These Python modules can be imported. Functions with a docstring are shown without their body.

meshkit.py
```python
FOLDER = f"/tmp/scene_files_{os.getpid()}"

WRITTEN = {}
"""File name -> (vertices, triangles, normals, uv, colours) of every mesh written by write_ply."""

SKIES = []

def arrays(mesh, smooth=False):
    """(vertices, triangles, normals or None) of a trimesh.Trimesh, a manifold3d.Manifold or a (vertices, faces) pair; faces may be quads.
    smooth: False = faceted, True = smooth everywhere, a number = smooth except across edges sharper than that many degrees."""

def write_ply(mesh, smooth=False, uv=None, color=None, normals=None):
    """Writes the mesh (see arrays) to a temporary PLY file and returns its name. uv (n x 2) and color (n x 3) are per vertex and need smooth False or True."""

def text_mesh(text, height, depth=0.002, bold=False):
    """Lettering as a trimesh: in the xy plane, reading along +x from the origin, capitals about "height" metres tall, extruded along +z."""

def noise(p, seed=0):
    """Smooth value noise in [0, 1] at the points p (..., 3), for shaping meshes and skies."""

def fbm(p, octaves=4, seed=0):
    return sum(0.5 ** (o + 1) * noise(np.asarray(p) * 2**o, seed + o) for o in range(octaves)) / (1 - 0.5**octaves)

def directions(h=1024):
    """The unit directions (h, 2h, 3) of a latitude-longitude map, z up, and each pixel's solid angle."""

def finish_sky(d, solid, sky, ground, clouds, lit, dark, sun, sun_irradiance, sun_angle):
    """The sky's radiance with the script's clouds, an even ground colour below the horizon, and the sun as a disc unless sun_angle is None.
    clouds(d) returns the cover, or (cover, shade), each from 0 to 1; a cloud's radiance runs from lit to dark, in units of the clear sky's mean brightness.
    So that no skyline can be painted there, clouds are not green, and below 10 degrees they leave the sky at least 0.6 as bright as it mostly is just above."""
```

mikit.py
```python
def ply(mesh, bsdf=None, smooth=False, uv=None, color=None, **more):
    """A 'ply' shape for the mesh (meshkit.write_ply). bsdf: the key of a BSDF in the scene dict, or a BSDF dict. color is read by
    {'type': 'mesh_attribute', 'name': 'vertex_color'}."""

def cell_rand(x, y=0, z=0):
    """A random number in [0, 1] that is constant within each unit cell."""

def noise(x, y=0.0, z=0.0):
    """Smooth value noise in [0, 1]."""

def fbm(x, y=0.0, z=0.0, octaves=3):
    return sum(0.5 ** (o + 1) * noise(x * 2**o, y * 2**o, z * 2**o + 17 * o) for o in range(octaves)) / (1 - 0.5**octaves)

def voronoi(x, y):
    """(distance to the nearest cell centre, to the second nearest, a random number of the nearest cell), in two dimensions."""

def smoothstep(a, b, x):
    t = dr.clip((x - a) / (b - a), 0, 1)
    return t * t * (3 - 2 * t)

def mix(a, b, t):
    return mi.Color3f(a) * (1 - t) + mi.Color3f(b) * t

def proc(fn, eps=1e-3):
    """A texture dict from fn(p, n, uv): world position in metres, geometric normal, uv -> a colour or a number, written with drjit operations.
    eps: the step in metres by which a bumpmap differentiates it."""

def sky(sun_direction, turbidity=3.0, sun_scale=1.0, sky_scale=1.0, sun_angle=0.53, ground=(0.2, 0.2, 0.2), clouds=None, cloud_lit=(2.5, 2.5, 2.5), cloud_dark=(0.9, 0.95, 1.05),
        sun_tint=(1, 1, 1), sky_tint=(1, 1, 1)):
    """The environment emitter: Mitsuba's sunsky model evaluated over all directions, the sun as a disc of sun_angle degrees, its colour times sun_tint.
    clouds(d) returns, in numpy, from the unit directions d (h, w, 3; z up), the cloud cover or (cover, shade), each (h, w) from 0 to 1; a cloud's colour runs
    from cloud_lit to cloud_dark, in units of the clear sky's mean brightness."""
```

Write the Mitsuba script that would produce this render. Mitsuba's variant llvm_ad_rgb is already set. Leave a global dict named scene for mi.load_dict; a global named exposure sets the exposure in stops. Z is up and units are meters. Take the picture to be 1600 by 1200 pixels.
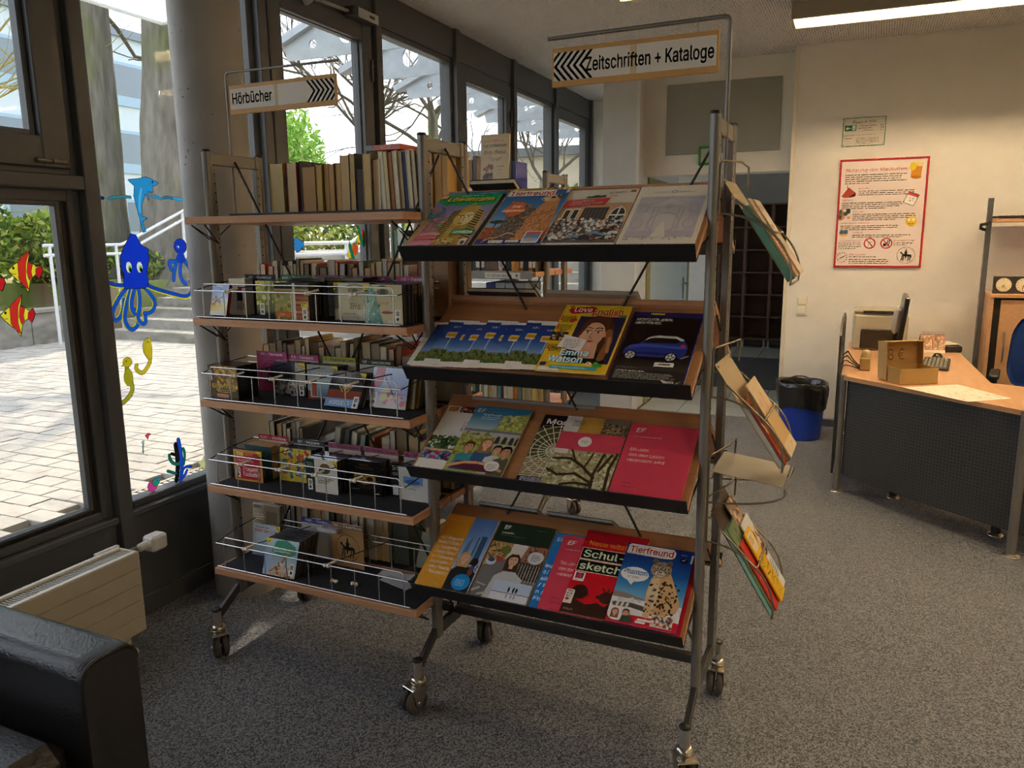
import math, random
import numpy as np
import trimesh
import drjit as dr
import mitsuba as mi
import mikit, meshkit
from mikit import proc, noise, fbm, voronoi, cell_rand, smoothstep, mix
from shapely.geometry import Polygon, Point, LineString, box as sbox

T = mi.ScalarTransform4f
scene, labels = {}, {}
PI = math.pi

# ---------------------------------------------------------------- camera, sky, lights, exposure
exposure = 2.5
EYE = np.array([2.1504, -2.1193, 1.5386])
YAW, PITCH, ROLL, FPX = 0.43158, 0.18560, -0.010075, 1211.75
_f = np.array([-math.sin(YAW) * math.cos(PITCH), math.cos(YAW) * math.cos(PITCH), -math.sin(PITCH)])
_r = np.array([math.cos(YAW), math.sin(YAW), 0.0])
_u = np.cross(_r, _f)
_up = -_r * math.sin(ROLL) + _u * math.cos(ROLL)
scene['camera'] = {'type': 'perspective', 'fov': 2 * math.degrees(math.atan(800 / FPX)), 'fov_axis': 'x', 'near_clip': 0.05, 'far_clip': 500.0,
                   'to_world': T().look_at(origin=EYE.tolist(), target=(EYE + _f).tolist(), up=_up.tolist())}
SUN_DIR = [-0.19, 0.70, 0.69]
scene['sky'] = mikit.sky(SUN_DIR, turbidity=3.2, sun_scale=0.8, sky_scale=2.1, sun_angle=0.6, ground=(0.25, 0.25, 0.23), sky_tint=(0.97, 0.99, 1.02),
                         clouds=lambda d: (np.clip(0.72 + 0.9 * (meshkit.fbm(d * np.array([3.0, 3.0, 6.0]) + 4.0, 4, seed=3) - 0.5), 0, 1), 0.10),
                         cloud_lit=(2.3, 2.35, 2.4), cloud_dark=(1.4, 1.45, 1.5))
LAMP_WARM = [34 * 1.0, 34 * 0.74, 34 * 0.44]

# ---------------------------------------------------------------- colours and materials
def lin(c):
    """sRGB '#rrggbb' -> linear."""
    if isinstance(c, str):
        c = [int(c[i:i + 2], 16) / 255 for i in (1, 3, 5)]
    c = np.asarray(c, float)
    return np.where(c <= 0.04045, c / 12.92, ((c + 0.055) / 1.055) ** 2.4)


VC = {'type': 'mesh_attribute', 'name': 'vertex_color'}
def rgb(c):
    return {'type': 'rgb', 'value': lin(c).tolist()}
def princ(base, rough=0.5, spec=0.5, **k):
    return {'type': 'twosided', 'bsdf': {'type': 'principled', 'base_color': base, 'roughness': rough, 'specular': spec, **k}}
def bump(inner, fn, scale=1.0, eps=1e-3):
    return {'type': 'twosided', 'bsdf': {'type': 'bumpmap', 'arbitrary': proc(fn, eps), 'scale': scale, 'bsdf': inner['bsdf']}}


def f_carpet(p, n, uv):
    a = noise(p.x * 330, p.y * 330, 3.0)
    b = noise(p.x * 190 + 7, p.y * 190, 9.0)
    big = fbm(p.x * 1.3, p.y * 1.3, 2.0)
    t = smoothstep(0.25, 0.75, 0.6 * a + 0.4 * b)
    c = mix((0.05, 0.056, 0.068), (0.245, 0.255, 0.27), t)
    seam = dr.select(dr.abs(p.y + 0.46 * p.x + 0.42) < 0.0016, 0.72, 1.0)
    return c * (0.9 + 0.2 * big) * seam
def f_felt(p, n, uv):
    return mix((0.012, 0.013, 0.016), (0.05, 0.053, 0.06), fbm(p.x * 260, p.y * 260, p.z * 50))
def f_beech(p, n, uv):
    g = fbm(p.x * 5, p.y * 90, p.z * 90, 3)
    h = noise(p.x * 26, p.y * 240, p.z * 240)
    fleck = smoothstep(0.72, 0.9, h) * 0.35
    return mix((0.46, 0.225, 0.115), (0.60, 0.33, 0.185), g) * (1 - fleck * 0.5)
def f_beech_shaded(p, n, uv):  # same beech, with the shade on the trays put into its colour
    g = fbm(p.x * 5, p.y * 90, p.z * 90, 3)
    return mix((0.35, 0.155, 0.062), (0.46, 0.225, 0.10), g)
def f_desk(p, n, uv):
    g = fbm(p.x * 40, p.y * 3.2, p.z * 60, 3)
    return mix((0.55, 0.29, 0.135), (0.66, 0.38, 0.20), g)
def f_ceiling(p, n, uv):
    s = 0.0166
    x, y = p.x / s, p.y / s
    dx, dy = x - dr.floor(x) - 0.5, y - dr.floor(y) - 0.5
    hole = smoothstep(0.30, 0.24, dr.sqrt(dx * dx + dy * dy))
    return mix((0.56, 0.55, 0.52), (0.07, 0.07, 0.068), hole)
def f_concrete(p, n, uv):
    a = fbm(p.x * 6, p.y * 6, p.z * 3, 3)
    b = noise(p.x * 3, p.y * 3, p.z * 14)
    pit = smoothstep(0.86, 0.90, noise(p.x * 75, p.y * 75, p.z * 75)) * smoothstep(0.55, 0.68, noise(p.x * 9, p.y * 9, p.z * 9))
    return mix((0.30, 0.285, 0.26), (0.44, 0.425, 0.395), 0.7 * a + 0.3 * b) * (1 - 0.55 * pit)
def f_wall(p, n, uv):
    return mix((0.70, 0.67, 0.60), (0.75, 0.72, 0.655), fbm(p.x * 14, p.y * 14, p.z * 14))
def f_wall_grey(p, n, uv):
    return mix((0.50, 0.50, 0.48), (0.56, 0.56, 0.54), fbm(p.x * 9, p.y * 9, p.z * 9))
def f_paver(p, n, uv):
    c = cell_rand(dr.floor(p.x * 4.17), dr.floor(p.y * 6.25), 4)
    a = fbm(p.x * 22, p.y * 22, p.z * 22, 3)
    return mix((0.27, 0.26, 0.235), (0.43, 0.41, 0.365), 0.6 * a + 0.4 * c)
def f_bark(p, n, uv):
    r = fbm(p.x * 16, p.y * 16, p.z * 2.2, 3)
    moss = smoothstep(0.45, 0.7, fbm(p.x * 1.7, p.y * 1.7, p.z * 0.8, 3))
    return mix(mix((0.085, 0.08, 0.065), (0.25, 0.235, 0.20), r), mix((0.07, 0.085, 0.03), (0.19, 0.20, 0.09), r), moss * 0.8)
def f_bark_h(p, n, uv):
    return fbm(p.x * 16, p.y * 16, p.z * 2.2, 3)
def f_soil(p, n, uv):
    a = fbm(p.x * 5, p.y * 5, 1.0, 4)
    g = smoothstep(0.4, 0.6, fbm(p.x * 1.5, p.y * 1.5, 7.0, 3))
    return mix(mix((0.16, 0.12, 0.08), (0.34, 0.27, 0.18), a), mix((0.12, 0.17, 0.04), (0.26, 0.32, 0.10), a), g)
def f_stone(p, n, uv):
    a = fbm(p.x * 9, p.y * 9, p.z * 9, 4)
    w = smoothstep(0.45, 0.7, fbm(p.x * 2, p.y * 2, p.z * 5, 3))
    return mix(mix((0.20, 0.19, 0.165), (0.38, 0.36, 0.32), a), (0.12, 0.125, 0.08), 0.5 * w)
def f_mat(p, n, uv):
    x = (p.x + 0.45 * p.y) / 0.05
    t = smoothstep(0.3, 0.42, dr.abs(x - dr.floor(x) - 0.5))
    return mix((0.055, 0.065, 0.08), (0.13, 0.145, 0.165), t) * (0.7 + 0.6 * noise(p.x * 160, p.y * 160, 1.0))
def f_beige(p, n, uv):
    a = fbm(p.x * 0.6, p.y * 0.6, p.z * 1.1, 3)
    return mix((0.42, 0.36, 0.26), (0.62, 0.55, 0.43), a)
def f_steel_h(p, n, uv):
    return fbm(p.x * 5, p.y * 5, p.z * 5, 2)
def f_galv(p, n, uv):
    return mix((0.34, 0.39, 0.44), (0.48, 0.53, 0.57), fbm(p.x * 12, p.y * 12, p.z * 12, 3))
def f_leather_h(p, n, uv):
    return fbm(p.x * 220, p.y * 220, p.z * 220, 2)


MATS = {
    'm_paint': princ(VC, 0.5, 0.4), 'm_gloss': princ(VC, 0.22, 0.5), 'm_matte': {'type': 'twosided', 'bsdf': {'type': 'diffuse', 'reflectance': VC}},
    'm_plastic': princ(VC, 0.12, 0.6, clearcoat=0.5, clearcoat_gloss=0.9),
    'm_rack': princ(rgb('#7d7a76'), 0.36, 0.5, metallic=0.45), 'm_rackdark': princ(rgb('#3e3d3c'), 0.4, 0.5, metallic=0.3),
    'm_black': princ(rgb('#161618'), 0.42, 0.45), 'm_rubber': princ(rgb('#4a4643'), 0.6, 0.3),
    'm_chrome': princ(rgb('#cfc9bd'), 0.2, 0.5, metallic=1.0), 'm_wire': princ(rgb('#d9dbdd'), 0.25, 0.5, metallic=0.9), 'm_nickel': princ(rgb('#8f8573'), 0.32, 0.5, metallic=0.8),
    'm_frame': princ(rgb('#4c4f52'), 0.38, 0.5), 'm_frameside': princ(rgb('#4c4f52'), 0.38, 0.5),
    'm_carpet': princ(proc(f_carpet), 0.95, 0.1), 'm_felt': princ(proc(f_felt), 0.95, 0.1),
    'm_beech': princ(proc(f_beech), 0.42, 0.4), 'm_beech_shaded': princ(proc(f_beech_shaded), 0.4, 0.4), 'm_desk': princ(proc(f_desk), 0.35, 0.45),
    'm_ceiling': princ(proc(f_ceiling), 0.9, 0.1), 'm_concrete': princ(proc(f_concrete), 0.55, 0.3), 'm_wall': princ(proc(f_wall), 0.85, 0.2),
    'm_wallgrey': princ(proc(f_wall_grey), 0.8, 0.2), 'm_paver': princ(proc(f_paver), 0.85, 0.2), 'm_stone': princ(proc(f_stone), 0.9, 0.1),
    'm_bark': bump(princ(proc(f_bark), 0.9, 0.1), f_bark_h, 0.03, 4e-3), 'm_soil': princ(proc(f_soil), 0.95, 0.1), 'm_mat': princ(proc(f_mat), 0.95, 0.1),
    'm_beige': princ(proc(f_beige), 0.9, 0.1), 'm_galv': princ(proc(f_galv), 0.45, 0.4, metallic=0.3),
    'm_leather': bump(princ(rgb('#1b1b1d'), 0.34, 0.55), f_leather_h, 0.0012, 1e-3),
    'm_perf': princ(rgb('#34383c'), 0.45, 0.45),
    'm_glass': {'type': 'thindielectric', 'int_ior': 1.5}, 'm_clear': {'type': 'thindielectric', 'int_ior': 1.45},
    'm_leaf': {'type': 'principledthin', 'base_color': VC, 'roughness': 0.55, 'diff_trans': 1.0}, 'm_sticker': {'type': 'principledthin', 'base_color': VC, 'roughness': 0.4, 'diff_trans': 1.1},
}
scene.update(MATS)

# ---------------------------------------------------------------- mesh building
def rz(a):
    c, s = math.cos(a), math.sin(a)
    m = np.eye(4); m[:2, :2] = [[c, -s], [s, c]]
    return m
def rx(a):
    c, s = math.cos(a), math.sin(a)
    m = np.eye(4); m[1:3, 1:3] = [[c, -s], [s, c]]
    return m
def ry(a):
    c, s = math.cos(a), math.sin(a)
    m = np.eye(4); m[0, 0] = c; m[0, 2] = s; m[2, 0] = -s; m[2, 2] = c
    return m
def tr(x, y, z):
    m = np.eye(4); m[:3, 3] = (x, y, z)
    return m
def frame(o, ex, ey):
    ex, ey = (np.asarray(v, float) / np.linalg.norm(v) for v in (ex, ey))
    m = np.eye(4); m[:3, 0] = ex; m[:3, 1] = ey; m[:3, 2] = np.cross(ex, ey); m[:3, 3] = o
    return m


PSI = 0.0272
ROOM = rz(PSI)                       # room axes (u along the back wall, v along the window wall) -> world
_t = [(sx, sy, sz, a) for sx in (-1, 1) for sy in (-1, 1) for sz in (-1, 1) for a in range(3)]
_p = np.array([[s * (1.0 if i == a else 0.7) for i, s in enumerate(t[:3])] for t in _t for a in [t[3]]])
_h = trimesh.convex.convex_hull(_p, qhull_options='QbB Pp Qt')
_map = [int(np.argmin(np.linalg.norm(_p - q, axis=1))) for q in _h.vertices]
CHF = np.array([[_map[i] for i in f] for f in _h.faces])
_GL = {}


def glyphs(s, bold):
    if (s, bold) not in _GL:
        m = meshkit.text_mesh(s, 1.0, 0.02, bold)
        k = m.face_normals[:, 2] > 0.9
        f = m.faces[k]
        u, inv = np.unique(f, return_inverse=True)
        v = m.vertices[u].copy(); v[:, 2] = 0
        _GL[(s, bold)] = (v, inv.reshape(-1, 3))
    return _GL[(s, bold)]


class MB:
    def __init__(s, M=None):
        s.V, s.F, s.C, s.n, s.M = [], [], [], 0, (np.eye(4) if M is None else np.asarray(M, float))
    def raw(s, v, f, col='#808080'):
        v = np.asarray(v, float).reshape(-1, 3); f = np.asarray(f, int)
        if f.shape[1] == 4:
            f = np.vstack([f[:, [0, 1, 2]], f[:, [0, 2, 3]]])
        c = col if isinstance(col, np.ndarray) and col.ndim == 2 else np.tile(lin(col), (len(v), 1))
        s.V.append(v @ s.M[:3, :3].T + s.M[:3, 3]); s.F.append(f + s.n); s.C.append(c); s.n += len(v)
        return s
    def box(s, a, b, col='#808080', ch=0.0):
        a, b = np.minimum(a, b).astype(float), np.maximum(a, b).astype(float)
        m, h = (a + b) / 2, (b - a) / 2
        if ch <= 0:
            q = [[(-1, -1), (1, -1), (1, 1), (-1, 1)]] * 3
            V, F = [], []
            for ax in range(3):
                for sg in (-1, 1):
                    o = [(ax + 1) % 3, (ax + 2) % 3]
                    pts = q[ax] if sg > 0 else q[ax][::-1]
                    k = len(V)
                    for x, y in pts:
                        p = np.zeros(3); p[ax], p[o[0]], p[o[1]] = sg, x, y
                        V.append(m + p * h)
                    F.append([k, k + 1, k + 2, k + 3])
            return s.raw(V, F, col)
        ch = min(ch, 0.49 * min(h) * 2)
        P = np.array([[t[i] * (h[i] if i == t[3] else h[i] - ch) for i in range(3)] for t in _t]) + m
        return s.raw(P[CHF].reshape(-1, 3), np.arange(len(CHF) * 3).reshape(-1, 3), col)
    def tube(s, pts, r, col='#808080', n=8, cap=True, closed=False):
        p = np.asarray(pts, float)
        if closed:
            p = np.vstack([p, p[:1]])
        k = len(p); r = np.broadcast_to(np.asarray(r, float), (k,))
        t = np.zeros_like(p)
        t[1:-1] = p[2:] - p[:-2]; t[0] = p[1] - p[0]; t[-1] = p[-1] - p[-2]
        if closed:
            t[0] = t[-1] = p[1] - p[-2]
        t /= np.linalg.norm(t, axis=1, keepdims=True) + 1e-12
        a = np.cross(t[0], [0, 0, 1.0] if abs(t[0][2]) < 0.9 else [1.0, 0, 0]); a /= np.linalg.norm(a)
        an = np.arange(n) * 2 * PI / n; V = []
        for i in range(k):
            a = a - t[i] * (a @ t[i]); a /= np.linalg.norm(a) + 1e-12
            b = np.cross(t[i], a)
            V.append(p[i] + r[i] * (np.cos(an)[:, None] * a + np.sin(an)[:, None] * b))
        V = np.array(V); F = []
        for i in range(k - 1):
            for j in range(n):
                F.append([i * n + j, i * n + (j + 1) % n, (i + 1) * n + (j + 1) % n, (i + 1) * n + j])
        s.raw(V.reshape(-1, 3), F, col)
        if cap and not closed:
            for e, rev in ((0, True), (k - 1, False)):
                o = list(range(n)); o = o[::-1] if rev else o
                s.raw(V[e][o], [[0, i, i + 1] for i in range(1, n - 1)], col)
        return s
    def bar(s, p0, p1, w, h, col='#808080', ch=0.0, side=(0, 0, 1)):
        """A rectangular bar from p0 to p1, h along 'side', w across."""
        p0, p1 = np.asarray(p0, float), np.asarray(p1, float)
        L = np.linalg.norm(p1 - p0); d = (p1 - p0) / L
        z = np.asarray(side, float); z = z - d * (z @ d); z /= np.linalg.norm(z)
        M0 = s.M; m = np.eye(4); m[:3, 0] = d; m[:3, 1] = np.cross(z, d); m[:3, 2] = z; m[:3, 3] = p0
        s.M = M0 @ m
        s.box((0, -w / 2, -h / 2), (L, w / 2, h / 2), col, ch); s.M = M0
        return s
    def lathe(s, prof, o=(0, 0, 0), col='#808080', n=24):
        prof = np.asarray(prof, float); an = np.arange(n) * 2 * PI / n
        V = np.stack([prof[:, :1] * np.cos(an), prof[:, :1] * np.sin(an), np.repeat(prof[:, 1:], n, 1)], -1) + np.asarray(o, float)
        F = [[i * n + j, i * n + (j + 1) % n, (i + 1) * n + (j + 1) % n, (i + 1) * n + j] for i in range(len(prof) - 1)
             if np.linalg.norm(prof[i] - prof[i + 1]) > 1e-9 for j in range(n)]
        return s.raw(V.reshape(-1, 3), F, col)
    def poly(s, g, z=0.0, col='#808080'):
        g = Polygon(g).buffer(0) if not hasattr(g, 'geom_type') else g
        for q in getattr(g, 'geoms', [g]):
            if q.geom_type == 'Polygon' and q.area > 1e-10:
                v, f = trimesh.creation.triangulate_polygon(q, engine='earcut')
                s.raw(np.column_stack([v, np.full(len(v), z)]), f, col)
        return s
    def prism(s, g, z0, z1, col='#808080'):
        g = Polygon(g).buffer(0) if not hasattr(g, 'geom_type') else g
        for q in getattr(g, 'geoms', [g]):
            v, f = trimesh.creation.triangulate_polygon(q, engine='earcut')
            s.raw(np.column_stack([v, np.full(len(v), z1)]), f, col); s.raw(np.column_stack([v, np.full(len(v), z0)]), np.asarray(f)[:, ::-1], col)
            for ring in [q.exterior] + list(q.interiors):
                c = np.array(ring.coords)[:-1]; e = np.roll(c, -1, 0); k = len(c)
                V = np.stack([np.column_stack([c, np.full(k, z0)]), np.column_stack([e, np.full(k, z0)]), np.column_stack([e, np.full(k, z1)]), np.column_stack([c, np.full(k, z1)])], 1)
                s.raw(V.reshape(-1, 3), np.arange(4 * k).reshape(-1, 4), col)
        return s
    def text(s, t, x, y, z, h, col='#000000', w=None, bold=False, shear=0.0, align='l'):
        v, f = glyphs(t, bold); v = v * h
        if w:
            v = v * [w / max(v[:, 0].max(), 1e-9), 1, 1]
        v = v + np.outer(v[:, 1], [shear, 0, 0])
        dx = {'l': 0, 'c': -(v[:, 0].min() + v[:, 0].max()) / 2, 'r': -v[:, 0].max()}[align]
        return s.raw(v + [x + dx, y, z], f, col)
    def done(s):
        return np.vstack(s.V), np.vstack(s.F), np.vstack(s.C)


def numbered(key):
    if key not in scene and key not in labels and key not in _USED:
        _USED.add(key); return key
    i = 1
    while f'{key}_{i:03d}' in _USED or f'{key}_{i:03d}' in scene:
        i += 1
    k = f'{key}_{i:03d}'; _USED.add(k)
    return k


_USED = set()
ORD = ['first', 'second', 'third', 'fourth', 'fifth', 'sixth', 'seventh', 'eighth', 'ninth', 'tenth', 'eleventh', 'twelfth', 'thirteenth', 'fourteenth', 'fifteenth', 'sixteenth',
       'seventeenth', 'eighteenth', 'nineteenth', 'twentieth'] + [f'twenty-{x}' for x in ('first', 'second', 'third', 'fourth', 'fifth', 'sixth', 'seventh', 'eighth', 'ninth')] + ['thirtieth'] + [f'thirty-{x}' for x in ('first', 'second', 'third', 'fourth', 'fifth', 'sixth')]


def thing(name, label=None, cat=None, group=None, kind=None):
    k = numbered(name)
    d = {}
    if label: d['label'] = label
    if cat: d['category'] = cat
    if group: d['group'] = group
    if kind: d['kind'] = kind
    labels[k] = d
    return k


def put(parent, name, mb, mat, label=None, kind=None, smooth=True, to=None, **more):
    """A mesh as a part of parent (or, without a name, as the whole thing)."""
    if isinstance(mb, dict):
        sh = dict(mb)
    else:
        v, f, c = mb.done()
        sh = mikit.ply((v, f), mat, smooth=smooth, color=c, **more)
    if to is not None:
        sh = {**sh, 'to_world': T(to)}
    k = numbered(f'{parent}__{name}') if name else parent
    scene[k] = sh
    if label or kind:
        labels.setdefault(k, {}).update({a: b for a, b in (('label', label), ('kind', kind)) if b})
    return k


def arc(c, r, a0, a1, n, ex, ey):
    return [np.asarray(c, float) + r * (math.cos(a) * np.asarray(ex, float) + math.sin(a) * np.asarray(ey, float)) for a in np.linspace(a0, a1, n)]

# ================================================================ the room
def RB():
    return MB(ROOM)


CEIL = 2.97
put(thing('floor', 'blue-grey flecked carpet floor of the reading room', kind='structure'), None, RB().box((-0.56, -6.0, -0.06), (6.4, 4.62, 0.0)), 'm_carpet')
put(thing('ceiling', 'white perforated panel ceiling', kind='structure'), None, RB().box((-0.62, -6.0, CEIL), (6.4, 4.73, CEIL + 0.08)), 'm_ceiling')
fc = thing('floor_corridor', 'grey tiled floor of the corridor behind the reading room', kind='structure')
put(fc, 'screed', RB().box((-0.6, 4.62, -0.06), (6.4, 9.6, -0.008), '#6b6e6e'), 'm_matte')
TS = 0.34
tile = mikit.ply(MB().box((0, 0, -0.008), (TS - 0.008, TS - 0.008, 0.0), '#a9b1b3', 0.002).done()[:2], 'm_paint', smooth=True, color=np.tile(lin('#a7adae'), (132, 1)))
for i in range(5):
    for j in range(13):
        put(fc, 'tile', tile, None, to=ROOM @ tr(0.44 + i * TS, 4.64 + j * TS, 0))
put(fc, 'tiles_beyond', RB().box((-0.6, 9.08, -0.01), (6.4, 9.6, 0), '#a7adae').box((2.15, 4.62, -0.01), (6.4, 9.08, 0), '#a7adae'), 'm_paint')
put(thing('entrance_mat', 'ribbed dark grey entrance mat on the corridor tiles', 'mat'), None, RB().box((0.5, 5.95, 0.0005), (2.4, 8.05, 0.012), ch=0.004), 'm_mat')

put(thing('wall_back', 'cream painted wall with the notice board', kind='structure'), None, RB().box((1.66, 4.516, 0), (6.4, 4.72, CEIL)), 'm_wall')
put(thing('trim_1', 'cream corner strip at the end of the back wall', kind='structure'), None, RB().box((1.635, 4.508, 0), (1.665, 4.73, CEIL), '#d8cfbc', 0.003), 'm_paint')
put(thing('baseboard_back', 'dark grey baseboard along the back wall', kind='structure'), None, RB().box((1.665, 4.506, 0), (6.4, 4.5165, 0.06), '#55585a', 0.002).box((1.665, 4.506, 0.06), (6.4, 4.5155, 0.072), '#b9b6ae'), 'm_paint')
put(thing('wall_pier', 'light grey wall pier beside the corridor opening', kind='structure'), None, RB().box((0.10, 4.52, 0), (0.415, 6.25, CEIL)), 'm_wallgrey')
put(thing('trim_2', 'pale edge strip on the grey pier', kind='structure'), None, RB().box((0.395, 4.51, 0), (0.425, 4.60, CEIL), '#cfccc4', 0.003), 'm_paint')
put(thing('wall_pier_end', 'white wall end beside the last window', kind='structure'), None, RB().box((-0.62, 6.15, 0), (0.10, 6.3, CEIL)), 'm_wall')
put(thing('wall_corridor_left', 'cream wall on the left side of the corridor', kind='structure'), None, RB().box((0.30, 6.25, 0), (0.415, 9.5, CEIL)), 'm_wall')
put(thing('wall_corridor_header', 'cream header wall above the corridor opening', kind='structure'), None,
    RB().box((0.415, 4.73, 2.06), (6.4, 4.95, CEIL + 0.05)).box((0.415, 4.722, 2.06), (6.4, 4.73, 2.16)), 'm_wall')
put(thing('wall_corridor_end', 'grey end wall of the corridor', kind='structure'), None, RB().box((0.3, 9.42, 0), (6.4, 9.55, CEIL)), 'm_wallgrey')
put(thing('wall_corridor_right', 'white wall on the right side of the corridor, with an added gap for daylight', kind='structure'), None, RB().box((2.9, 4.73, 0), (3.0, 9.5, 0.9)).box((2.9, 4.73, 2.3), (3.0, 9.5, CEIL)), 'm_wall')  # unseen wall, its middle left open to let daylight into the corridor
put(thing('ceiling_corridor', 'white ceiling of the corridor', kind='structure'), None, RB().box((0.3, 4.95, 2.62), (3.0, 9.5, 2.7), '#c9c8c2'), 'm_matte')
put(thing('wall_right', 'cream wall on the right side of the room', kind='structure'), None, RB().box((6.4, -6.0, 0), (6.5, 4.72, CEIL)), 'm_wall')
put(thing('wall_front', 'cream wall behind the viewer', kind='structure'), None, RB().box((-0.62, -6.1, 0), (6.5, -6.0, CEIL)), 'm_wall')
dk = thing('door_corridor', 'pale grey-green corridor door with olive frame', kind='structure')
put(dk, 'frame', RB().box((0.41, 4.86, 0), (0.435, 4.97, 2.05), '#8c8455', 0.003).box((0.41, 6.80, 0), (0.435, 6.9, 2.05), '#8c8455', 0.003).box((0.41, 4.86, 1.98), (0.435, 6.9, 2.06), '#8c8455'), 'm_paint')
dl = put(dk, 'leaf', RB().box((0.40, 4.97, 0.01), (0.43, 6.80, 1.98), '#b3bdb9', 0.002), 'm_paint')
put(dl, 'handle', RB().box((0.43, 6.54, 0.86), (0.437, 6.59, 1.10)).tube([(0.436, 6.565, 1.03), (0.48, 6.565, 1.03), (0.485, 6.55, 1.03), (0.485, 6.44, 1.03)], 0.010), 'm_chrome')
put(thing('wall_panel', 'grey ventilation panel high on the corridor header', 'wall panel'), None, RB().box((0.60, 4.722, 2.225), (1.53, 4.7299, 2.80), '#8f9089', 0.002), 'm_paint')
ex = thing('exit_sign', 'green framed hanging sign behind the right end of the rack', 'sign')
put(ex, 'frame', RB().box((0.885, 4.70, 2.13), (1.035, 4.72, 2.15), '#1f7a3c').box((0.885, 4.70, 2.265), (1.035, 4.72, 2.285), '#1f7a3c').box((0.885, 4.70, 2.15), (0.90, 4.72, 2.265), '#1f7a3c').box((1.02, 4.70, 2.15), (1.035, 4.72, 2.265), '#1f7a3c'), 'm_paint')
put(ex, 'plate', RB().box((0.90, 4.708, 2.15), (1.02, 4.7215, 2.265), '#a9a895'), 'm_paint')

# cubby shelf in the corridor
cb = thing('cubby_shelf', 'dark brown cubby shelf on white legs at the corridor end', 'shelf')
u0, v0, cw, chh, nc, nr = -0.0 + 0.44, 9.0, 0.345, 0.305, 5, 6
put(cb, 'back_panel', RB().box((u0, v0 + 0.36, 0.13), (u0 + nc * cw, v0 + 0.375, 0.13 + nr * chh), '#745a4c'), 'm_paint')
for i in range(nr + 1):
    put(cb, 'board', RB().box((u0, v0, 0.12 + i * chh), (u0 + nc * cw + 0.02, v0 + 0.36, 0.138 + i * chh), '#745a4c'), 'm_paint')
for i in range(nc + 1):
    put(cb, 'upright', RB().box((u0 + i * cw, v0 + 0.002, 0.138), (u0 + i * cw + 0.03, v0 + 0.36, 0.12 + nr * chh), '#745a4c'), 'm_paint')
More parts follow.
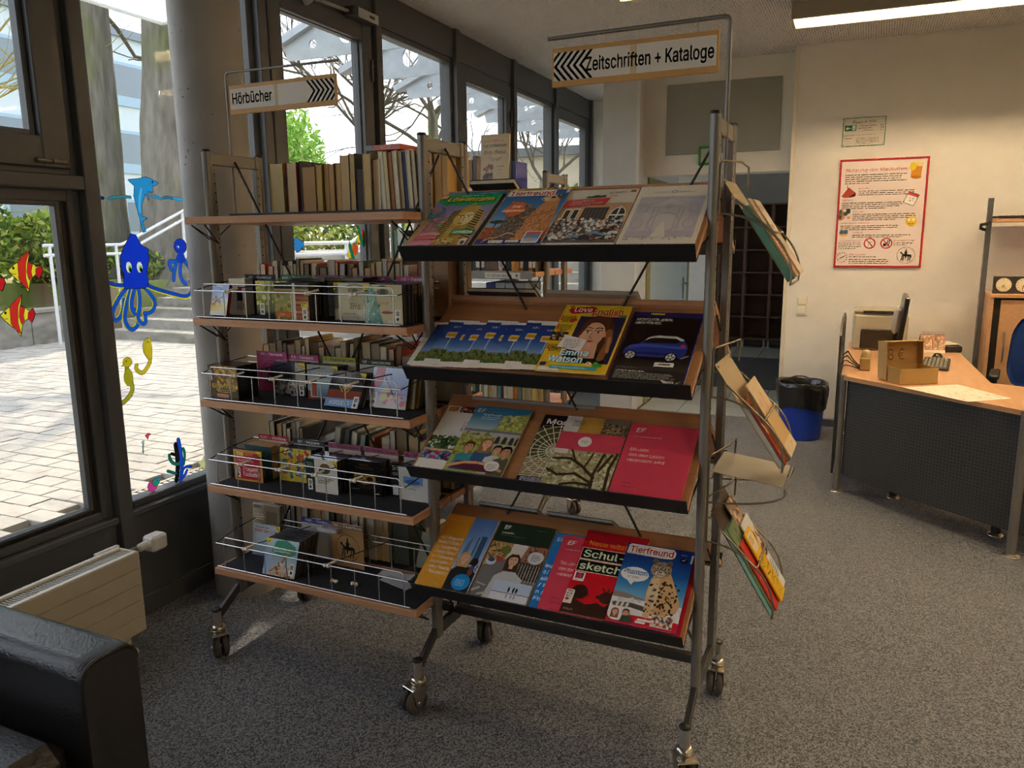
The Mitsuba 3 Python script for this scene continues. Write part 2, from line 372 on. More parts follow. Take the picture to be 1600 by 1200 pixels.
for i in range(nc):
    for du in (0.03, cw - 0.03):
        put(cb, 'leg', RB().tube([(u0 + i * cw + du, v0 + 0.06, 0.0), (u0 + i * cw + du, v0 + 0.06, 0.125)], 0.014, '#d0d2d2').lathe([(0.0, 0), (0.03, 0), (0.03, 0.012), (0.014, 0.02)], (u0 + i * cw + du, v0 + 0.06, 0), '#d0d2d2', 12), 'm_paint')

# ---------------------------------------------------------------- window wall
MULL = [-5.07, -4.07, -3.07, -2.07, -1.07, -0.066, 0.94, 1.95, 2.97, 4.0, 5.02, 6.13]
KIND = ['f', 'c', 'f', 'c', 's', 'f', 'c', 'f', 'c', 'f', 'f']
UF, UG = -0.515, -0.56
wn = 0
for a, b, kd in zip(MULL[:-1], MULL[1:], KIND):
    wn += 1
    w = thing(f'window_{wn}', 'dark grey metal window of the glazed left wall', kind='structure')
    put(w, 'mullion', RB().box((-0.63, a - 0.03, 0), (-0.492, a + 0.03, CEIL), ch=0.003), 'm_frame')
    if b == MULL[-1]:
        put(w, 'mullion', RB().box((-0.63, b - 0.03, 0), (-0.492, b + 0.03, CEIL), ch=0.003), 'm_frame')
    put(w, 'spandrel_panel', RB().box((-0.62, a + 0.03, 0.0), (-0.525, b - 0.03, 0.44), ch=0.003), 'm_frame')
    put(w, 'baseboard', RB().box((-0.526, a + 0.03, 0.0), (-0.512, b - 0.03, 0.085), ch=0.003), 'm_frame')
    put(w, 'fascia', RB().box((-0.62, a + 0.03, 2.775), (-0.518, b - 0.03, CEIL), ch=0.003), 'm_frame')
    put(w, 'sill', RB().box((-0.63, a + 0.03, 0.44), (-0.50, b - 0.03, 0.466), ch=0.004), 'm_frameside')
    lo, hi = a + 0.03, b - 0.03
    def ring(y0, y1, z0, z1, t, u_in, u_out, bot=None):
        bot = bot or t
        m = RB()
        m.box((u_out, y0, z0), (u_in, y0 + t, z1), ch=0.004).box((u_out, y1 - t, z0), (u_in, y1, z1), ch=0.004)
        return m.box((u_out, y0 + t, z0), (u_in, y1 - t, z0 + bot), ch=0.004).box((u_out, y0 + t, z1 - t), (u_in, y1 - t, z1), ch=0.004)
    def pane(y0, y1, z0, z1):
        return RB().raw([(UG, y0, z0), (UG, y1, z0), (UG, y1, z1), (UG, y0, z1)], [[0, 1, 2, 3]])
    if kd == 'f':
        t = 0.035 if wn != 11 else 0.11
        put(w, 'frame', ring(lo, hi, 0.466, 2.775, t, -0.53, -0.60, 0.03), 'm_frameside')
        put(w, 'pane', pane(lo + t, hi - t, 0.49, 2.745), 'm_glass', smooth=False)
    elif kd == 'c':
        put(w, 'frame', ring(lo, hi, 0.466, 2.775, 0.03, -0.525, -0.60), 'm_frame')
        put(w, 'sash', ring(lo + 0.03, hi - 0.03, 0.49, 2.745, 0.095, -0.51, -0.59), 'm_frame')
        put(w, 'glazing_bead', ring(lo + 0.12, hi - 0.12, 0.58, 2.66, 0.015, -0.535, -0.57), 'm_frameside')
        put(w, 'pane', pane(lo + 0.13, hi - 0.13, 0.59, 2.645), 'm_glass', smooth=False)
        put(w, 'hinge', RB().tube([(-0.50, hi - 0.045, 2.44), (-0.50, hi - 0.045, 2.56)], 0.009), 'm_frameside')
    else:
        put(w, 'frame', ring(lo, hi, 0.466, 1.735, 0.05, -0.53, -0.60, 0.035), 'm_frameside')
        put(w, 'gasket', ring(lo + 0.05, hi - 0.05, 0.50, 1.70, 0.028, -0.545, -0.575), 'm_black')
        put(w, 'glazing_bead', ring(lo + 0.078, hi - 0.078, 0.515, 1.69, 0.02, -0.535, -0.57, 0.012), 'm_frameside')
        put(w, 'pane', pane(lo + 0.09, hi - 0.09, 0.525, 1.68), 'm_glass', smooth=False)
        put(w, 'transom', RB().box((-0.62, lo, 1.728), (-0.492, hi, 1.778), ch=0.004), 'm_frame')
        sa = put(w, 'sash', ring(lo + 0.035, hi - 0.035, 1.80, 2.745, 0.105, -0.505, -0.59), 'm_frame')
        put(sa, 'glazing_bead', ring(lo + 0.14, hi - 0.14, 1.905, 2.64, 0.02, -0.53, -0.57), 'm_frameside')
        put(sa, 'pane', pane(lo + 0.155, hi - 0.155, 1.92, 2.62), 'm_glass', smooth=False)
        put(sa, 'hinge', RB().tube([(-0.498, -0.27, 1.822), (-0.498, -0.215, 1.822)], 0.008).tube([(-0.498, -0.21, 1.822), (-0.498, -0.155, 1.822)], 0.008), 'm_nickel')
        put(w, 'frame_upper', ring(lo, hi, 1.778, 2.775, 0.03, -0.525, -0.60), 'm_frame')
dc = thing('door_closer', 'dark window closer with pale end cap above the second casement', 'closer')
put(dc, 'body', RB().box((-0.505, 1.62, 2.735), (-0.44, 1.86, 2.785), '#3c3e40', 0.004), 'm_paint')
put(dc, 'end_cap', RB().box((-0.44, 1.66, 2.735), (-0.436, 1.86, 2.785), '#b9bcbb', 0.001).box((-0.4362, 1.77, 2.752), (-0.4352, 1.82, 2.767), '#3b3b38'), 'm_paint')
put(dc, 'arm', RB().bar((-0.48, 1.64, 2.76), (-0.48, 1.28, 2.745), 0.018, 0.012, '#9b9d9d').bar((-0.488, 1.30, 2.75), (-0.49, 1.26, 2.72), 0.03, 0.05, '#a5a7a7', 0.004), 'm_paint')
col = thing('column', 'round exposed concrete column between the windows and the rack', kind='structure')
put(col, None, RB().lathe([(0.138, 0.0), (0.138, CEIL)], (-0.32, 0.385, 0), n=64), 'm_concrete')

# ---------------------------------------------------------------- ceiling lamps
def luminaire(u0, u1, v0, label, seen):
    v1, zb, zt = v0 + 0.27, 2.83, 2.92
    L = thing('ceiling_lamp', label, 'lamp', 'louvred ceiling lamps')
    put(L, 'housing', RB().box((u0, v0, zt), (u1, v1, zt + 0.015), '#8d8a80').box((u0, v0, zb), (u1, v0 + 0.012, zt), '#8f8a7c', 0.002).box((u0, v1 - 0.012, zb), (u1, v1, zt), '#9a968a', 0.002)
        .box((u0, v0 + 0.012, zb), (u0 + 0.012, v1 - 0.012, zt), '#9a968a').box((u1 - 0.012, v0 + 0.012, zb), (u1, v1 - 0.012, zt), '#9a968a'), 'm_paint')
    put(L, 'hanger', RB().box((u0 + 0.05, v0 + 0.06, zt + 0.015), (u1 - 0.05, v1 - 0.06, CEIL + 0.001), '#b5b1a5'), 'm_paint')
    put(L, 'side_reflector', RB().box((u0 + 0.013, v1 - 0.014, zb + 0.002), (u1 - 0.013, v1 - 0.0121, zt - 0.007), '#8f8a7c'), 'm_paint')
    put(L, 'reflector', RB().box((u0 + 0.013, v0 + 0.013, zt - 0.006), (u1 - 0.013, v1 - 0.013, zt - 0.001), '#f2efe6'), 'm_paint')
    n = int(round((u1 - u0) / 0.085))
    bl = MB().box((0, 0.0125, zb + 0.001), (0.002, 0.2575, zb + 0.038), '#e9e4d6').done()
    bl = mikit.ply(bl[:2], 'm_paint', smooth=True, color=bl[2])
    if seen:
        for i in range(1, n):
            put(L, 'louver_blade', bl, None, to=ROOM @ tr(u0 + i * (u1 - u0) / n, v0, 0))
    vt, zz = (v0 + v1) / 2, zb + 0.062
    tb = RB().tube([(u0 + 0.04, vt, zz), (u1 - 0.04, vt, zz)], 0.013, '#ffffff', 12).done()
    k = f'{L}__tube'
    scene[k] = {**mikit.ply(tb[:2], 'm_matte', smooth=True, color=tb[2]), 'emitter': {'type': 'area', 'radiance': {'type': 'rgb', 'value': LAMP_WARM}}}


luminaire(1.69, 3.23, 3.13, 'louvred ceiling lamp above the notice board', True)
luminaire(0.83, 2.37, 2.09, 'louvred ceiling lamp at the top edge above the hanging sign', True)
for uu, vv, lb in ((3.6, 3.13, 'right of the notice board'), (3.4, 1.2, 'over the front edge of the desk'), (3.6, -0.6, 'right of the magazine trays'), (3.6, -3.0, 'behind the viewer on the right')):
    luminaire(uu, uu + 1.54, vv, 'louvred ceiling lamp outside the picture, ' + lb, False)

# ================================================================ outdoors: courtyard, canopy, trees, buildings
put(thing('ceiling_lobby', 'white ceiling beside the last windows', kind='structure'), None, RB().box((-0.62, 4.73, CEIL), (0.42, 6.3, CEIL + 0.08), '#c9c8c2'), 'm_matte')
put(thing('roof', 'flat roof edge of the building', kind='structure'), None, RB().box((-0.66, -6.1, CEIL + 0.09), (6.6, 9.6, CEIL + 0.5), '#777777'), 'm_matte')
GZ = -0.03
put(thing('ground', 'earth and grass ground beyond the courtyard', kind='structure'), None, RB().box((-90, -60, GZ - 0.5), (-0.64, 120, GZ - 0.07)), 'm_soil')
cy = thing('courtyard', 'paved courtyard outside the glazed wall', kind='structure')
put(cy, 'bed', RB().box((-9.6, -9, GZ - 0.07), (-0.64, 7.0, GZ - 0.035), '#6f6a5e'), 'm_matte')
PW, PH = 0.24, 0.16
pv = MB().box((0, 0, -0.04), (PW - 0.009, PH - 0.009, 0), '#808080', 0.004).done()
pvs = [mikit.ply(pv[:2], 'm_paver', smooth=True)]
px_az = lambda px: math.atan2((px - 800) / FPX, 1.0)
cand, rest = [], MB(ROOM)
rng = random.Random(5)
eye = np.linalg.inv(ROOM)[:3, :3] @ EYE
for j in range(-20, 44):
    for i in range(0, 31):
        x, y = -2.02 - PW * (i + 1) - (PW / 2 if j % 2 else 0), j * PH
        az = math.atan2(-(x - eye[0]), y - eye[1]) - YAW + PSI
        vis = -px_az(370) * 1.0 > 0 and math.tan(az) * FPX > 420 and math.tan(az) * FPX < 830
        cand.append((0 if vis else 1, (x - eye[0]) ** 2 + (y - eye[1]) ** 2, x, y))
cand.sort()
for k, (_, _, x, y) in enumerate(cand):
    dz, tx, ty = rng.uniform(-0.003, 0.003), rng.uniform(-0.008, 0.008), rng.uniform(-0.008, 0.008)
    M = tr(x, y, GZ + dz) @ rx(tx) @ ry(ty)
    if k < 300:
        put(cy, 'paver', pvs[0], None, to=ROOM @ M)
    else:
        rest.M = ROOM @ M
        rest.box((0, 0, -0.04), (PW - 0.009, PH - 0.009, 0))
put(cy, 'pavers_beyond', rest, 'm_paver', kind='stuff', smooth=False)
put(cy, 'kerb', RB().box((-2.02, -9, GZ - 0.04), (-1.995, 7.0, GZ + 0.002), '#a8a191').box((-1.75, -9, GZ - 0.04), (-1.725, 7.0, GZ + 0.002), '#a8a191'), 'm_paint')
put(cy, 'edge_slabs', RB().box((-1.725, -9, GZ - 0.04), (-0.64, 7.0, GZ)), 'm_paver')
dg = thing('drain_grate', 'metal drain grate running along the foot of the windows outside', 'drain grate')
put(dg, 'channel', RB().box((-1.995, -1.0, GZ - 0.06), (-1.75, 7.0, GZ - 0.03), '#2b2b2c'), 'm_paint')
sl = MB().box((-1.993, 0, -0.02), (-1.752, 0.028, 0), '#b9b2a6', 0.003).done()
sl = mikit.ply(sl[:2], 'm_paint', smooth=True, color=sl[2])
for i in range(72):
    put(dg, 'slat', sl, None, to=ROOM @ tr(0, -0.2 + i * 0.05, GZ))

pw = thing('planter_wall', 'low wall of grey concrete blocks in front of the shrubs', 'wall')
for i in range(14):
    put(pw, 'block', RB().box((-9.75, 6.9 - (i + 1) * 0.95 + 0.012, GZ - 0.05), (-9.5, 6.9 - i * 0.95, 0.46), ch=0.008), 'm_stone')
    put(pw, 'coping', RB().box((-9.80, 6.9 - (i + 1) * 0.95 + 0.006, 0.46), (-9.46, 6.9 - i * 0.95, 0.52), ch=0.008), 'm_stone')
put(thing('flower_bed', 'earth bed raised behind the low wall', 'flower bed'), None, RB().box((-26, -10, GZ), (-9.74, 7.0, 0.45)).box((-26, 7.0, GZ), (-9.35, 10, 0.85)).box((-26, 10, GZ), (-9.35, 22, 1.2)), 'm_soil')
st = thing('courtyard_steps', 'wide stone steps rising from the courtyard', 'steps')
for k in range(9):
    put(st, 'step', RB().box((-9.1, 6.95 + 0.36 * k, GZ - 0.02), (-1.4, 6.95 + 0.36 * (k + 1) + (9 if k == 8 else 0.02), 0.15 * (k + 1) - 0.03), ch=0.01), 'm_stone')
def handrail(u, label):
    h = thing('handrail', label, 'handrail', 'handrails beside the courtyard steps')
    for dz in (0.0, -0.15):
        put(h, 'rail', RB().tube([(u, 6.1, 1.50 + dz), (u, 7.5, 1.50 + dz), (u, 7.6, 1.53 + dz), (u, 10.2, 2.64 + dz), (u, 11.5, 2.64 + dz)], 0.027, '#d5d8da', 8), 'm_paint')
    for y, z0, z1 in ((6.2, GZ, 1.5), (7.4, 0.1, 1.5), (8.9, 0.7, 2.06), (10.2, 1.2, 2.62)):
        put(h, 'post', RB().tube([(u, y, z0), (u, y, z1)], 0.027, '#d5d8da', 8), 'm_paint')
handrail(-9.23, 'pale metal handrail in front of the large grey trunk, behind the blue squid sticker')
handrail(-4.6, 'pale metal handrail rising to the right in the casement beside the column')

def canopy_beam(v, label):
    b = thing('canopy_beam', label, 'beam', 'grey canopy beams with round holes')
    g = Polygon([(-0.63, 3.0), (-2.28, 3.0), (-2.31, 3.11), (-0.63, 3.78)])
    for u, z, r in ((-2.02, 3.11, 0.035), (-1.68, 3.17, 0.085), (-1.22, 3.27, 0.12), (-0.80, 3.32, 0.14)):
        g = g.difference(Point(u, z).buffer(r, 10))
    M = ROOM @ np.array([[1, 0, 0, 0], [0, 0, -1, v], [0, 1, 0, 0], [0, 0, 0, 1.0]])
    put(b, 'web', MB(M).prism(g, -0.008, 0.008), 'm_galv')
    put(b, 'flange', RB().bar((-0.63, v, 3.79), (-2.42, v, 3.085), 0.11, 0.014).bar((-0.63, v, 3.83), (-2.45, v, 3.115), 0.06, 0.05), 'm_galv')
CB = ['nearest of the grey perforated canopy beams seen through the casement', 'grey perforated canopy beam beyond the nearest one', 'third grey canopy beam seen through the second fixed window', 'fourth grey canopy beam along the facade',
      'fifth grey canopy beam seen through the far windows', 'sixth grey canopy beam at the far end', 'seventh grey canopy beam at the far end of the facade']
for i in range(7):
    canopy_beam(3.38 + 0.98 * i, CB[i])
cg = thing('canopy_roof', 'glass roof panes resting on the perforated canopy beams', 'canopy')
for i in range(6):
    v0 = 3.40 + 0.98 * i
    put(cg, 'pane', RB().raw([(-0.6, v0, 3.885), (-2.5, v0, 3.135), (-2.5, v0 + 0.94, 3.135), (-0.6, v0 + 0.94, 3.885)], [[0, 1, 2, 3]]), 'm_clear', smooth=False)
scene['m_frost'] = {'type': 'principledthin', 'base_color': rgb('#c9d6d8'), 'roughness': 0.3, 'diff_trans': 1.1}
fg = thing('glass_canopy', 'frosted glass canopy panel above the tall window with stickers', 'canopy')
put(fg, 'pane', RB().raw([(-0.64, 0.9, 3.32), (-3.18, 0.9, 3.30), (-3.18, 2.95, 3.30), (-0.64, 2.95, 3.32)], [[0, 1, 2, 3]]), 'm_frost', smooth=False)
put(fg, 'edge', RB().box((-3.20, 0.9, 3.285), (-3.17, 2.96, 3.305), '#eef2f2').box((-3.2, 2.94, 3.285), (-0.64, 2.96, 3.305), '#cfd6d6'), 'm_paint')

# trees
def limb_path(p0, d, L, rng, n=5, wob=0.25):
    p, pts = np.array(p0, float), [np.array(p0, float)]
    d = np.array(d, float) / np.linalg.norm(d)
    for _ in range(n):
        d = d + np.array([rng.gauss(0, wob), rng.gauss(0, wob), rng.gauss(0.05, wob * 0.6)]); d /= np.linalg.norm(d)
        p = p + d * L / n; pts.append(p.copy())
    return pts, d
def twigs(mb, p0, d, L, r, depth, rng, col):
    pts, d2 = limb_path(p0, d, L, rng, 4, 0.22)
    mb.tube(pts, np.linspace(r, r * 0.55, len(pts)), col, 5 if depth > 1 else 4, False)
    if depth <= 0:
        return
    for k in range(3 if depth > 1 else 4):
        q = pts[rng.choice([1, 2, 3, 4])]
        nd = d2 + np.array([rng.gauss(0, 0.75), rng.gauss(0, 0.75), rng.gauss(0.25, 0.5)])
        twigs(mb, q, nd, L * rng.uniform(0.55, 0.8), r * 0.55, depth - 1, rng, col)
def leaves(mb, c, rad, n, size, cols, rng, hollow=0.35):
    V, C = [], []
    cl = [lin(x) for x in cols]
    for _ in range(n):
        while True:
            q = np.array([rng.uniform(-1, 1) for _ in range(3)]); l = np.linalg.norm(q)
            if hollow < l < 1 and meshkit.noise((q * np.array(rad) * 1.3 + np.array(c))[None] * 1.2, 3)[0] > 0.36: break
        p = np.array(c) + q * np.array(rad)
        a = np.array([rng.gauss(0, 1) for _ in range(3)]); a /= np.linalg.norm(a)
        b = np.cross(a, [rng.gauss(0, 1), rng.gauss(0, 1), rng.gauss(0, 1)]); b /= np.linalg.norm(b)
        s = size * rng.uniform(0.6, 1.3)
        V += [p - a * s, p + b * s * 0.45, p + a * s, p - b * s * 0.45]; C += [cl[rng.randrange(len(cl))]] * 4
    mb.raw(np.array(V), np.arange(4 * n).reshape(-1, 4), np.array(C))
def big_trunk(u, v, zb, r, H, lean, seed, label, depth=3, nl=7, leafy=0):
    rng = random.Random(seed)
    t = thing('tree', label, 'tree')
    n, mm = 40, 28
    zz = np.linspace(zb - 0.3, H, n); an = np.arange(mm) * 2 * PI / mm
    flare = 1 + 0.45 * np.exp(-(zz - zb) / 0.5)
    P = []
    for i, z in enumerate(zz):
        pts = np.stack([np.cos(an), np.sin(an), np.full(mm, z * 0.35)], 1)
        k = 1 + 0.20 * (meshkit.fbm(pts * 2.3 + seed, 3, seed) - 0.5) + 0.07 * np.sin(an * 5 + seed)
        rr = r * flare[i] * k * (1 - 0.25 * i / n)
        P.append(np.stack([u + lean[0] * (z - zb) + rr * np.cos(an), v + lean[1] * (z - zb) + rr * np.sin(an), np.full(mm, z)], 1))
    F = [[i * mm + j, i * mm + (j + 1) % mm, (i + 1) * mm + (j + 1) % mm, (i + 1) * mm + j] for i in range(n - 1) for j in range(mm)]
    put(t, 'trunk', RB().raw(np.array(P).reshape(-1, 3), F), 'm_bark')
    top = np.array([u + lean[0] * (H - zb), v + lean[1] * (H - zb), H])
    for k in range(nl):
        m = RB(); a = 2 * PI * k / nl + rng.uniform(-0.3, 0.3)
        twigs(m, top - np.array([0, 0, rng.uniform(0, 1.2)]), (math.cos(a), math.sin(a), rng.uniform(0.4, 1.3)), rng.uniform(2.6, 4.0), r * 0.34, depth, rng, '#5c574b')
        put(t, 'branch', m, 'm_matte')
    if leafy:
        m = RB(); leaves(m, top + np.array([0, 0, 1.8]), (4.2, 4.2, 2.6), leafy, 0.12, ['#a7b05a', '#8c9c45', '#c0c069'], rng, 0.1)
        put(t, 'foliage', m, 'm_leaf', kind='stuff', smooth=False)
big_trunk(-11.0, 8.75, 0.85, 0.36, 7.4, (0.0, 0.025), 11, 'mossy tree trunk beside the dark window mullion, left of the large trunk', leafy=2600)
big_trunk(-9.9, 9.22, 0.85, 0.60, 7.6, (0.0, 0.09), 23, 'large grey tree trunk behind the blue dolphin sticker', leafy=2600)
big_trunk(-8.6, 17.5, 1.2, 0.17, 5.0, (0.0, -0.01), 31, 'slender bare tree in the first fixed window right of the casement', 4, 6)
big_trunk(-15.0, 24.0, 1.2, 0.2, 6.0, (0.03, 0.0), 37, 'thin bare tree at the right edge of the casement view', 4, 6)
big_trunk(-7.0, 21.5, 1.2, 0.16, 3.4, (0.05, 0.03), 41, 'forked bare tree behind the top of the middle rack frame', 4, 4)
big_trunk(-4.6, 24.0, 1.2, 0.16, 5.2, (0.0, 0.02), 47, 'bare tree in the far windows beside the grey pier', 3, 5)
def shrub(c, rad, n, size, cols, seed, label):
    t = thing('shrub', label, 'shrub')
    rng = random.Random(seed); m = RB(); leaves(m, c, rad, n, size, cols, rng)
    put(t, 'foliage', m, 'm_leaf', kind='stuff', smooth=False)
    for k in range(5):
        m = RB(); a = k * 1.3
        m.tube([(c[0], c[1], c[2] - rad[2] - 0.1), (c[0] + 0.4 * rad[0] * math.cos(a), c[1] + 0.4 * rad[1] * math.sin(a), c[2]), (c[0] + 0.7 * rad[0] * math.cos(a), c[1] + 0.7 * rad[1] * math.sin(a), c[2] + 0.5 * rad[2])], [0.03, 0.02, 0.008], '#564a38', 5)
        put(t, 'stem', m, 'm_matte')
GR = ['#7e9a3c', '#a9bd56', '#5b7a34', '#3e5a2a', '#c8d077', '#8fa648']
shrub((-10.9, 5.2, 1.55), (1.1, 1.6, 1.15), 9000, 0.075, GR, 3, 'large sunlit shrub behind the striped fish stickers')
shrub((-11.3, 2.9, 1.35), (1.2, 1.5, 1.0), 4500, 0.075, GR, 4, 'sunlit shrub at the left edge of the lower window')
shrub((-10.6, 7.3, 1.35), (0.9, 0.8, 0.75), 4200, 0.07, GR, 5, 'leafy shrub at the foot of the left trunk')
shrub((-9.9, 8.3, 1.1), (0.45, 0.9, 0.35), 1800, 0.06, GR, 6, 'low shrub beside the handrail below the blue dolphin')
shrub((-12.0, 16.5, 2.2), (3.0, 2.0, 1.4), 6000, 0.11, GR + ['#d9dd8a'], 7, 'bright bank of shrubs above the steps')
shrub((-17.0, 21.0, 4.2), (1.8, 2.0, 2.6), 5000, 0.14, ['#93c25a', '#b6d67c', '#79ab4b'], 8, 'fresh green young tree beside the column')
shrub((-5.2, 19.5, 1.9), (2.2, 1.6, 1.1), 4000, 0.11, GR, 9, 'shrubs above the steps in the right windows')
# thicket of thin bare branches at the far left
br = thing('bare_bush', 'pale bare twigs of a bush behind the upper left window', 'bush')
rng2 = random.Random(77)
for k in range(7):
    m = RB(); twigs(m, (-13.5 + rng2.uniform(-1, 1), 5.6 + rng2.uniform(-1.6, 1.6), 0.6), (rng2.gauss(0, 0.25), rng2.gauss(0, 0.25), 1), 4.2, 0.05, 3, rng2, '#b0a46c'); put(br, 'branch', m, 'm_matte')

# far buildings
hb = thing('school_building', 'pale blue-white building seen between the two tree trunks', 'building')
put(hb, 'wall', RB().box((-44, 14, 0.0), (-32, 40, 11.6), '#cfdde4'), 'm_matte')
put(hb, 'roof_edge', RB().box((-44.2, 13.8, 11.6), (-31.8, 40.2, 12.0), '#8e9aa6'), 'm_matte')
for k in range(8):
    for z in (1.6, 5.0, 8.3):
        f = put(hb, 'window', RB().box((-32.0, 15 + 3.1 * k, z), (-31.9, 17.6 + 3.1 * k, z + 2.1), '#a8c3d8'), 'm_matte')
        put(f, 'pane', RB().box((-31.9, 15.15 + 3.1 * k, z + 0.5), (-31.88, 17.45 + 3.1 * k, z + 1.95), '#7c8c98'), 'm_gloss')
bb = thing('stone_building', 'beige rendered building in the far windows', 'building')
put(bb, 'wall', RB().box((-20, 34, 0), (0.5, 46, 5.4)), 'm_beige')
put(bb, 'roof', RB().box((-20.3, 33.7, 5.4), (0.8, 46, 5.8), '#6b6f76'), 'm_matte')
for k in range(6):
    put(bb, 'window', RB().box((-18.5 + 3.2 * k, 33.94, 2.0), (-17.2 + 3.2 * k, 33.99, 3.9), '#5d666b'), 'm_gloss')

# ================================================================ the double-bay rack
BAY, DEP, ZT, ZB, YC = 0.88, 0.263, 1.852, 0.197, 0.1315
ZS = [1.621, 1.274, 0.982, 0.664, 0.344]
ZL = [1.521, 1.167, 0.857, 0.470]
TAU = math.radians(58)
SN, CS = math.sin(TAU), math.cos(TAU)

def caster_meshes():
    st = MB().tube([(0, 0, 0.113), (0, 0, 0.178)], 0.0155, '#8a8682', 16)
    cap = MB().lathe([(0.0, 0.1835), (0.012, 0.183), (0.0165, 0.180), (0.0165, 0.174)], col='#1c1c1d', n=18)
    ringm = MB().lathe([(0.016, 0.119), (0.022, 0.118), (0.027, 0.110), (0.0275, 0.104), (0.025, 0.097), (0.018, 0.094)], n=22)
    fork = MB().box((-0.030, -0.045, 0.088), (0.030, 0.020, 0.0935), ch=0.002)
    for s in (-1, 1):
        g = Polygon([(-0.045, 0.09), (0.018, 0.09), (-0.004, 0.045), (-0.016, 0.030), (-0.03, 0.033), (-0.036, 0.05)])
        m = np.array([[0, 0, 1, 0], [1, 0, 0, 0], [0, 1, 0, 0], [0, 0, 0, 1.0]]); m[0, 3] = s * 0.029
        fork.M = m; fork.prism(g, -0.0015, 0.0015); fork.M = np.eye(4)
    fork.tube([(-0.036, -0.022, 0.0425), (0.036, -0.022, 0.0425)], 0.006, n=10)
    wh = []
    for s in (-1, 1):
        w = MB(tr(s * 0.0145, -0.022, 0.0425) @ ry(PI / 2))
        w.lathe([(0.018, -0.0105), (0.032, -0.0108), (0.0395, -0.008), (0.0425, 0.0), (0.0395, 0.008), (0.032, 0.0108), (0.018, 0.0105)], n=28)
        w.lathe([(0.0, -0.009), (0.02, -0.009)], n=16).lathe([(0.0, 0.009), (0.02, 0.009)], n=16)
        wh.append(w)
    return [('stem', st, 'm_paint'), ('cap', cap, 'm_paint'), ('ring', ringm, 'm_chrome'), ('fork', fork, 'm_chrome'), ('wheel', wh[0], 'm_rubber'), ('wheel', wh[1], 'm_rubber')]
CASTER = []
for nm, m, mat in caster_meshes():
    v, f, c = m.done(); CASTER.append((nm, mikit.ply((v, f), mat, smooth=40)if nm == 'none' else mikit.ply((v, f), mat, smooth=True, color=c)))

def post_mesh(x, y, sg, z0=ZB, z1=ZT):
    m = MB().tube([(x, y, z0), (x, y, z1)], 0.0138, n=18)
    return m.box((x - 0.0105, y + sg * 0.006, z0), (x + 0.0105, y + sg * 0.030, z1), ch=0.002)
def rack_frame(R, x, y0, casters, holes=True):
    for y, sg in ((y0, 1), (y0 + DEP, -1)):
        p = put(R, 'post', post_mesh(x, y, sg), 'm_rack')
        put(p, 'cap', MB().lathe([(0.0, ZT + 0.005), (0.012, ZT + 0.0045), (0.0145, ZT + 0.002), (0.0145, ZT - 0.004)], (x, y, 0), '#1c1c1d', 18), 'm_paint')
        if holes:
            h = MB()
            for k in range(48):
                z = 0.30 + 0.032 * k
                h.tube([(x + 0.0095, y + sg * 0.022, z), (x + 0.0111, y + sg * 0.022, z)], 0.003, '#141414', 6)
            put(p, 'holes', h, 'm_matte', kind='stuff')
    put(R, 'crossbar', MB().box((x - 0.008, y0 + 0.028, 1.803), (x + 0.008, y0 + DEP - 0.028, 1.846), ch=0.003), 'm_rack')
    ft = MB().bar((x, y0 + 0.01, 0.222), (x, y0 + DEP - 0.01, 0.222), 0.018, 0.045, ch=0.003)
    for sg, ye, yp in ((-1, y0 - 0.118, y0), (1, y0 + DEP + 0.118, y0 + DEP)):
        ft.bar((x, yp, 0.225), (x, ye, 0.152), 0.018, 0.032, ch=0.003)
    put(R, 'foot', ft, 'm_rackdark')
    for (y, ang) in casters:
        ck = numbered(f'{R}__caster')
        for nm, sh in CASTER:
            k = numbered(f'{ck}__{nm}'); scene[k] = {**sh, 'to_world': T(tr(x, y, 0) @ rz(ang))}
def brace(R, x0, x1, y):
    for xa, xb in ((x0, x1), (x1, x0)):
        put(R, 'brace_rod', MB().tube([(xa, y - 0.004 if xa < xb else y + 0.004, 1.822), (xb, y - 0.004 if xa < xb else y + 0.004, 0.262)], 0.0038, '#2b2826', 6), 'm_paint')
def shelf_board(x0, x1, y0, y1, z, t=0.024):
    return MB().box((x0, y0, z - t), (x1, y1, z), ch=0.0015)
def bracket_wire(x, ya, yb, z):
    ym = (ya + yb) / 2
    return MB().tube([(x - 0.03, yb, z - 0.025), (x - 0.03, ym, z - 0.085), (x - 0.03, ya, z - 0.027), (x, ym, z - 0.09), (x + 0.03, ya, z - 0.025)], 0.0026, '#2b2b2b', 6)

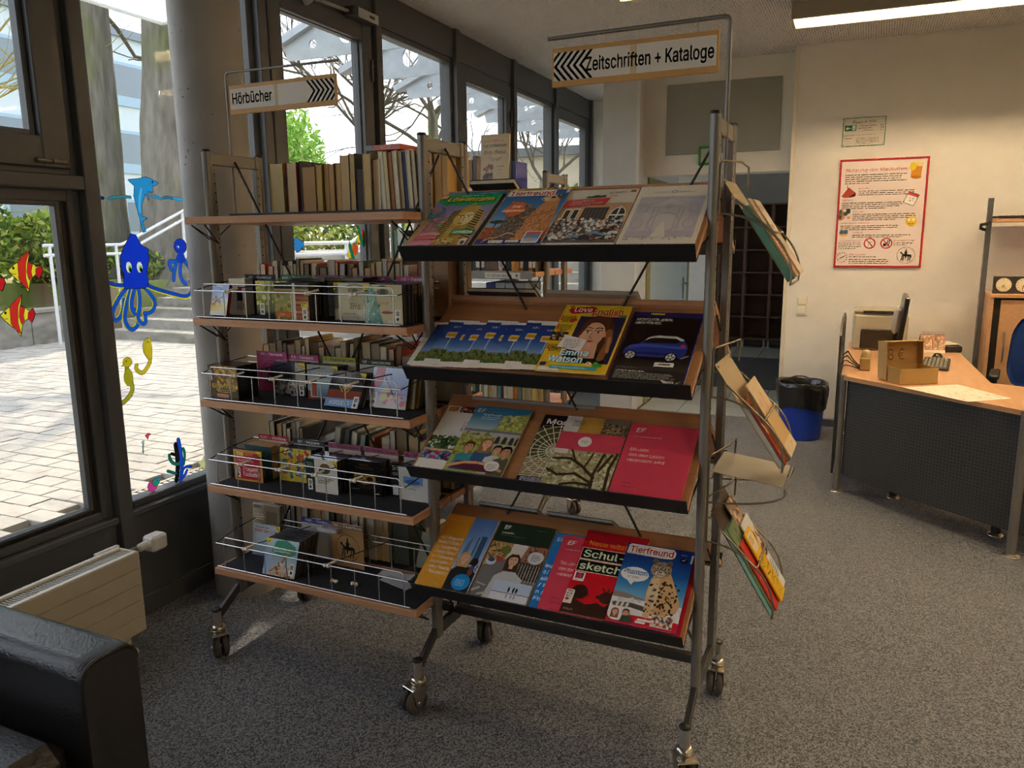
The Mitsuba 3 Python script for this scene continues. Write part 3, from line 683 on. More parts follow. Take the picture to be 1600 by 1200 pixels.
RK = thing('shelf_rack', 'large mobile grey metal rack with flat shelves left and sloped magazine trays right', 'rack')
cang = {0: (1.0, 0.3), 1: (-0.35, 0.15), 2: (0.5, 0.05)}
for i in range(3):
    rack_frame(RK, i * BAY, 0.0, [(-0.125, cang[i][0]), (DEP + 0.125, cang[i][1])])
for i in range(2):
    brace(RK, i * BAY + 0.01, (i + 1) * BAY - 0.01, YC)
    put(RK, 'rail', MB().box((i * BAY + 0.01, YC - 0.016, 0.232), ((i + 1) * BAY - 0.01, YC + 0.016, 0.258), ch=0.003), 'm_rackdark')
for k, z in enumerate(ZS):
    s = put(RK, 'shelf', shelf_board(0.0015, 0.8785, -0.12, 0.125, z), 'm_beech')
    for x in (0.03, 0.85):
        put(s, 'bracket', bracket_wire(x, -0.09, 0.09, z), 'm_paint')
    if k == 0:
        put(s, 'tray_mat', MB().box((0.115, -0.03, z), (0.868, 0.115, z + 0.011), '#1d1e20', 0.002), 'm_paint')
    else:
        put(s, 'felt', MB().box((0.016, -0.104, z), (0.864, 0.118, z + 0.003)), 'm_felt')
        g = MB(); W = '#e4e7ea'
        g.tube([(0.044, -0.108, z + 0.005), (0.044, -0.106, z + 0.108), (0.05, -0.104, z + 0.12), (0.815, -0.104, z + 0.12), (0.826, -0.106, z + 0.112), (0.826, -0.108, z + 0.005)], 0.0022, W, 6)
        g.tube([(0.013, -0.113, z + 0.097), (0.846, -0.113, z + 0.097)], 0.0026, W, 6).tube([(0.012, -0.112, z + 0.006), (0.85, -0.112, z + 0.006)], 0.0026, W, 6)
        for i in range(1, 8):
            g.tube([(0.044 + 0.0978 * i, -0.110, z + 0.006), (0.044 + 0.0978 * i, -0.110, z + 0.100)], 0.0019, W, 6)
        put(s, 'front_guard', g, 'm_wire')
        g = MB()
        for dz in (0.128, 0.106):
            g.tube([(0.02, 0.112, z + dz), (0.86, 0.112, z + dz)], 0.0022, W, 6)
        for i in range(9):
            g.tube([(0.044 + 0.0978 * i, 0.114, z + 0.006), (0.044 + 0.0978 * i, 0.114, z + 0.108)], 0.0019, W, 6)
        put(s, 'back_guard', g, 'm_wire')
        put(s, 'side_cord', MB().tube([(0.846, -0.112, z + 0.097), (0.862, 0.0, z + 0.118), (0.866, 0.11, z + 0.125)], 0.0018, '#242424', 5), 'm_paint')
        put(s, 'side_cord', MB().tube([(0.013, -0.112, z + 0.097), (0.012, 0.0, z + 0.118), (0.014, 0.11, z + 0.125)], 0.0018, '#242424', 5), 'm_paint')
        for x in {1: (0.165, 0.507, 0.685), 2: (0.165, 0.335, 0.49, 0.648), 3: (0.165, 0.335, 0.49, 0.648), 4: (0.155, 0.52)}[k]:
            b = MB()
            for dx in (-0.007, 0.007):
                b.lathe([(0.0, -0.0065), (0.005, -0.005), (0.0068, 0.0), (0.005, 0.005), (0.0, 0.0065)], (x + dx, -0.116, z + 0.097), '#efe9db', 10)
            b.tube([(x, -0.113, z + 0.099), (x + 0.02, -0.085, z + 0.107)], 0.0042, '#e6dfcd', 6)
            put(s, 'divider_peg', b, 'm_paint')
            put(s, 'divider_cord', MB().tube([(x + 0.02, -0.085, z + 0.107), (x + 0.12, 0.105, z + 0.125)], 0.0018, '#242424', 5), 'm_paint')
    sb = put(RK, 'back_shelf', shelf_board(0.0015, 0.8785, 0.138, 0.383, z), 'm_beech')
    put(sb, 'felt', MB().box((0.016, 0.145, z), (0.864, 0.378, z + 0.003)), 'm_felt')
def tray(k):
    return frame((0.89, -0.153, ZL[k] - 0.024), (1, 0, 0), (0, SN, CS))
BT = [1.690, 1.357, 0.998, 0.633]
def back_tray(k):
    return frame((1.75, 0.149 + 0.355 * SN, BT[k] - 0.355 * CS), (-1, 0, 0), (0, -SN, CS))
for k in range(4):
    for nm, M in (('magazine_tray', tray(k)), ('back_tray', back_tray(k))):
        t = numbered(f'{RK}__{nm}')
        put(t, 'board', MB(M).box((0, 0, -0.018), (0.86, 0.355, 0), ch=0.0015), 'm_beech_shaded' if nm[0] == 'm' else 'm_beech')  # front boards take the beech copy with shade in its colour
        for xe in (0.8602, -0.0012):
            put(t, 'edge_band', MB(M).box((xe, 0.0, -0.0179), (xe + 0.001, 0.355, -0.0001)), 'm_beech')
        put(t, 'lip', MB(M).box((-0.002, -0.003, -0.024), (0.862, 0.0, 0.029), ch=0.001).box((-0.002, 0.0, -0.024), (0.862, 0.06, -0.0185)), 'm_black')
        for xe, xo in ((0.0, -0.004), (0.86, 0.864)):
            put(t, 'bracket', MB(M).tube([(xe, 0.30, -0.02), (xo, 0.17, -0.05), (xe, 0.05, -0.02)], 0.003, n=6), 'm_black')
put(RK, 'sign_pole', MB().tube([(1.765, YC, 1.60), (1.765, YC, 2.097)] + arc((1.747, YC, 2.097), 0.018, 0, PI / 2, 6, (1, 0, 0), (0, 0, 1))[1:] + [(1.242, YC, 2.112)], 0.0062, n=12), 'm_rack')
put(RK, 'sign_pole', MB().tube([(-0.008, YC, 1.60), (-0.008, YC, 2.117)] + arc((0.008, YC, 2.117), 0.016, PI, PI / 2, 6, (1, 0, 0), (0, 0, 1))[1:] + [(0.488, YC, 2.128)], 0.0042, n=12), 'm_rack')

# hanging signs
def sign(label, x0, x1, z0, z1, text, arrow_left, hooks, ztop):
    s = thing('hanging_sign', label, 'sign')
    M = frame((x0, YC - 0.005, z0), (1, 0, 0), (0, 0, 1)); w, h = x1 - x0, z1 - z0
    put(s, 'board', MB(M).box((0, 0, -0.010), (w, h, 0), '#c99a5c', 0.001), 'm_paint')
    p = MB(M); A, Wd = (0.006, w - 0.006), (0.017, h - 0.013)
    p.poly([(A[0], Wd[0]), (A[1], Wd[0]), (A[1], Wd[1]), (A[0], Wd[1])], 0.0003, '#e9e1d6')
    cl = sbox(A[0], Wd[0], A[1], Wd[1]); cx = (Wd[0] + Wd[1]) / 2; hh = (Wd[1] - Wd[0]) / 2
    for i in range(-2, 5):
        if arrow_left:
            x = 0.006 + 0.0195 * i; pts = [(x, cx), (x + hh * 0.85, cx + hh), (x + hh * 0.85 + 0.0095, cx + hh), (x + 0.0095, cx), (x + hh * 0.85 + 0.0095, cx - hh), (x + hh * 0.85, cx - hh)]
            if i < -1: continue
        else:
            x = w - 0.006 - 0.0195 * i; pts = [(x, cx), (x - hh * 0.85, cx + hh), (x - hh * 0.85 - 0.0095, cx + hh), (x - 0.0095, cx), (x - hh * 0.85 - 0.0095, cx - hh), (x - hh * 0.85, cx - hh)]
            if i < -1: continue
        g = Polygon(pts).buffer(0).intersection(cl)
        if not arrow_left: g = g.intersection(sbox(w * 0.70, 0, w, h))
        p.poly(g, 0.0006, '#141416')
    if arrow_left:
        p.text(text, 0.103, 0.038, 0.0006, 0.036, '#141416', w=w - 0.103 - 0.012, bold=True)
        p.poly([(w * 0.49, Wd[0]), (w * 0.53, Wd[0]), (w * 0.53, Wd[1]), (w * 0.49, Wd[1])], 0.0004, '#d9c7a4')
    else:
        p.text(text, 0.012, 0.036, 0.0006, 0.036, '#141416', w=0.185, bold=True)
        p.poly([(w * 0.445, Wd[0]), (w * 0.475, Wd[0]), (w * 0.475, Wd[1]), (w * 0.445, Wd[1])], 0.0004, '#d9c7a4')
    put(s, 'print', p, 'm_matte')
    for hx in hooks:
        m = MB().tube(arc((hx, YC, ztop - 0.004), 0.0085, 0, 2 * PI, 14, (0, 1, 0), (0, 0, 1))[:-1], 0.0013, n=6, closed=True)
        m.tube([(hx, YC, ztop - 0.012), (hx + 0.004, YC, ztop - 0.018), (hx - 0.003, YC, ztop - 0.025), (hx + 0.004, YC, ztop - 0.032), (hx, YC, z1 - 0.004)], 0.0013, n=6)
        put(s, 'hook', m, 'm_chrome')
sign('hanging wooden sign reading Zeitschriften + Kataloge above the magazine trays', 1.256, 1.738, 1.975, 2.083, 'Zeitschriften + Kataloge', True, (1.40, 1.678), 2.107)
sign('hanging wooden sign reading Hörbücher above the left bay', 0.006, 0.477, 1.987, 2.087, 'Hörbücher', False, (0.068, 0.387), 2.126)

# ================================================================ printed matter
LAY = 5e-5
class CV:
    """Flat print: coloured shapes on a sheet, x and y from 0 to 1."""
    def __init__(s, M, w, h, z=0.0):
        s.m, s.w, s.h, s.z, s.k = MB(M), w, h, z, 0
        s.clip = sbox(0, 0, w, h)
    def nz(s):
        s.k += 1
        return s.z + s.k * LAY
    def poly(s, pts, col, clip=None):
        g = Polygon([(x * s.w, y * s.h) for x, y in pts]).buffer(0).intersection(s.clip)
        s.m.poly(g, s.nz(), col); return s
    def rect(s, x0, y0, x1, y1, col):
        return s.poly([(x0, y0), (x1, y0), (x1, y1), (x0, y1)], col)
    def ell(s, cx, cy, rx, ry, col, n=18, ang=0.0, a0=0, a1=2 * PI):
        t = np.linspace(a0, a1, n); ca, sa = math.cos(ang), math.sin(ang)
        X, Y = rx * s.w * np.cos(t), ry * s.w * np.sin(t)
        g = Polygon(np.column_stack([cx * s.w + X * ca - Y * sa, cy * s.h + X * sa + Y * ca])).buffer(0).intersection(s.clip)
        s.m.poly(g, s.nz(), col); return s
    def line(s, pts, wd, col):
        g = LineString([(x * s.w, y * s.h) for x, y in pts]).buffer(wd * s.w / 2, 3).intersection(s.clip)
        s.m.poly(g, s.nz(), col); return s
    def grad(s, x0, y0, x1, y1, cols, horiz=False):
        """A printed colour run of a sky or backdrop picture, stops from bottom to top (or left to right)."""
        n = len(cols); z = s.nz(); V, C = [], []
        for i, c in enumerate(cols):
            t = i / (n - 1)
            if horiz: V += [(x0 + (x1 - x0) * t, y0), (x0 + (x1 - x0) * t, y1)]
            else: V += [(x0, y0 + (y1 - y0) * t), (x1, y0 + (y1 - y0) * t)]
            C += [lin(c)] * 2
        V = [(x * s.w, y * s.h, z) for x, y in V]
        F = [[2 * i, 2 * i + 1, 2 * i + 3, 2 * i + 2] for i in range(n - 1)]
        s.m.raw(V, F, np.array(C)); return s
    def text(s, t, x, y, h, col, w=None, bold=False, shear=0.0, align='l', dx=0.0, shadow=None):
        if shadow:
            s.m.text(t, x * s.w + 0.012 * s.w, y * s.h - 0.010 * s.w, s.nz(), h * s.h, shadow, w and w * s.w, True, shear, align)
        s.m.text(t, x * s.w, y * s.h, s.nz(), h * s.h, col, w and w * s.w, bold, shear, align); return s
    def para(s, x, y, w, rows, lh, col, seed=1, ink=0.5):
        """Rows of unreadably small print as word-sized bars."""
        r = random.Random(seed); z = s.nz(); V = []
        for i in range(rows):
            p, yy, end = x, y - i * lh, x + w * (r.uniform(0.6, 1.0) if i == rows - 1 else r.uniform(0.9, 1.0))
            while p < end:
                q = min(p + r.uniform(0.02, 0.085) * max(w, 0.3) * 1.6, end)
                V += [(p * s.w, yy * s.h, z), (q * s.w, yy * s.h, z), (q * s.w, (yy + lh * ink) * s.h, z), (p * s.w, (yy + lh * ink) * s.h, z)]
                p = q + 0.012
        s.m.raw(V, np.arange(len(V)).reshape(-1, 4), col); return s
    def specks(s, x0, y0, x1, y1, n, size, cols, seed=1, asp=1.0):
        r = random.Random(seed); z = s.nz(); V, C = [], []; cl = [lin(c) for c in cols]
        for i in range(n):
            cx, cy, a = r.uniform(x0, x1), r.uniform(y0, y1), size * r.uniform(0.5, 1.3)
            t0 = r.uniform(0, 1); k = 5
            zz = z + (i % 4) * 1.1e-5
            for j in range(k):
                t = t0 + 2 * PI * j / k
                xx = min(max(cx + a * math.cos(t), 0.001), 0.999); yy = min(max(cy + a * asp * math.sin(t) * s.w / s.h, 0.001), 0.999)
                V.append((xx * s.w, yy * s.h, zz))
            C += [cl[r.randrange(len(cl))]] * k
        F = np.array([[5 * i, 5 * i + j, 5 * i + j + 1] for i in range(n) for j in (1, 2, 3)])
        s.m.raw(V, F, np.array(C)); s.k += 1; return s
    def face(s, cx, cy, r, skin, hair, long=True, smile=True):
        """A small printed portrait: hair, face, features."""
        a = s.w / s.h
        if long:
            s.poly([(cx - 1.25 * r, cy - 2.3 * r * a), (cx - 1.3 * r, cy + 0.3 * r * a), (cx - 0.7 * r, cy + 1.25 * r * a), (cx + 0.6 * r, cy + 1.3 * r * a), (cx + 1.2 * r, cy + 0.4 * r * a), (cx + 1.3 * r, cy - 2.2 * r * a)], hair)
        else:
            s.ell(cx, cy + 0.3 * r * a, 1.08 * r, 1.15 * r, hair)
        s.rect(cx - 0.35 * r, cy - 1.7 * r * a, cx + 0.35 * r, cy, skin)
        s.ell(cx, cy - 0.05 * r * a, 0.85 * r, 1.12 * r, skin)
        s.poly([(cx - 0.9 * r, cy + 0.25 * r * a), (cx - 0.7 * r, cy + 1.05 * r * a), (cx + 0.6 * r, cy + 1.12 * r * a), (cx + 0.9 * r, cy + 0.3 * r * a), (cx + 0.5 * r, cy + 0.75 * r * a), (cx - 0.3 * r, cy + 0.7 * r * a)], hair)
        for sx in (-1, 1):
            s.ell(cx + sx * 0.36 * r, cy + 0.1 * r * a, 0.13 * r, 0.07 * r, '#2e221c', 8); s.line([(cx + sx * 0.2 * r, cy + 0.3 * r * a), (cx + sx * 0.55 * r, cy + 0.29 * r * a)], 0.07 * r, hair)
        s.line([(cx, cy), (cx + 0.08 * r, cy - 0.28 * r * a)], 0.06 * r, '#b07a60')
        s.ell(cx, cy - 0.58 * r * a, 0.34 * r, 0.11 * r, '#b5524c' if not smile else '#a8443f', 10)
        if smile: s.ell(cx, cy - 0.56 * r * a, 0.26 * r, 0.06 * r, '#f4ede4', 8)
        return s
    def put(s, parent, name='cover_print', mat='m_gloss'):
        return put(parent, name, s.m, mat)


def mag(k, name, x, sb, w, h, z, th, base, draw, label, cat='magazine', page='#e6dfd0', group=None):
    """A magazine lying on tray k: left edge at x, lower edge sb up the board, z above it."""
    M = tray(k) @ tr(x - 0.89, sb, z)
    t = thing(name, label, cat, group)
    put(t, 'pages', MB(M).box((0.001, 0.001, 0.0), (w - 0.001, h - 0.001, th - 0.0006), page), 'm_paint')
    put(t, 'cover', MB(M).box((0, 0, th - 0.0006), (w, h, th), base, 0.0002).box((0, 0, 0), (w, h, -0.0004), base).box((-0.0004, 0, -0.0004), (0.0004, h, th), base), 'm_gloss')
    c = CV(M, w, h, th)
    draw(c); c.put(t)
    return t


# ---- top tray
def d_mask(c):
    c.grad(0, 0, 1, 1, ['#b5707c', '#c88f9c', '#8f86b4', '#6b6fae'])
    c.poly([(0, 0.86), (0, 1), (1, 1), (1, 0.80), (0.9, 0.78), (0.84, 0.74), (0.78, 0.78), (0.7, 0.74), (0.6, 0.79), (0.45, 0.75), (0.3, 0.79), (0.2, 0.76), (0.1, 0.8)], '#1fa25c')
    c.rect(0, 0.0, 0.09, 0.72, '#d8b183').para(0.01, 0.69, 0.07, 34, 0.02, '#8a6a4a', 4)
    c.poly([(0.42, 0.02), (0.33, 0.42), (0.44, 0.66), (0.6, 0.76), (0.78, 0.75), (0.92, 0.62), (0.98, 0.36), (0.93, 0.02)], '#caa34f')
    for i in range(13):
        y = 0.10 + i * 0.043
        c.poly([(0.36 + 0.004 * i, y), (0.52, y + 0.045), (0.52, y + 0.062), (0.35 + 0.004 * i, y + 0.02)], '#2a2320')
        c.poly([(0.97 - 0.005 * i, y), (0.80, y + 0.045), (0.80, y + 0.062), (0.97 - 0.005 * i, y + 0.02)], '#3a2e26')
    c.ell(0.66, 0.50, 0.155, 0.20, '#d9b45c').ell(0.72, 0.50, 0.09, 0.18, '#f0dba0')
    for sx in (-1, 1):
        c.ell(0.66 + sx * 0.065, 0.53, 0.035, 0.016, '#fff6dd').ell(0.66 + sx * 0.065, 0.53, 0.014, 0.014, '#17140f').line([(0.66 + sx * 0.02, 0.56), (0.66 + sx * 0.12, 0.565)], 0.014, '#1e2430')
    c.line([(0.665, 0.53), (0.67, 0.45)], 0.016, '#a67c30').ell(0.66, 0.405, 0.04, 0.013, '#8e5e2c').rect(0.625, 0.16, 0.69, 0.36, '#b48a3d')
    c.poly([(0.62, 0.76), (0.68, 0.82), (0.72, 0.76)], '#c79b3e')
    for i, (x, y, l) in enumerate([(0.10, 0.06, 0.34), (0.12, 0.13, 0.30), (0.16, 0.20, 0.26), (0.1, 0.02, 0.3)]):
        c.line([(x, y), (x + l * 0.6, y + 0.02), (x + l, y + 0.01)], 0.075, ['#e08a94', '#d8727f', '#eaa1a0', '#e79aa4'][i])
    c.specks(0.12, 0.28, 0.36, 0.6, 40, 0.03, ['#c97f86', '#e0a39a', '#6aa595', '#b06a80'], 3)
    c.ell(0.13, 0.64, 0.14, 0.13, '#2f6fa8').ell(0.11, 0.66, 0.09, 0.1, '#b08a8a').ell(0.09, 0.55, 0.09, 0.06, '#3b8aa0')
    c.text('Löwenzahn', 0.15, 0.845, 0.075, '#f6d54a', w=0.78, bold=True, shear=0.2, shadow='#3c2a12').rect(0.02, 0.9, 0.13, 0.97, '#e6a08c')
    c.para(0.35, 0.945, 0.45, 1, 0.02, '#dff0d0', 5)
    c.rect(0.62, 0.20, 0.98, 0.29, '#2f8a55').text('Schätze', 0.64, 0.215, 0.055, '#fbf7e2', w=0.32, bold=True, shear=0.15).para(0.72, 0.30, 0.24, 1, 0.025, '#2f8a55', 9)
    c.rect(0.5, 0.02, 0.76, 0.13, '#d8b565').specks(0.52, 0.03, 0.74, 0.11, 18, 0.02, ['#8a6a3c', '#efe0b0', '#6b5130'], 8).rect(0.86, 0.01, 0.97, 0.12, '#f0e6da').rect(0.89, 0.02, 0.95, 0.08, '#55504a')
def d_meer(c):
    c.grad(0, 0.3, 1, 1, ['#8db3cf', '#4f8abc', '#2f6fa9', '#1f5a97'])
    c.rect(0, 0, 1, 0.30, '#a4593a').specks(0, 0.02, 0.6, 0.3, 90, 0.022, ['#8d4a2e', '#b96d48', '#7b4430'], 2).ell(0.13, 0.40, 0.12, 0.05, '#2f3d33').rect(0.12, 0.3, 0.14, 0.4, '#2a2d26')
    c.rect(0, 0, 1, 0.085, '#352f78').rect(0.2, 0.02, 0.42, 0.07, '#e9e2d0').rect(0.46, 0.03, 0.66, 0.07, '#e9e2d0')
    c.poly([(0.18, 0.10), (0.25, 0.42), (0.36, 0.66), (0.52, 0.72), (0.62, 0.60), (0.6, 0.3), (0.52, 0.08)], '#6f6256')
    c.poly([(0.5, 0.08), (0.56, 0.45), (0.66, 0.7), (0.74, 0.86), (0.9, 0.86), (0.96, 0.55), (0.98, 0.3), (0.9, 0.05)], '#cf8a55')
    c.specks(0.22, 0.12, 0.56, 0.62, 240, 0.016, ['#564b42', '#8a7a69', '#463d38', '#7a6a5a'], 6, 1.6).specks(0.6, 0.1, 0.93, 0.66, 260, 0.014, ['#dd9c68', '#b9733f', '#e6ad7c', '#a8653a'], 7, 1.6)
    c.ell(0.42, 0.66, 0.13, 0.10, '#7d7063', ang=-0.4).ell(0.56, 0.62, 0.06, 0.035, '#5d534b', ang=-0.3).ell(0.43, 0.68, 0.035, 0.03, '#1d1815').ell(0.36, 0.69, 0.03, 0.03, '#4a4039').ell(0.61, 0.625, 0.018, 0.014, '#15110f')
    c.ell(0.78, 0.83, 0.15, 0.105, '#dca877', ang=0.1).ell(0.68, 0.815, 0.07, 0.04, '#ecc69c').ell(0.79, 0.845, 0.032, 0.028, '#241a14').ell(0.9, 0.84, 0.035, 0.035, '#6b4c33').ell(0.645, 0.81, 0.018, 0.014, '#1a1310')
    c.line([(0.5, 0.46), (0.72, 0.52), (0.93, 0.60)], 0.06, '#b77a4c').rect(0.02, 0.885, 0.78, 0.995, '#f4ead9').text('Tierfreund', 0.04, 0.90, 0.08, '#b3202c', w=0.72, bold=True)
    c.para(0.05, 0.885, 0.4, 1, 0.014, '#efe6d6', 2).ell(0.89, 0.88, 0.06, 0.045, '#1d2250').line([(0.87, 0.885), (0.885, 0.875), (0.915, 0.895)], 0.012, '#f2efe6').rect(0.94, 0.93, 0.99, 0.995, '#e8c9c0')
    c.poly([(0.12, 0.62), (0.18, 0.74), (0.17, 0.79), (0.40, 0.75), (0.46, 0.62), (0.43, 0.53), (0.30, 0.48), (0.2, 0.52)], '#e2682f').text('Erd-', 0.22, 0.655, 0.05, '#fff3d8', w=0.17, bold=True).text('männchen', 0.10, 0.575, 0.05, '#fff3d8', w=0.36, bold=True, shadow='#d65a22')
    c.line([(0.12, 0.05), (0.2, 0.10), (0.30, 0.11), (0.42, 0.19), (0.5, 0.17)], 0.035, '#d9a98a').line([(0.1, 0.02), (0.14, 0.08)], 0.02, '#cf9c7c').line([(0.24, 0.03), (0.25, 0.1)], 0.02, '#cf9c7c').specks(0.14, 0.06, 0.44, 0.17, 30, 0.010, ['#7c4a32', '#8c5a40'], 4)
    c.rect(0.70, 0.01, 0.95, 0.21, '#f3ecdd').grad(0.715, 0.02, 0.935, 0.20, ['#dbe4ec', '#5c9ad0', '#d85b3a']).ell(0.8, 0.07, 0.04, 0.05, '#d7a884')
def d_will(c):
    c.rect(0, 0.74, 1, 1, '#efe4d0').rect(0, 0, 1, 0.74, '#d9a97c').rect(0, 0.04, 1, 0.4, '#6d6660').rect(0, 0, 1, 0.045, '#efe6d8')
    c.rect(0.34, 0.40, 0.70, 0.66, '#3b3733')
    for i in range(6): c.rect(0.36 + 0.055 * i, 0.42, 0.395 + 0.055 * i, 0.64, '#55504a')
    for x in (0.07, 0.19): c.rect(x, 0.45, x + 0.1, 0.64, '#f0e8da').rect(x + 0.015, 0.46, x + 0.085, 0.62, '#2f3133')
    c.ell(0.86, 0.50, 0.12, 0.24, '#f2eadc').ell(0.86, 0.50, 0.10, 0.21, '#2f3336').rect(0.76, 0.36, 0.96, 0.5, '#2f3336').rect(0.845, 0.38, 0.87, 0.68, '#f2eadc').rect(0.75, 0.5, 0.97, 0.525, '#f2eadc')
    c.specks(0.02, 0.10, 0.98, 0.46, 420, 0.026, ['#f3eee6', '#23211f', '#d9cfc4', '#3a3633', '#c58f76', '#8fa4c2', '#e6e0d8', '#5a544f', '#efe8e0', '#7a2f30', '#2b2b2e'], 12, 1.2)
    for x, y, col in ((0.12, 0.12, '#efe9e2'), (0.66, 0.2, '#6f9cc6'), (0.80, 0.24, '#2a2725'), (0.92, 0.2, '#ece5dd'), (0.40, 0.14, '#8596ae'), (0.55, 0.13, '#37352f')):
        c.ell(x, y, 0.075, 0.055, col, 12).ell(x + 0.02, y + 0.065, 0.026, 0.03, '#b98266', 10).line([(x, y - 0.02), (x + 0.13, y - 0.05)], 0.035, '#3c4350')
    c.poly([(0.0, 0.66), (0.02, 0.80), (0.66, 0.83), (0.60, 0.70)], '#d8403c').text('WILLKOMMEN AN', 0.10, 0.765, 0.028, '#f6e7df', w=0.32).text('UNSEREN HOCHSCHULEN', 0.10, 0.722, 0.028, '#f6e7df', w=0.46).para(0.1, 0.695, 0.44, 1, 0.016, '#f3d3cb', 3)
    c.poly([(0.28, 0.83), (0.3, 0.86), (0.36, 0.86), (0.42, 0.885), (0.5, 0.87), (0.56, 0.885), (0.58, 0.84)], '#4a4540')
    c.rect(0.62, 0.845, 0.74, 0.875, '#e0c39a').para(0.6, 0.93, 0.26, 3, 0.014, '#7a736a', 6).rect(0.90, 0.92, 0.935, 0.965, '#3f9a5f').rect(0.94, 0.92, 0.975, 0.965, '#d2483e')
def d_uni(c):
    c.rect(0.06, 0.10, 0.94, 0.80, '#cfc6c8').rect(0.06, 0.74, 0.94, 0.80, '#c4bdc6')
    c.poly([(0.18, 0.62), (0.5, 0.77), (0.82, 0.62)], '#d9d0cd').rect(0.2, 0.20, 0.8, 0.62, '#d8cfcc').line([(0.18, 0.62), (0.5, 0.77), (0.82, 0.62)], 0.012, '#b9b0b6').line([(0.16, 0.61), (0.84, 0.61)], 0.01, '#bdb4b8')
    c.ell(0.5, 0.34, 0.22, 0.26, '#cac1c4').ell(0.5, 0.34, 0.18, 0.22, '#dcd4d0').ell(0.5, 0.62, 0.06, 0.06, '#c6bdc3')
    for x in (0.11, 0.78): c.rect(x, 0.52, x + 0.12, 0.64, '#c3bac0').rect(x + 0.02, 0.53, x + 0.1, 0.63, '#d0c8ca')
    for x in (0.16, 0.84): c.ell(x, 0.32, 0.085, 0.12, '#c2b9bf').ell(x, 0.32, 0.065, 0.10, '#d2cacc')
    for x in (0.3, 0.36, 0.64, 0.70): c.rect(x, 0.2, x + 0.02, 0.6, '#c8bfc3')
    c.rect(0.06, 0.10, 0.94, 0.2, '#c9bfc6').poly([(0.40, 0.10), (0.46, 0.28), (0.5, 0.36), (0.54, 0.28), (0.6, 0.10)], '#eee6d6').specks(0.08, 0.06, 0.92, 0.12, 60, 0.012, ['#a59da0', '#8f878c', '#e6ddd0'], 4)
    c.text('UNIVERSITÄT', 0.2, 0.865, 0.02, '#9a948c', w=0.22).text('OSNABRÜCK', 0.57, 0.865, 0.02, '#9a948c', w=0.22).ell(0.495, 0.88, 0.045, 0.035, '#b3aca4').ell(0.495, 0.88, 0.032, 0.024, '#efe4d0')


MT = 0.205
mag(0, 'comic_booklet', 0.898, 0.03, 0.205, 0.320, 0.0005, 0.003, '#4f8eb0', lambda c: c.rect(0, 0, 1, 1, '#4f8eb0').text('Lernen', 0.55, 0.955, 0.03, '#e8d7c8', w=0.3), 'blue booklet peeking out above the green-headed magazine with the gold mask', 'booklet')
mag(0, 'magazine', 0.885, 0.028, 0.208, 0.300, 0.0041, 0.0035, '#1fa25c', d_mask, "green-headed children's magazine with a golden striped mask on its cover")
mag(0, 'magazine', 1.095, 0.026, 0.205, 0.303, 0.0005, 0.004, '#1a1a1c', lambda c: c.rect(0, 0, 1, 1, '#1b1b1d'), 'black magazine under the meerkat magazine, showing only its left strip')
mag(0, 'magazine', 1.112, 0.028, 0.207, 0.322, 0.0049, 0.003, '#b48a4a', lambda c: c.specks(0, 0.8, 1, 1, 160, 0.03, ['#d9b56a', '#7a5426', '#efd79a', '#9a6f34'], 3), 'golden patterned magazine peeking out above the meerkat magazine')
mag(0, 'magazine', 1.120, 0.030, 0.203, 0.298, 0.0083, 0.0035, '#2f6fa9', d_meer, 'blue magazine with two meerkats hugging on its cover')
mag(0, 'brochure', 1.322, 0.032, 0.206, 0.300, 0.0005, 0.004, '#efe4d0', d_will, 'cream brochure with a red banner over a crowd of students on the top tray', 'brochure')
mag(0, 'brochure', 1.534, 0.040, 0.206, 0.300, 0.0005, 0.004, '#efe6d4', d_uni, 'pale cream brochure with a washed-out drawing of a university facade', 'brochure')

# ---- second tray: leaflets, two magazines
def d_leaf(c):
    c.grad(0, 0.06, 1, 0.95, ['#d4e0ea', '#a9c4e0', '#5f86be', '#31549c', '#27418a', '#27418a'])
    c.rect(0, 0.955, 1, 1, '#e9ece9').rect(0, 0, 1, 0.10, '#eee5d8').rect(0, 0.1, 1, 0.30, '#4e6a33')
    r = random.Random(9)
    for i in range(46):
        x = r.uniform(0, 1); c.m.raw([(x * c.w, 0.24 * c.h, c.z + 0.0004), ((x + 0.03) * c.w, 0.24 * c.h, c.z + 0.0004), ((x + r.uniform(-0.03, 0.05)) * c.w, r.uniform(0.31, 0.37) * c.h, c.z + 0.0004)], [[0, 1, 2]], ['#5c7a3a', '#48632f', '#7a9148'][i % 3])
    c.k += 8
    c.specks(0, 0.12, 1, 0.31, 110, 0.04, ['#3d5428', '#6b8040', '#7d7a52', '#2f4522', '#867a55'], 5, 1.5)
    c.rect(0.40, 0.34, 0.43, 0.62, '#c9d4de').poly([(0.20, 0.60), (0.22, 0.58), (0.66, 0.58), (0.68, 0.60), (0.68, 0.695), (0.66, 0.71), (0.22, 0.71), (0.20, 0.695)], '#f0f0ea').poly([(0.215, 0.60), (0.665, 0.60), (0.665, 0.695), (0.215, 0.695)], '#e8ad2c').para(0.27, 0.635, 0.34, 1, 0.04, '#6b5216', 3)
    c.text('WIR SCHAFFEN', 0.26, 0.815, 0.042, '#e6ebf2', w=0.68)
    c.para(0.55, 0.05, 0.36, 2, 0.02, '#9a948a', 7, 0.3)
LX = [0.893, 0.912, 0.930, 0.988, 1.021, 1.067, 1.122, 1.155, 1.204, 1.258]
tl = thing('leaflet_sheet', 'white printed sheet leaning under the leftmost blue leaflet', 'leaflet')
Ml = tray(1) @ tr(0.876 - 0.89, 0.036, 0.0005) @ rz(0.03)
put(tl, 'paper', MB(Ml).box((0, 0, 0), (0.105, 0.208, 0.0008), '#e8e2d6'), 'm_paint')
c = CV(Ml, 0.105, 0.208, 0.0008)
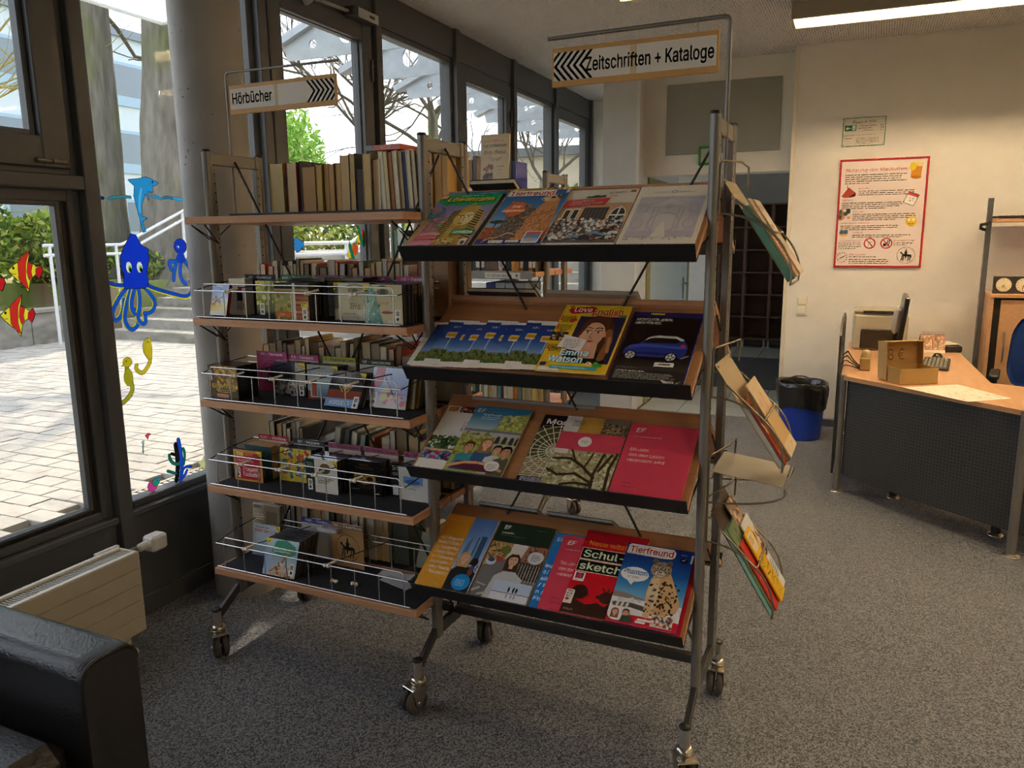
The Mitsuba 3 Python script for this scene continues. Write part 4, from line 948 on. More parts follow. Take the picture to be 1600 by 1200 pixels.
for i in range(11): c.para(0.02, 0.94 - i * 0.085, 0.17, 1, 0.02, '#8b877e', i)
c.put(tl, 'print', 'm_paint')
for i, x in enumerate(LX):
    M = tray(1) @ tr(x - 0.89, 0.031 + (0.012 if i in (2, 5, 8) else 0.0), 0.0015 + 0.0014 * (9 - i) * 0.0 + 0.0016 * i) @ rz(0.012 * math.sin(i * 2.1))
    t = thing('leaflet', f'{ORD[i]} blue leaflet with yellow road sign from the left in the fan', 'leaflet', 'fanned blue leaflets on the second tray')
    put(t, 'paper', MB(M).box((0, 0, 0), (0.105, 0.212, 0.0012), '#eceae2', 0.0004), 'm_paint')
    c = CV(M, 0.105, 0.212, 0.0012); d_leaf(c); c.put(t)
def d_ile(c):
    c.rect(0, 0, 1, 1, '#ecc531').rect(0.30, 0.13, 0.98, 0.82, '#23254a')
    c.rect(0.0, 0.0, 1.0, 0.115, '#f0c52c')
    # portrait
    c.poly([(0.40, 0.14), (0.36, 0.55), (0.40, 0.74), (0.55, 0.83), (0.76, 0.82), (0.86, 0.70), (0.90, 0.45), (0.93, 0.14)], '#4a2b1c')
    c.poly([(0.30, 0.13), (0.40, 0.30), (0.55, 0.36), (0.75, 0.30), (0.97, 0.13)], '#17151a').poly([(0.52, 0.2), (0.52, 0.42), (0.72, 0.42), (0.76, 0.2)], '#d9a585')
    c.ell(0.585, 0.55, 0.18, 0.27, '#dfae8e').ell(0.775, 0.55, 0.03, 0.06, '#d69f7f').ell(0.66, 0.52, 0.10, 0.2, '#d7a283')
    c.poly([(0.38, 0.52), (0.42, 0.74), (0.56, 0.84), (0.76, 0.80), (0.8, 0.62), (0.72, 0.72), (0.56, 0.77), (0.47, 0.66), (0.42, 0.52)], '#5a3421')
    c.line([(0.82, 0.6), (0.87, 0.45), (0.84, 0.2)], 0.10, '#8a5a38').line([(0.86, 0.5), (0.9, 0.3)], 0.05, '#b98352')
    for x in (0.51, 0.665):
        c.ell(x, 0.575, 0.045, 0.018, '#f2e6da').ell(x, 0.577, 0.02, 0.02, '#3a2a20').line([(x - 0.05, 0.60), (x + 0.05, 0.605)], 0.014, '#3a2218').line([(x - 0.055, 0.633), (x, 0.648), (x + 0.05, 0.635)], 0.018, '#4a2a1b')
    c.line([(0.58, 0.57), (0.565, 0.50), (0.60, 0.49)], 0.012, '#b87d60').poly([(0.53, 0.44), (0.57, 0.455), (0.60, 0.45), (0.66, 0.445), (0.60, 0.425)], '#b3484c')
    c.text('I', 0.06, 0.90, 0.07, '#b3202c', w=0.07, bold=True, shear=0.1).line([(0.17, 0.90), (0.42, 0.925)], 0.15, '#b3202c').text('Love', 0.155, 0.885, 0.075, '#fff4e0', w=0.28, bold=True).text('English', 0.45, 0.855, 0.08, '#b3202c', w=0.46, bold=True, shadow='#f6e08a')
    c.rect(0.46, 0.825, 0.88, 0.85, '#c02a30').para(0.48, 0.83, 0.38, 1, 0.02, '#f3c9c0', 2).rect(0.88, 0.82, 0.98, 0.845, '#3a7a5a').para(0.75, 0.955, 0.2, 1, 0.014, '#6a5a20', 3)
    for i, y in enumerate((0.80, 0.66, 0.36)):
        c.rect(0.02, y - 0.06, 0.045, y + 0.02, '#d2452e').para(0.06, y, 0.2, 5, 0.022, '#4d431c', i + 4)
    c.ell(0.22, 0.75, 0.06, 0.05, '#c5312c', 6).rect(0.0, 0.43, 0.24, 0.56, '#2b2024').specks(0.01, 0.44, 0.23, 0.55, 40, 0.02, ['#e2b04a', '#7a4b2c', '#d9c9a0', '#40303c'], 3).line([(0.05, 0.30), (0.1, 0.34), (0.16, 0.3), (0.22, 0.34)], 0.012, '#8a3a2a')
    c.poly([(0.16, 0.34), (0.21, 0.52), (0.56, 0.45), (0.52, 0.28)], '#efe9e4').para(0.24, 0.44, 0.26, 5, 0.025, '#8f8a88', 8).para(0.2, 0.325, 0.28, 1, 0.016, '#3c3838', 9)
    c.line([(0.08, 0.02), (0.3, 0.0)], 0.1, '#f3f0e0').ell(0.08, 0.09, 0.05, 0.04, '#3a2a6a')
    c.text('Emma', 0.24, 0.225, 0.075, '#f2f6f4', w=0.42, bold=True, shadow='#3fa6bd').text('Watson', 0.11, 0.125, 0.085, '#f2f6f4', w=0.50, bold=True, shadow='#3fa6bd').rect(0.2, 0.03, 0.86, 0.075, '#3fa6bd').text('The magic continues...', 0.23, 0.042, 0.024, '#f6f4e6', w=0.5).ell(0.72, 0.12, 0.04, 0.035, '#f4f0da').ell(0.72, 0.12, 0.018, 0.016, '#e07a2a').ell(0.85, 0.10, 0.07, 0.04, '#3f9a3c').ell(0.82, 0.13, 0.03, 0.025, '#56b04a')
def d_car(c):
    c.rect(0, 0, 1, 1, '#1f2168').rect(0.02, 0.005, 0.98, 0.93, '#111113').rect(0.02, 0.005, 0.98, 0.20, '#2b2926').rect(0.02, 0.2, 0.98, 0.207, '#383a86').rect(0.25, 0.965, 0.45, 0.985, '#d8c23a')
    c.grad(0.02, 0.2, 0.98, 0.42, ['#3a3733', '#201f1e', '#111113'])
    c.text('NICHTS FÜR JEDEN.', 0.07, 0.875, 0.032, '#e6e4e0', w=0.52, bold=True).text('ABER FÜR SIE.', 0.07, 0.825, 0.032, '#e6e4e0', w=0.38, bold=True)
    c.ell(0.47, 0.36, 0.40, 0.045, '#0b0b0c')
    c.poly([(0.06, 0.40), (0.06, 0.46), (0.12, 0.52), (0.24, 0.545), (0.34, 0.625), (0.44, 0.655), (0.70, 0.655), (0.82, 0.62), (0.90, 0.54), (0.91, 0.44), (0.88, 0.37), (0.2, 0.37)], '#26378c')
    c.poly([(0.3, 0.60), (0.36, 0.645), (0.46, 0.665), (0.72, 0.66), (0.84, 0.615), (0.82, 0.60)], '#d9d8d2').poly([(0.28, 0.555), (0.36, 0.62), (0.44, 0.632), (0.72, 0.63), (0.79, 0.60), (0.74, 0.565)], '#15161c')
    c.poly([(0.06, 0.46), (0.13, 0.52), (0.3, 0.545), (0.9, 0.52), (0.9, 0.49), (0.3, 0.50)], '#3f55b4').rect(0.2, 0.40, 0.72, 0.43, '#1a2460')
    for x, y in ((0.17, 0.385), (0.72, 0.375)):
        c.ell(x, y, 0.085, 0.095, '#0c0c0e').ell(x, y, 0.065, 0.075, '#c9c8c4')
        for k in range(5): c.line([(x, y), (x + 0.05 * math.cos(k * 1.257), y + 0.04 * math.sin(k * 1.257))], 0.02, '#3a3a3c')
        c.ell(x, y, 0.018, 0.02, '#e3e2de')
    c.ell(0.84, 0.525, 0.035, 0.04, '#b5352f').line([(0.86, 0.36), (0.95, 0.40)], 0.02, '#8d8c88').rect(0.54, 0.245, 0.80, 0.30, '#ece8de').rect(0.60, 0.265, 0.75, 0.285, '#5a5854')
    c.para(0.05, 0.215, 0.3, 1, 0.01, '#98958e', 2).text('DER NEUE', 0.05, 0.165, 0.018, '#d9d4c8', w=0.16, bold=True).para(0.23, 0.165, 0.24, 1, 0.03, '#d9d4c8', 6).para(0.05, 0.145, 0.82, 5, 0.017, '#a9a49a', 3, 0.4)
    c.poly([(0.68, 0.085), (0.78, 0.065), (0.88, 0.04), (0.96, 0.075), (0.9, 0.035), (0.75, 0.03)], '#c9c5bb').ell(0.82, 0.052, 0.05, 0.035, '#d8d4ca').ell(0.82, 0.052, 0.04, 0.026, '#3a3835').rect(0.79, 0.046, 0.85, 0.058, '#c9c5bb')
mag(1, 'magazine', 1.310, 0.026, 0.206, 0.305, 0.0182, 0.004, '#ecc531', d_ile, 'yellow language magazine with a brown-haired woman on its cover')
mag(1, 'magazine', 1.522, 0.008, 0.206, 0.318, 0.0005, 0.006, '#1f2168', d_car, 'black magazine with an advertisement for a blue car')

# ---- third tray
def d_eng(c):
    c.rect(0, 0, 1, 1, '#e4e2de').rect(0, 0.90, 0.22, 1, '#efe9dc').rect(0.02, 0.91, 0.20, 0.985, '#c79a35').rect(0.24, 0.90, 1, 1, '#3c2b28').specks(0.25, 0.905, 0.98, 0.99, 70, 0.022, ['#c24a55', '#e6c9b4', '#5a2a2a', '#d9d2c8', '#8a4a3c'], 4)
    c.text('ENGAGIERT', 0.42, 0.72, 0.035, '#b0525a', w=0.5).text('IM BLICK', 0.42, 0.665, 0.035, '#b0525a', w=0.36).para(0.42, 0.635, 0.4, 2, 0.03, '#6a6864', 5)
    c.rect(0, 0.30, 0.5, 0.5, '#33492c').specks(0, 0.30, 0.5, 0.5, 90, 0.03, ['#25351f', '#5d7a48', '#4f6b3c', '#dfe6dc'], 6).rect(0.5, 0.2, 1, 0.5, '#8d8490').specks(0.5, 0.2, 0.98, 0.5, 130, 0.03, ['#c23c48', '#e4dcd6', '#3a3440', '#7c6a8a', '#d49a86'], 7)
    c.rect(0, 0.26, 0.5, 0.30, '#d9b48c').rect(0, 0.14, 0.5, 0.26, '#4a4660').specks(0, 0.15, 0.49, 0.26, 60, 0.03, ['#c23c48', '#6a78b0', '#2c2a3a', '#9aa2c8'], 8).rect(0, 0, 0.5, 0.13, '#efe7da')
def d_spr(c):
    c.grad(0, 0.55, 1, 1, ['#cfd9c6', '#8fb3c0', '#3f86a6', '#2f7fa3']).rect(0, 0.965, 1, 1, '#2f7fa3')
    c.poly([(0.45, 0.64), (0.62, 0.72), (0.7, 0.83), (0.85, 0.90), (1, 0.93), (1, 0.6)], '#9aa24e').specks(0.55, 0.62, 0.98, 0.88, 150, 0.03, ['#b5bb5c', '#7d8a3c', '#a8ad58', '#c9cc7c'], 3)
    c.rect(0, 0.50, 1, 0.62, '#bdbcb4').rect(0, 0.60, 1, 0.635, '#7d8086').rect(0, 0, 1, 0.5, '#a8aa56').specks(0, 0.22, 0.6, 0.58, 170, 0.035, ['#8c9440', '#c0c064', '#777f38', '#b2b35a'], 5)
    for x in (0.62, 0.74, 0.86, 0.96): c.rect(x, 0.44, x + 0.07, 0.52, '#3a3c40').ell(x + 0.035, 0.52, 0.035, 0.05, '#3a3c40', 12)
    c.rect(0.42, 0.36, 1, 0.44, '#c4c2b6')
    for x, y, r, sk, ha, lo, cl in ((0.24, 0.36, 0.085, '#d9a27e', '#5a3a26', False, '#3f8f98'), (0.52, 0.43, 0.09, '#e6b593', '#9a7048', True, '#3a5a84'), (0.74, 0.35, 0.075, '#dca682', '#2a2020', False, '#d8d2c8'), (0.90, 0.33, 0.09, '#cf9670', '#1f1a1a', False, '#5d5a48')):
        c.poly([(x - 0.17, y - 0.34), (x - 0.15, y - 0.12), (x, y - 0.07), (x + 0.15, y - 0.12), (x + 0.18, y - 0.34)], cl).face(x, y, r, sk, ha, lo)
    c.poly([(0.1, 0.03), (0.15, 0.14), (0.5, 0.17), (0.75, 0.14), (0.85, 0.02)], '#5c2c3a').line([(0.05, 0.06), (0.3, 0.13), (0.5, 0.14)], 0.055, '#dba57f').line([(0.55, 0.14), (0.75, 0.12), (0.95, 0.06)], 0.05, '#d8a07a')
    c.ell(0.78, 0.115, 0.125, 0.105, '#efe9e0').para(0.70, 0.13, 0.16, 4, 0.022, '#8c8680', 6)
    c.text('EF', 0.05, 0.885, 0.06, '#dfeaf0', w=0.15, bold=True, shear=0.12).text('Sprachreisen', 0.2, 0.845, 0.026, '#dfeaf0', w=0.34, bold=True).para(0.2, 0.81, 0.34, 2, 0.028, '#b8d4de', 2)
def d_mor(c):
    c.rect(0, 0, 1, 1, '#4a5238').rect(0, 0.80, 1, 1, '#0f1216').text('Mor', 0.06, 0.865, 0.075, '#f0eee8', w=0.34, bold=True).para(0.06, 0.825, 0.5, 1, 0.014, '#9a9a96', 3)
    c.rect(0, 0, 1, 0.36, '#8f8268')
    for k in range(26):
        a = k * 2 * PI / 26
        c.line([(0.40 + 0.05 * math.cos(a), 0.47 + 0.035 * math.sin(a)), (0.40 + 0.62 * math.cos(a), 0.47 + 0.42 * math.sin(a))], 0.014, '#e3d9bd')
    for r in (0.14, 0.26, 0.38, 0.5):
        c.line([(0.40 + r * math.cos(t), 0.47 + r * 0.72 * math.sin(t)) for t in np.linspace(0, 2 * PI, 30)], 0.016, '#ddd2b4')
    for i in range(9): c.line([(0.0, 0.08 + 0.03 * i), (0.6, 0.12 + 0.03 * i)], 0.012, '#c9bb98')
    c.rect(0, 0, 1, 0.07, '#151a2e').para(0.05, 0.05, 0.6, 3, 0.02, '#c9ccd6', 2).rect(0.0, 0, 1, 0.004, '#151a2e')
def d_tree(c):
    c.rect(0, 0, 1, 1, '#8d8564').rect(0, 0.76, 1, 1, '#7a6a4e').grad(0.22, 0.76, 0.62, 1.0, ['#b98f3c', '#c9a24a', '#b58a36'], True).rect(0, 0.76, 0.24, 1, '#d8d4cc').poly([(0.6, 0.76), (0.6, 0.86), (1, 1), (1, 0.76)], '#5c5340').rect(0.6, 0.9, 1, 1.0, '#746c60').specks(0.62, 0.77, 0.98, 0.92, 130, 0.02, ['#8a7a58', '#41392b', '#a08e68'], 3)
    c.rect(0, 0.50, 1, 0.76, '#d0485e').ell(0.42, 0.63, 0.105, 0.105, '#e9e2dc').para(0.36, 0.635, 0.12, 2, 0.02, '#b59a98', 3).line([(0.42, 0.71), (0.42, 0.79)], 0.006, '#8a2f40').para(0.12, 0.93, 0.18, 5, 0.02, '#6a6660', 8)
    c.rect(0, 0, 1, 0.50, '#a39b73').specks(0, 0.0, 1, 0.48, 360, 0.03, ['#c9c39c', '#8a8460', '#b4ad84', '#6f6a4c', '#d5d0ac'], 9).rect(0, 0.44, 0.22, 0.505, '#ddd8cc')
    for p in ([(0.75, 0), (0.72, 0.2), (0.78, 0.48)], [(0.74, 0.15), (0.5, 0.3), (0.3, 0.38), (0.05, 0.36)], [(0.73, 0.08), (0.45, 0.18), (0.2, 0.14), (0.02, 0.2)], [(0.55, 0.26), (0.62, 0.48)], [(0.95, 0), (0.92, 0.3), (0.97, 0.5)], [(0.4, 0.34), (0.28, 0.5)], [(0.74, 0.05), (0.5, 0.06), (0.3, 0.02)], [(0.78, 0.25), (0.9, 0.48)]):
        c.line(p, 0.045 if p[0][0] > 0.7 else 0.028, '#3a3222')
    c.text('EF', 0.76, 0.045, 0.055, '#dcd6c4', w=0.13, bold=True)
def d_efr(c):
    c.rect(0, 0, 1, 1, '#d8475c').text('EF', 0.09, 0.875, 0.06, '#f0d6d4', w=0.14, bold=True, shear=0.12).text('High School Exchange Year', 0.09, 0.80, 0.02, '#eab4b6', w=0.42)
    for i, t in enumerate(('Ein Jahr,', 'das dein Leben', 'verändern wird')): c.text(t, 0.10, 0.60 - 0.075 * i, 0.045, '#f3d8d0', w=(0.29, 0.52, 0.54)[i])
    c.para(0.16, 0.155, 0.15, 1, 0.016, '#8a3040', 3).para(0.16, 0.10, 0.24, 1, 0.016, '#8a3040', 4)
mag(2, 'brochure', 0.901, 0.018, 0.206, 0.276, 0.0005, 0.004, '#e4e2de', d_eng, 'white brochure with red lettering half hidden on the left of the third tray', 'brochure')
mag(2, 'brochure', 1.006, 0.016, 0.196, 0.284, 0.0048, 0.005, '#2f7fa3', d_spr, 'teal brochure with four young people sitting in front of a stone bridge', 'brochure')
mag(2, 'magazine', 1.248, 0.014, 0.205, 0.278, 0.0005, 0.004, '#0f1216', d_mor, 'dark magazine with a white network of ribs, half covered by the tree brochure')
mag(2, 'brochure', 1.327, 0.012, 0.200, 0.279, 0.0048, 0.005, '#8d8564', d_tree, 'brochure with a red band across a picture of tree branches', 'brochure', '#3d7a4c')
mag(2, 'brochure', 1.523, 0.011, 0.207, 0.274, 0.0005, 0.004, '#2f6fb0', lambda c: c.rect(0, 0, 1, 1, '#2f6fb0').text('e d a e', 0.01, 0.2, 0.03, '#e6eef6', w=0.03), 'blue brochure showing a thin strip left of the red exchange brochure', 'brochure')
mag(2, 'brochure', 1.531, 0.010, 0.201, 0.274, 0.0048, 0.005, '#d8475c', d_efr, 'plain red exchange-year brochure with serif lettering at the right end of the third tray', 'brochure')

# ---- lowest tray
def d_ora(c):
    c.rect(0, 0, 0.52, 1, '#dd9a2f').grad(0.52, 0, 1, 1, ['#c9d6e2', '#a9c0dc', '#7a9dcf', '#4f7fc4'])
    c.poly([(0.56, 0.3), (0.60, 0.62), (0.66, 0.74), (0.68, 0.3)], '#5c7a9c').poly([(0.74, 0.2), (0.76, 0.73), (0.86, 0.76), (0.92, 0.75), (0.93, 0.2)], '#3c5a80').rect(0.78, 0.25, 0.82, 0.74, '#7ea0c0').specks(0.53, 0.22, 0.98, 0.42, 60, 0.02, ['#2c3440', '#8b6a54', '#b8c4cc', '#4a5260'], 5)
    c.poly([(0.52, 0), (0.52, 0.24), (0.62, 0.33), (0.8, 0.33), (0.98, 0.26), (1, 0)], '#24262b').face(0.68, 0.44, 0.085, '#e6b394', '#c9a063', True).ell(0.88, 0.40, 0.07, 0.08, '#2a2024').ell(0.88, 0.26, 0.05, 0.09, '#7a4a42')
    c.ell(0.80, 0.12, 0.165, 0.16, '#1f87cc').para(0.70, 0.14, 0.17, 4, 0.022, '#9ad0f0', 6)
    c.text('EF', 0.06, 0.905, 0.045, '#e9bd70', w=0.11, bold=True, shear=0.12).para(0.22, 0.91, 0.2, 1, 0.018, '#efc98a', 2)
    for i, t in enumerate(('da / England', 'land / USA /', '/ / Südafrika', 'Costa Rica /', 'n / Südkorea', 'Australien /', 'rate / Malta', '/ Russland /')):
        c.text(t, 0.49, 0.645 - i * 0.068, 0.040, '#f7e6c4', w=(0.45, 0.44, 0.44, 0.43, 0.43, 0.42, 0.42, 0.40)[i], bold=True, align='r')
    c.para(0.05, 0.04, 0.15, 1, 0.012, '#f3dcae', 3).para(0.36, 0.04, 0.12, 1, 0.012, '#f3dcae', 4).rect(0.985, 0, 1, 1, '#b9c6d6')
def d_gre(c):
    c.rect(0, 0, 1, 1, '#6f6b66').rect(0, 0.72, 1, 1, '#23382a').grad(0.3, 0.5, 0.7, 0.72, ['#d8ccb8', '#e6e2da'])
    c.poly([(0, 0.72), (0.4, 0.72), (0.34, 0.50), (0, 0.38)], '#b8935e').poly([(1, 0.72), (0.66, 0.72), (0.6, 0.52), (1, 0.36)], '#a0705a').specks(0.02, 0.45, 0.32, 0.7, 60, 0.02, ['#7c5c3a', '#d3b283', '#4b3c2c'], 3).specks(0.68, 0.42, 0.98, 0.7, 60, 0.02, ['#6a4438', '#c49a84', '#3b2c28'], 4).ell(0.3, 0.62, 0.09, 0.08, '#6b7a3a')
    c.poly([(0, 0.0), (0, 0.36), (0.4, 0.52), (0.62, 0.52), (1, 0.3), (1, 0)], '#76736f').ell(0.12, 0.45, 0.09, 0.07, '#c9d4e0').ell(0.12, 0.47, 0.06, 0.04, '#3e5068').ell(0.26, 0.49, 0.06, 0.055, '#b5434a').rect(0.62, 0.28, 1, 0.5, '#3a3632')
    for i in range(8): c.line([(0.62 + 0.05 * i, 0.26), (0.62 + 0.05 * i, 0.48)], 0.01, '#c9c4bc')
    c.poly([(0.22, 0.0), (0.28, 0.28), (0.42, 0.36), (0.6, 0.36), (0.76, 0.28), (0.82, 0.0)], '#c3c6c6').face(0.50, 0.50, 0.095, '#e2b094', '#4a3222', True)
    c.ell(0.85, 0.575, 0.135, 0.125, '#d6d6d8').para(0.78, 0.60, 0.15, 4, 0.022, '#7c7c80', 6)
    c.rect(0.34, 0.0, 0.98, 0.235, '#c4d2e4').rect(0.34, 0.0, 0.98, 0.10, '#dfe2ea').rect(0.34, 0.09, 0.98, 0.10, '#8a7f74')
    for x in (0.62, 0.70, 0.75): c.ell(x, 0.14, 0.018, 0.05, '#2b2c30').ell(x, 0.06, 0.014, 0.04, '#9aa0aa')
    c.text('EF', 0.10, 0.895, 0.05, '#e6eae4', w=0.12, bold=True, shear=0.12).text('Sprachreisen', 0.10, 0.835, 0.022, '#d3dccf', w=0.22, bold=True).para(0.1, 0.805, 0.5, 1, 0.018, '#5c7a58', 5).rect(0.86, 0.715, 0.98, 0.722, '#c43f3f').para(0.7, 0.93, 0.25, 1, 0.01, '#7a937a', 3)
    c.line([(0.03, 0.06), (0.12, 0.1)], 0.04, '#b9b6b0').line([(0.14, 0.02), (0.24, 0.05)], 0.04, '#b9b6b0').line([(0.05, 0.16), (0.2, 0.14)], 0.03, '#a8a5a0')
def d_blu(c):
    c.rect(0, 0, 1, 1, '#2c7cc4').text('EF', 0.04, 0.885, 0.05, '#d6e6f2', w=0.13, bold=True, shear=0.12)
    for i, t in enumerate(('anada', 'd / US', 'alien', '/ Ru', 'n / S', 'Fran')): c.text(t, 0.02, 0.52 - i * 0.085, 0.045, '#e9f1f8', w=0.22, bold=True)
def d_sch(c):
    c.rect(0, 0, 1, 1, '#cf1f2c').rect(0, 0.86, 1, 1, '#a81a28').text('Neue witzige', 0.09, 0.815, 0.06, '#e9a52c', w=0.75)
    for y, t in ((0.655, 'Schul-'), (0.505, 'sketche')):
        c.rect(0.02, y - 0.02, 0.9, y + 0.125, '#e8d8c8').rect(0.028, y - 0.012, 0.9, y + 0.117, '#12120f').text(t, 0.05, y + 0.012, 0.085, '#d6e6c6', w=(0.66 if t[-1] == '-' else 0.8), bold=True)
    c.rect(0.03, 0.37, 0.2, 0.475, '#eee7de').rect(0.055, 0.40, 0.175, 0.465, '#2c3568').ell(0.115, 0.43, 0.05, 0.05, '#c23540', 8).para(0.06, 0.378, 0.12, 1, 0.015, '#8a3038', 4).para(0.72, 0.43, 0.2, 1, 0.014, '#e6a8a4', 5)
    c.poly([(0.0, 0.0), (0.0, 0.16), (0.10, 0.19), (0.22, 0.15), (0.34, 0.12), (0.5, 0.16), (0.62, 0.13), (0.72, 0.2), (0.8, 0.24), (1, 0.2), (1, 0)], '#38241c')
    c.ell(0.20, 0.25, 0.125, 0.125, '#33201a').ell(0.30, 0.235, 0.04, 0.035, '#33201a').ell(0.62, 0.23, 0.11, 0.10, '#35221b').ell(0.50, 0.225, 0.04, 0.03, '#35221b').line([(0.70, 0.1), (0.78, 0.2), (0.80, 0.33)], 0.055, '#33201a').line([(0.80, 0.33), (0.79, 0.38)], 0.018, '#33201a').line([(0.80, 0.33), (0.83, 0.37)], 0.016, '#33201a')
    for dx in (-0.05, 0.0, 0.05): c.line([(0.62 + dx, 0.29), (0.62 + dx * 1.8, 0.335)], 0.02, '#35221b')
    c.rect(0.0, 0.10, 0.13, 0.26, '#e9ded2').para(0.02, 0.235, 0.09, 4, 0.03, '#6a5650', 7).ell(0.05, 0.15, 0.03, 0.025, '#c23540').text('SCHULE', 0.04, 0.03, 0.02, '#c9a88c', w=0.14)
def d_leo(c):
    c.grad(0, 0.30, 1, 1, ['#7fb4d6', '#3f8cc4', '#1f5fa8', '#17408a', '#152f74'])
    c.poly([(0, 0.30), (0, 0.37), (0.2, 0.36), (0.45, 0.32), (0.5, 0.27)], '#8f7f78').rect(0, 0.0, 1, 0.30, '#e6e4e2').specks(0, 0.18, 1, 0.3, 40, 0.03, ['#d2d6de', '#f1efec', '#c3cad6'], 4)
    c.rect(0, 0, 1, 0.115, '#c9283c').poly([(0, 0.10), (0.3, 0.19), (0.55, 0.12), (0.8, 0.16), (1, 0.11), (1, 0.2), (0, 0.2)], '#e9e6e3')
    c.line([(0.07, 0.215), (0.3, 0.225), (0.55, 0.20)], 0.075, '#57514d')
    for x in (0.1, 0.17, 0.24): c.line([(x, 0.20), (x + 0.01, 0.235)], 0.04, '#d9d2c8')
    c.poly([(0.50, 0.14), (0.46, 0.42), (0.48, 0.58), (0.54, 0.68), (0.74, 0.68), (0.86, 0.5), (0.96, 0.34), (0.93, 0.22), (0.8, 0.17), (0.74, 0.14)], '#cfa878').poly([(0.50, 0.2), (0.47, 0.4), (0.5, 0.58), (0.6, 0.6), (0.64, 0.4), (0.6, 0.2)], '#dcc7a6')
    c.line([(0.54, 0.14), (0.53, 0.34)], 0.10, '#d6b287').line([(0.68, 0.13), (0.70, 0.30)], 0.10, '#cda071')
    c.specks(0.50, 0.15, 0.90, 0.56, 95, 0.017, ['#2b221c', '#3a2c22', '#231c18'], 11, 1.2)
    c.ell(0.59, 0.71, 0.155, 0.14, '#a08c74').ell(0.48, 0.81, 0.045, 0.05, '#6f6152').ell(0.69, 0.80, 0.045, 0.05, '#6f6152').ell(0.585, 0.66, 0.075, 0.055, '#d9ccb8').specks(0.47, 0.66, 0.72, 0.80, 60, 0.011, ['#463a30', '#cbb79c', '#5a4b3e'], 6)
    for x in (0.53, 0.645): c.ell(x, 0.725, 0.03, 0.018, '#cfd6b4').ell(x, 0.725, 0.013, 0.016, '#15120f')
    c.poly([(0.56, 0.685), (0.61, 0.685), (0.585, 0.665)], '#7a4a42').line([(0.54, 0.64), (0.585, 0.648), (0.63, 0.64)], 0.01, '#3a2a24')
    c.poly([(0.02, 0.86), (0.03, 0.975), (0.06, 0.99), (0.70, 0.985), (0.745, 0.95), (0.74, 0.89), (0.70, 0.86), (0.55, 0.85)], '#ece7e0').text('Tierfreund', 0.05, 0.885, 0.075, '#b3202c', w=0.66, bold=True).para(0.05, 0.865, 0.34, 1, 0.012, '#6a6c7a', 3)
    c.ell(0.23, 0.60, 0.21, 0.125, '#e9ecee').poly([(0.12, 0.54), (0.22, 0.46), (0.26, 0.53)], '#e9ecee').text('Phantom', 0.06, 0.60, 0.06, '#1f5fa8', w=0.35, bold=True).text('der Berge', 0.14, 0.555, 0.025, '#1f3f78', w=0.17)
    c.ell(0.87, 0.865, 0.055, 0.045, '#141c46').line([(0.85, 0.87), (0.865, 0.86), (0.89, 0.88)], 0.012, '#e9ecee').para(0.82, 0.93, 0.1, 1, 0.016, '#c3cce2', 5).rect(0.97, 0.84, 1, 0.95, '#dfe3ec')
    c.ell(0.13, 0.10, 0.13, 0.11, '#efe6e2').face(0.11, 0.12, 0.045, '#d9a58c', '#7a5a44', True).face(0.26, 0.12, 0.05, '#cf9a7c', '#4a4440', False).poly([(0.2, 0.02), (0.22, 0.09), (0.34, 0.09), (0.38, 0.02)], '#3a4a3c').rect(0.44, 0.06, 0.66, 0.085, '#efe8e6').rect(0.42, 0.03, 0.56, 0.055, '#efe8e6')
    c.rect(0.63, 0.02, 0.93, 0.16, '#dcd2c6').specks(0.64, 0.03, 0.92, 0.15, 60, 0.02, ['#7a5a48', '#b5483c', '#4a5a66', '#c9a890', '#2c2826'], 8)
mag(3, 'brochure', 0.890, 0.014, 0.190, 0.286, 0.0005, 0.005, '#dd9a2f', d_ora, 'orange brochure listing countries beside a blond woman and skyscrapers', 'brochure')
mag(3, 'brochure', 1.086, 0.013, 0.196, 0.290, 0.0005, 0.006, '#23382a', d_gre, 'dark green brochure with a smiling woman in a street, winter picture below', 'brochure')
mag(3, 'brochure', 1.286, 0.013, 0.200, 0.280, 0.0005, 0.004, '#2c7cc4', d_blu, 'blue brochure half covered by the red exchange brochure on the lowest tray', 'brochure')
mag(3, 'brochure', 1.316, 0.012, 0.201, 0.273, 0.0048, 0.004, '#d8475c', d_efr, 'plain red brochure half covered by the red sketch book on the lowest tray', 'brochure')
mag(3, 'sketch_book', 1.388, 0.014, 0.200, 0.300, 0.0092, 0.005, '#cf1f2c', d_sch, 'red book of school sketches with black silhouettes on its cover', 'book')
mag(3, 'booklet', 1.537, 0.010, 0.203, 0.272, 0.0005, 0.004, '#c9283c', lambda c: c.rect(0, 0, 1, 1, '#c9283c'), 'red booklet peeking out right of the leopard magazine', 'booklet')
mag(3, 'magazine', 1.528, 0.012, 0.203, 0.276, 0.0145, 0.004, '#17408a', d_leo, 'blue magazine with a sitting snow leopard on its cover')

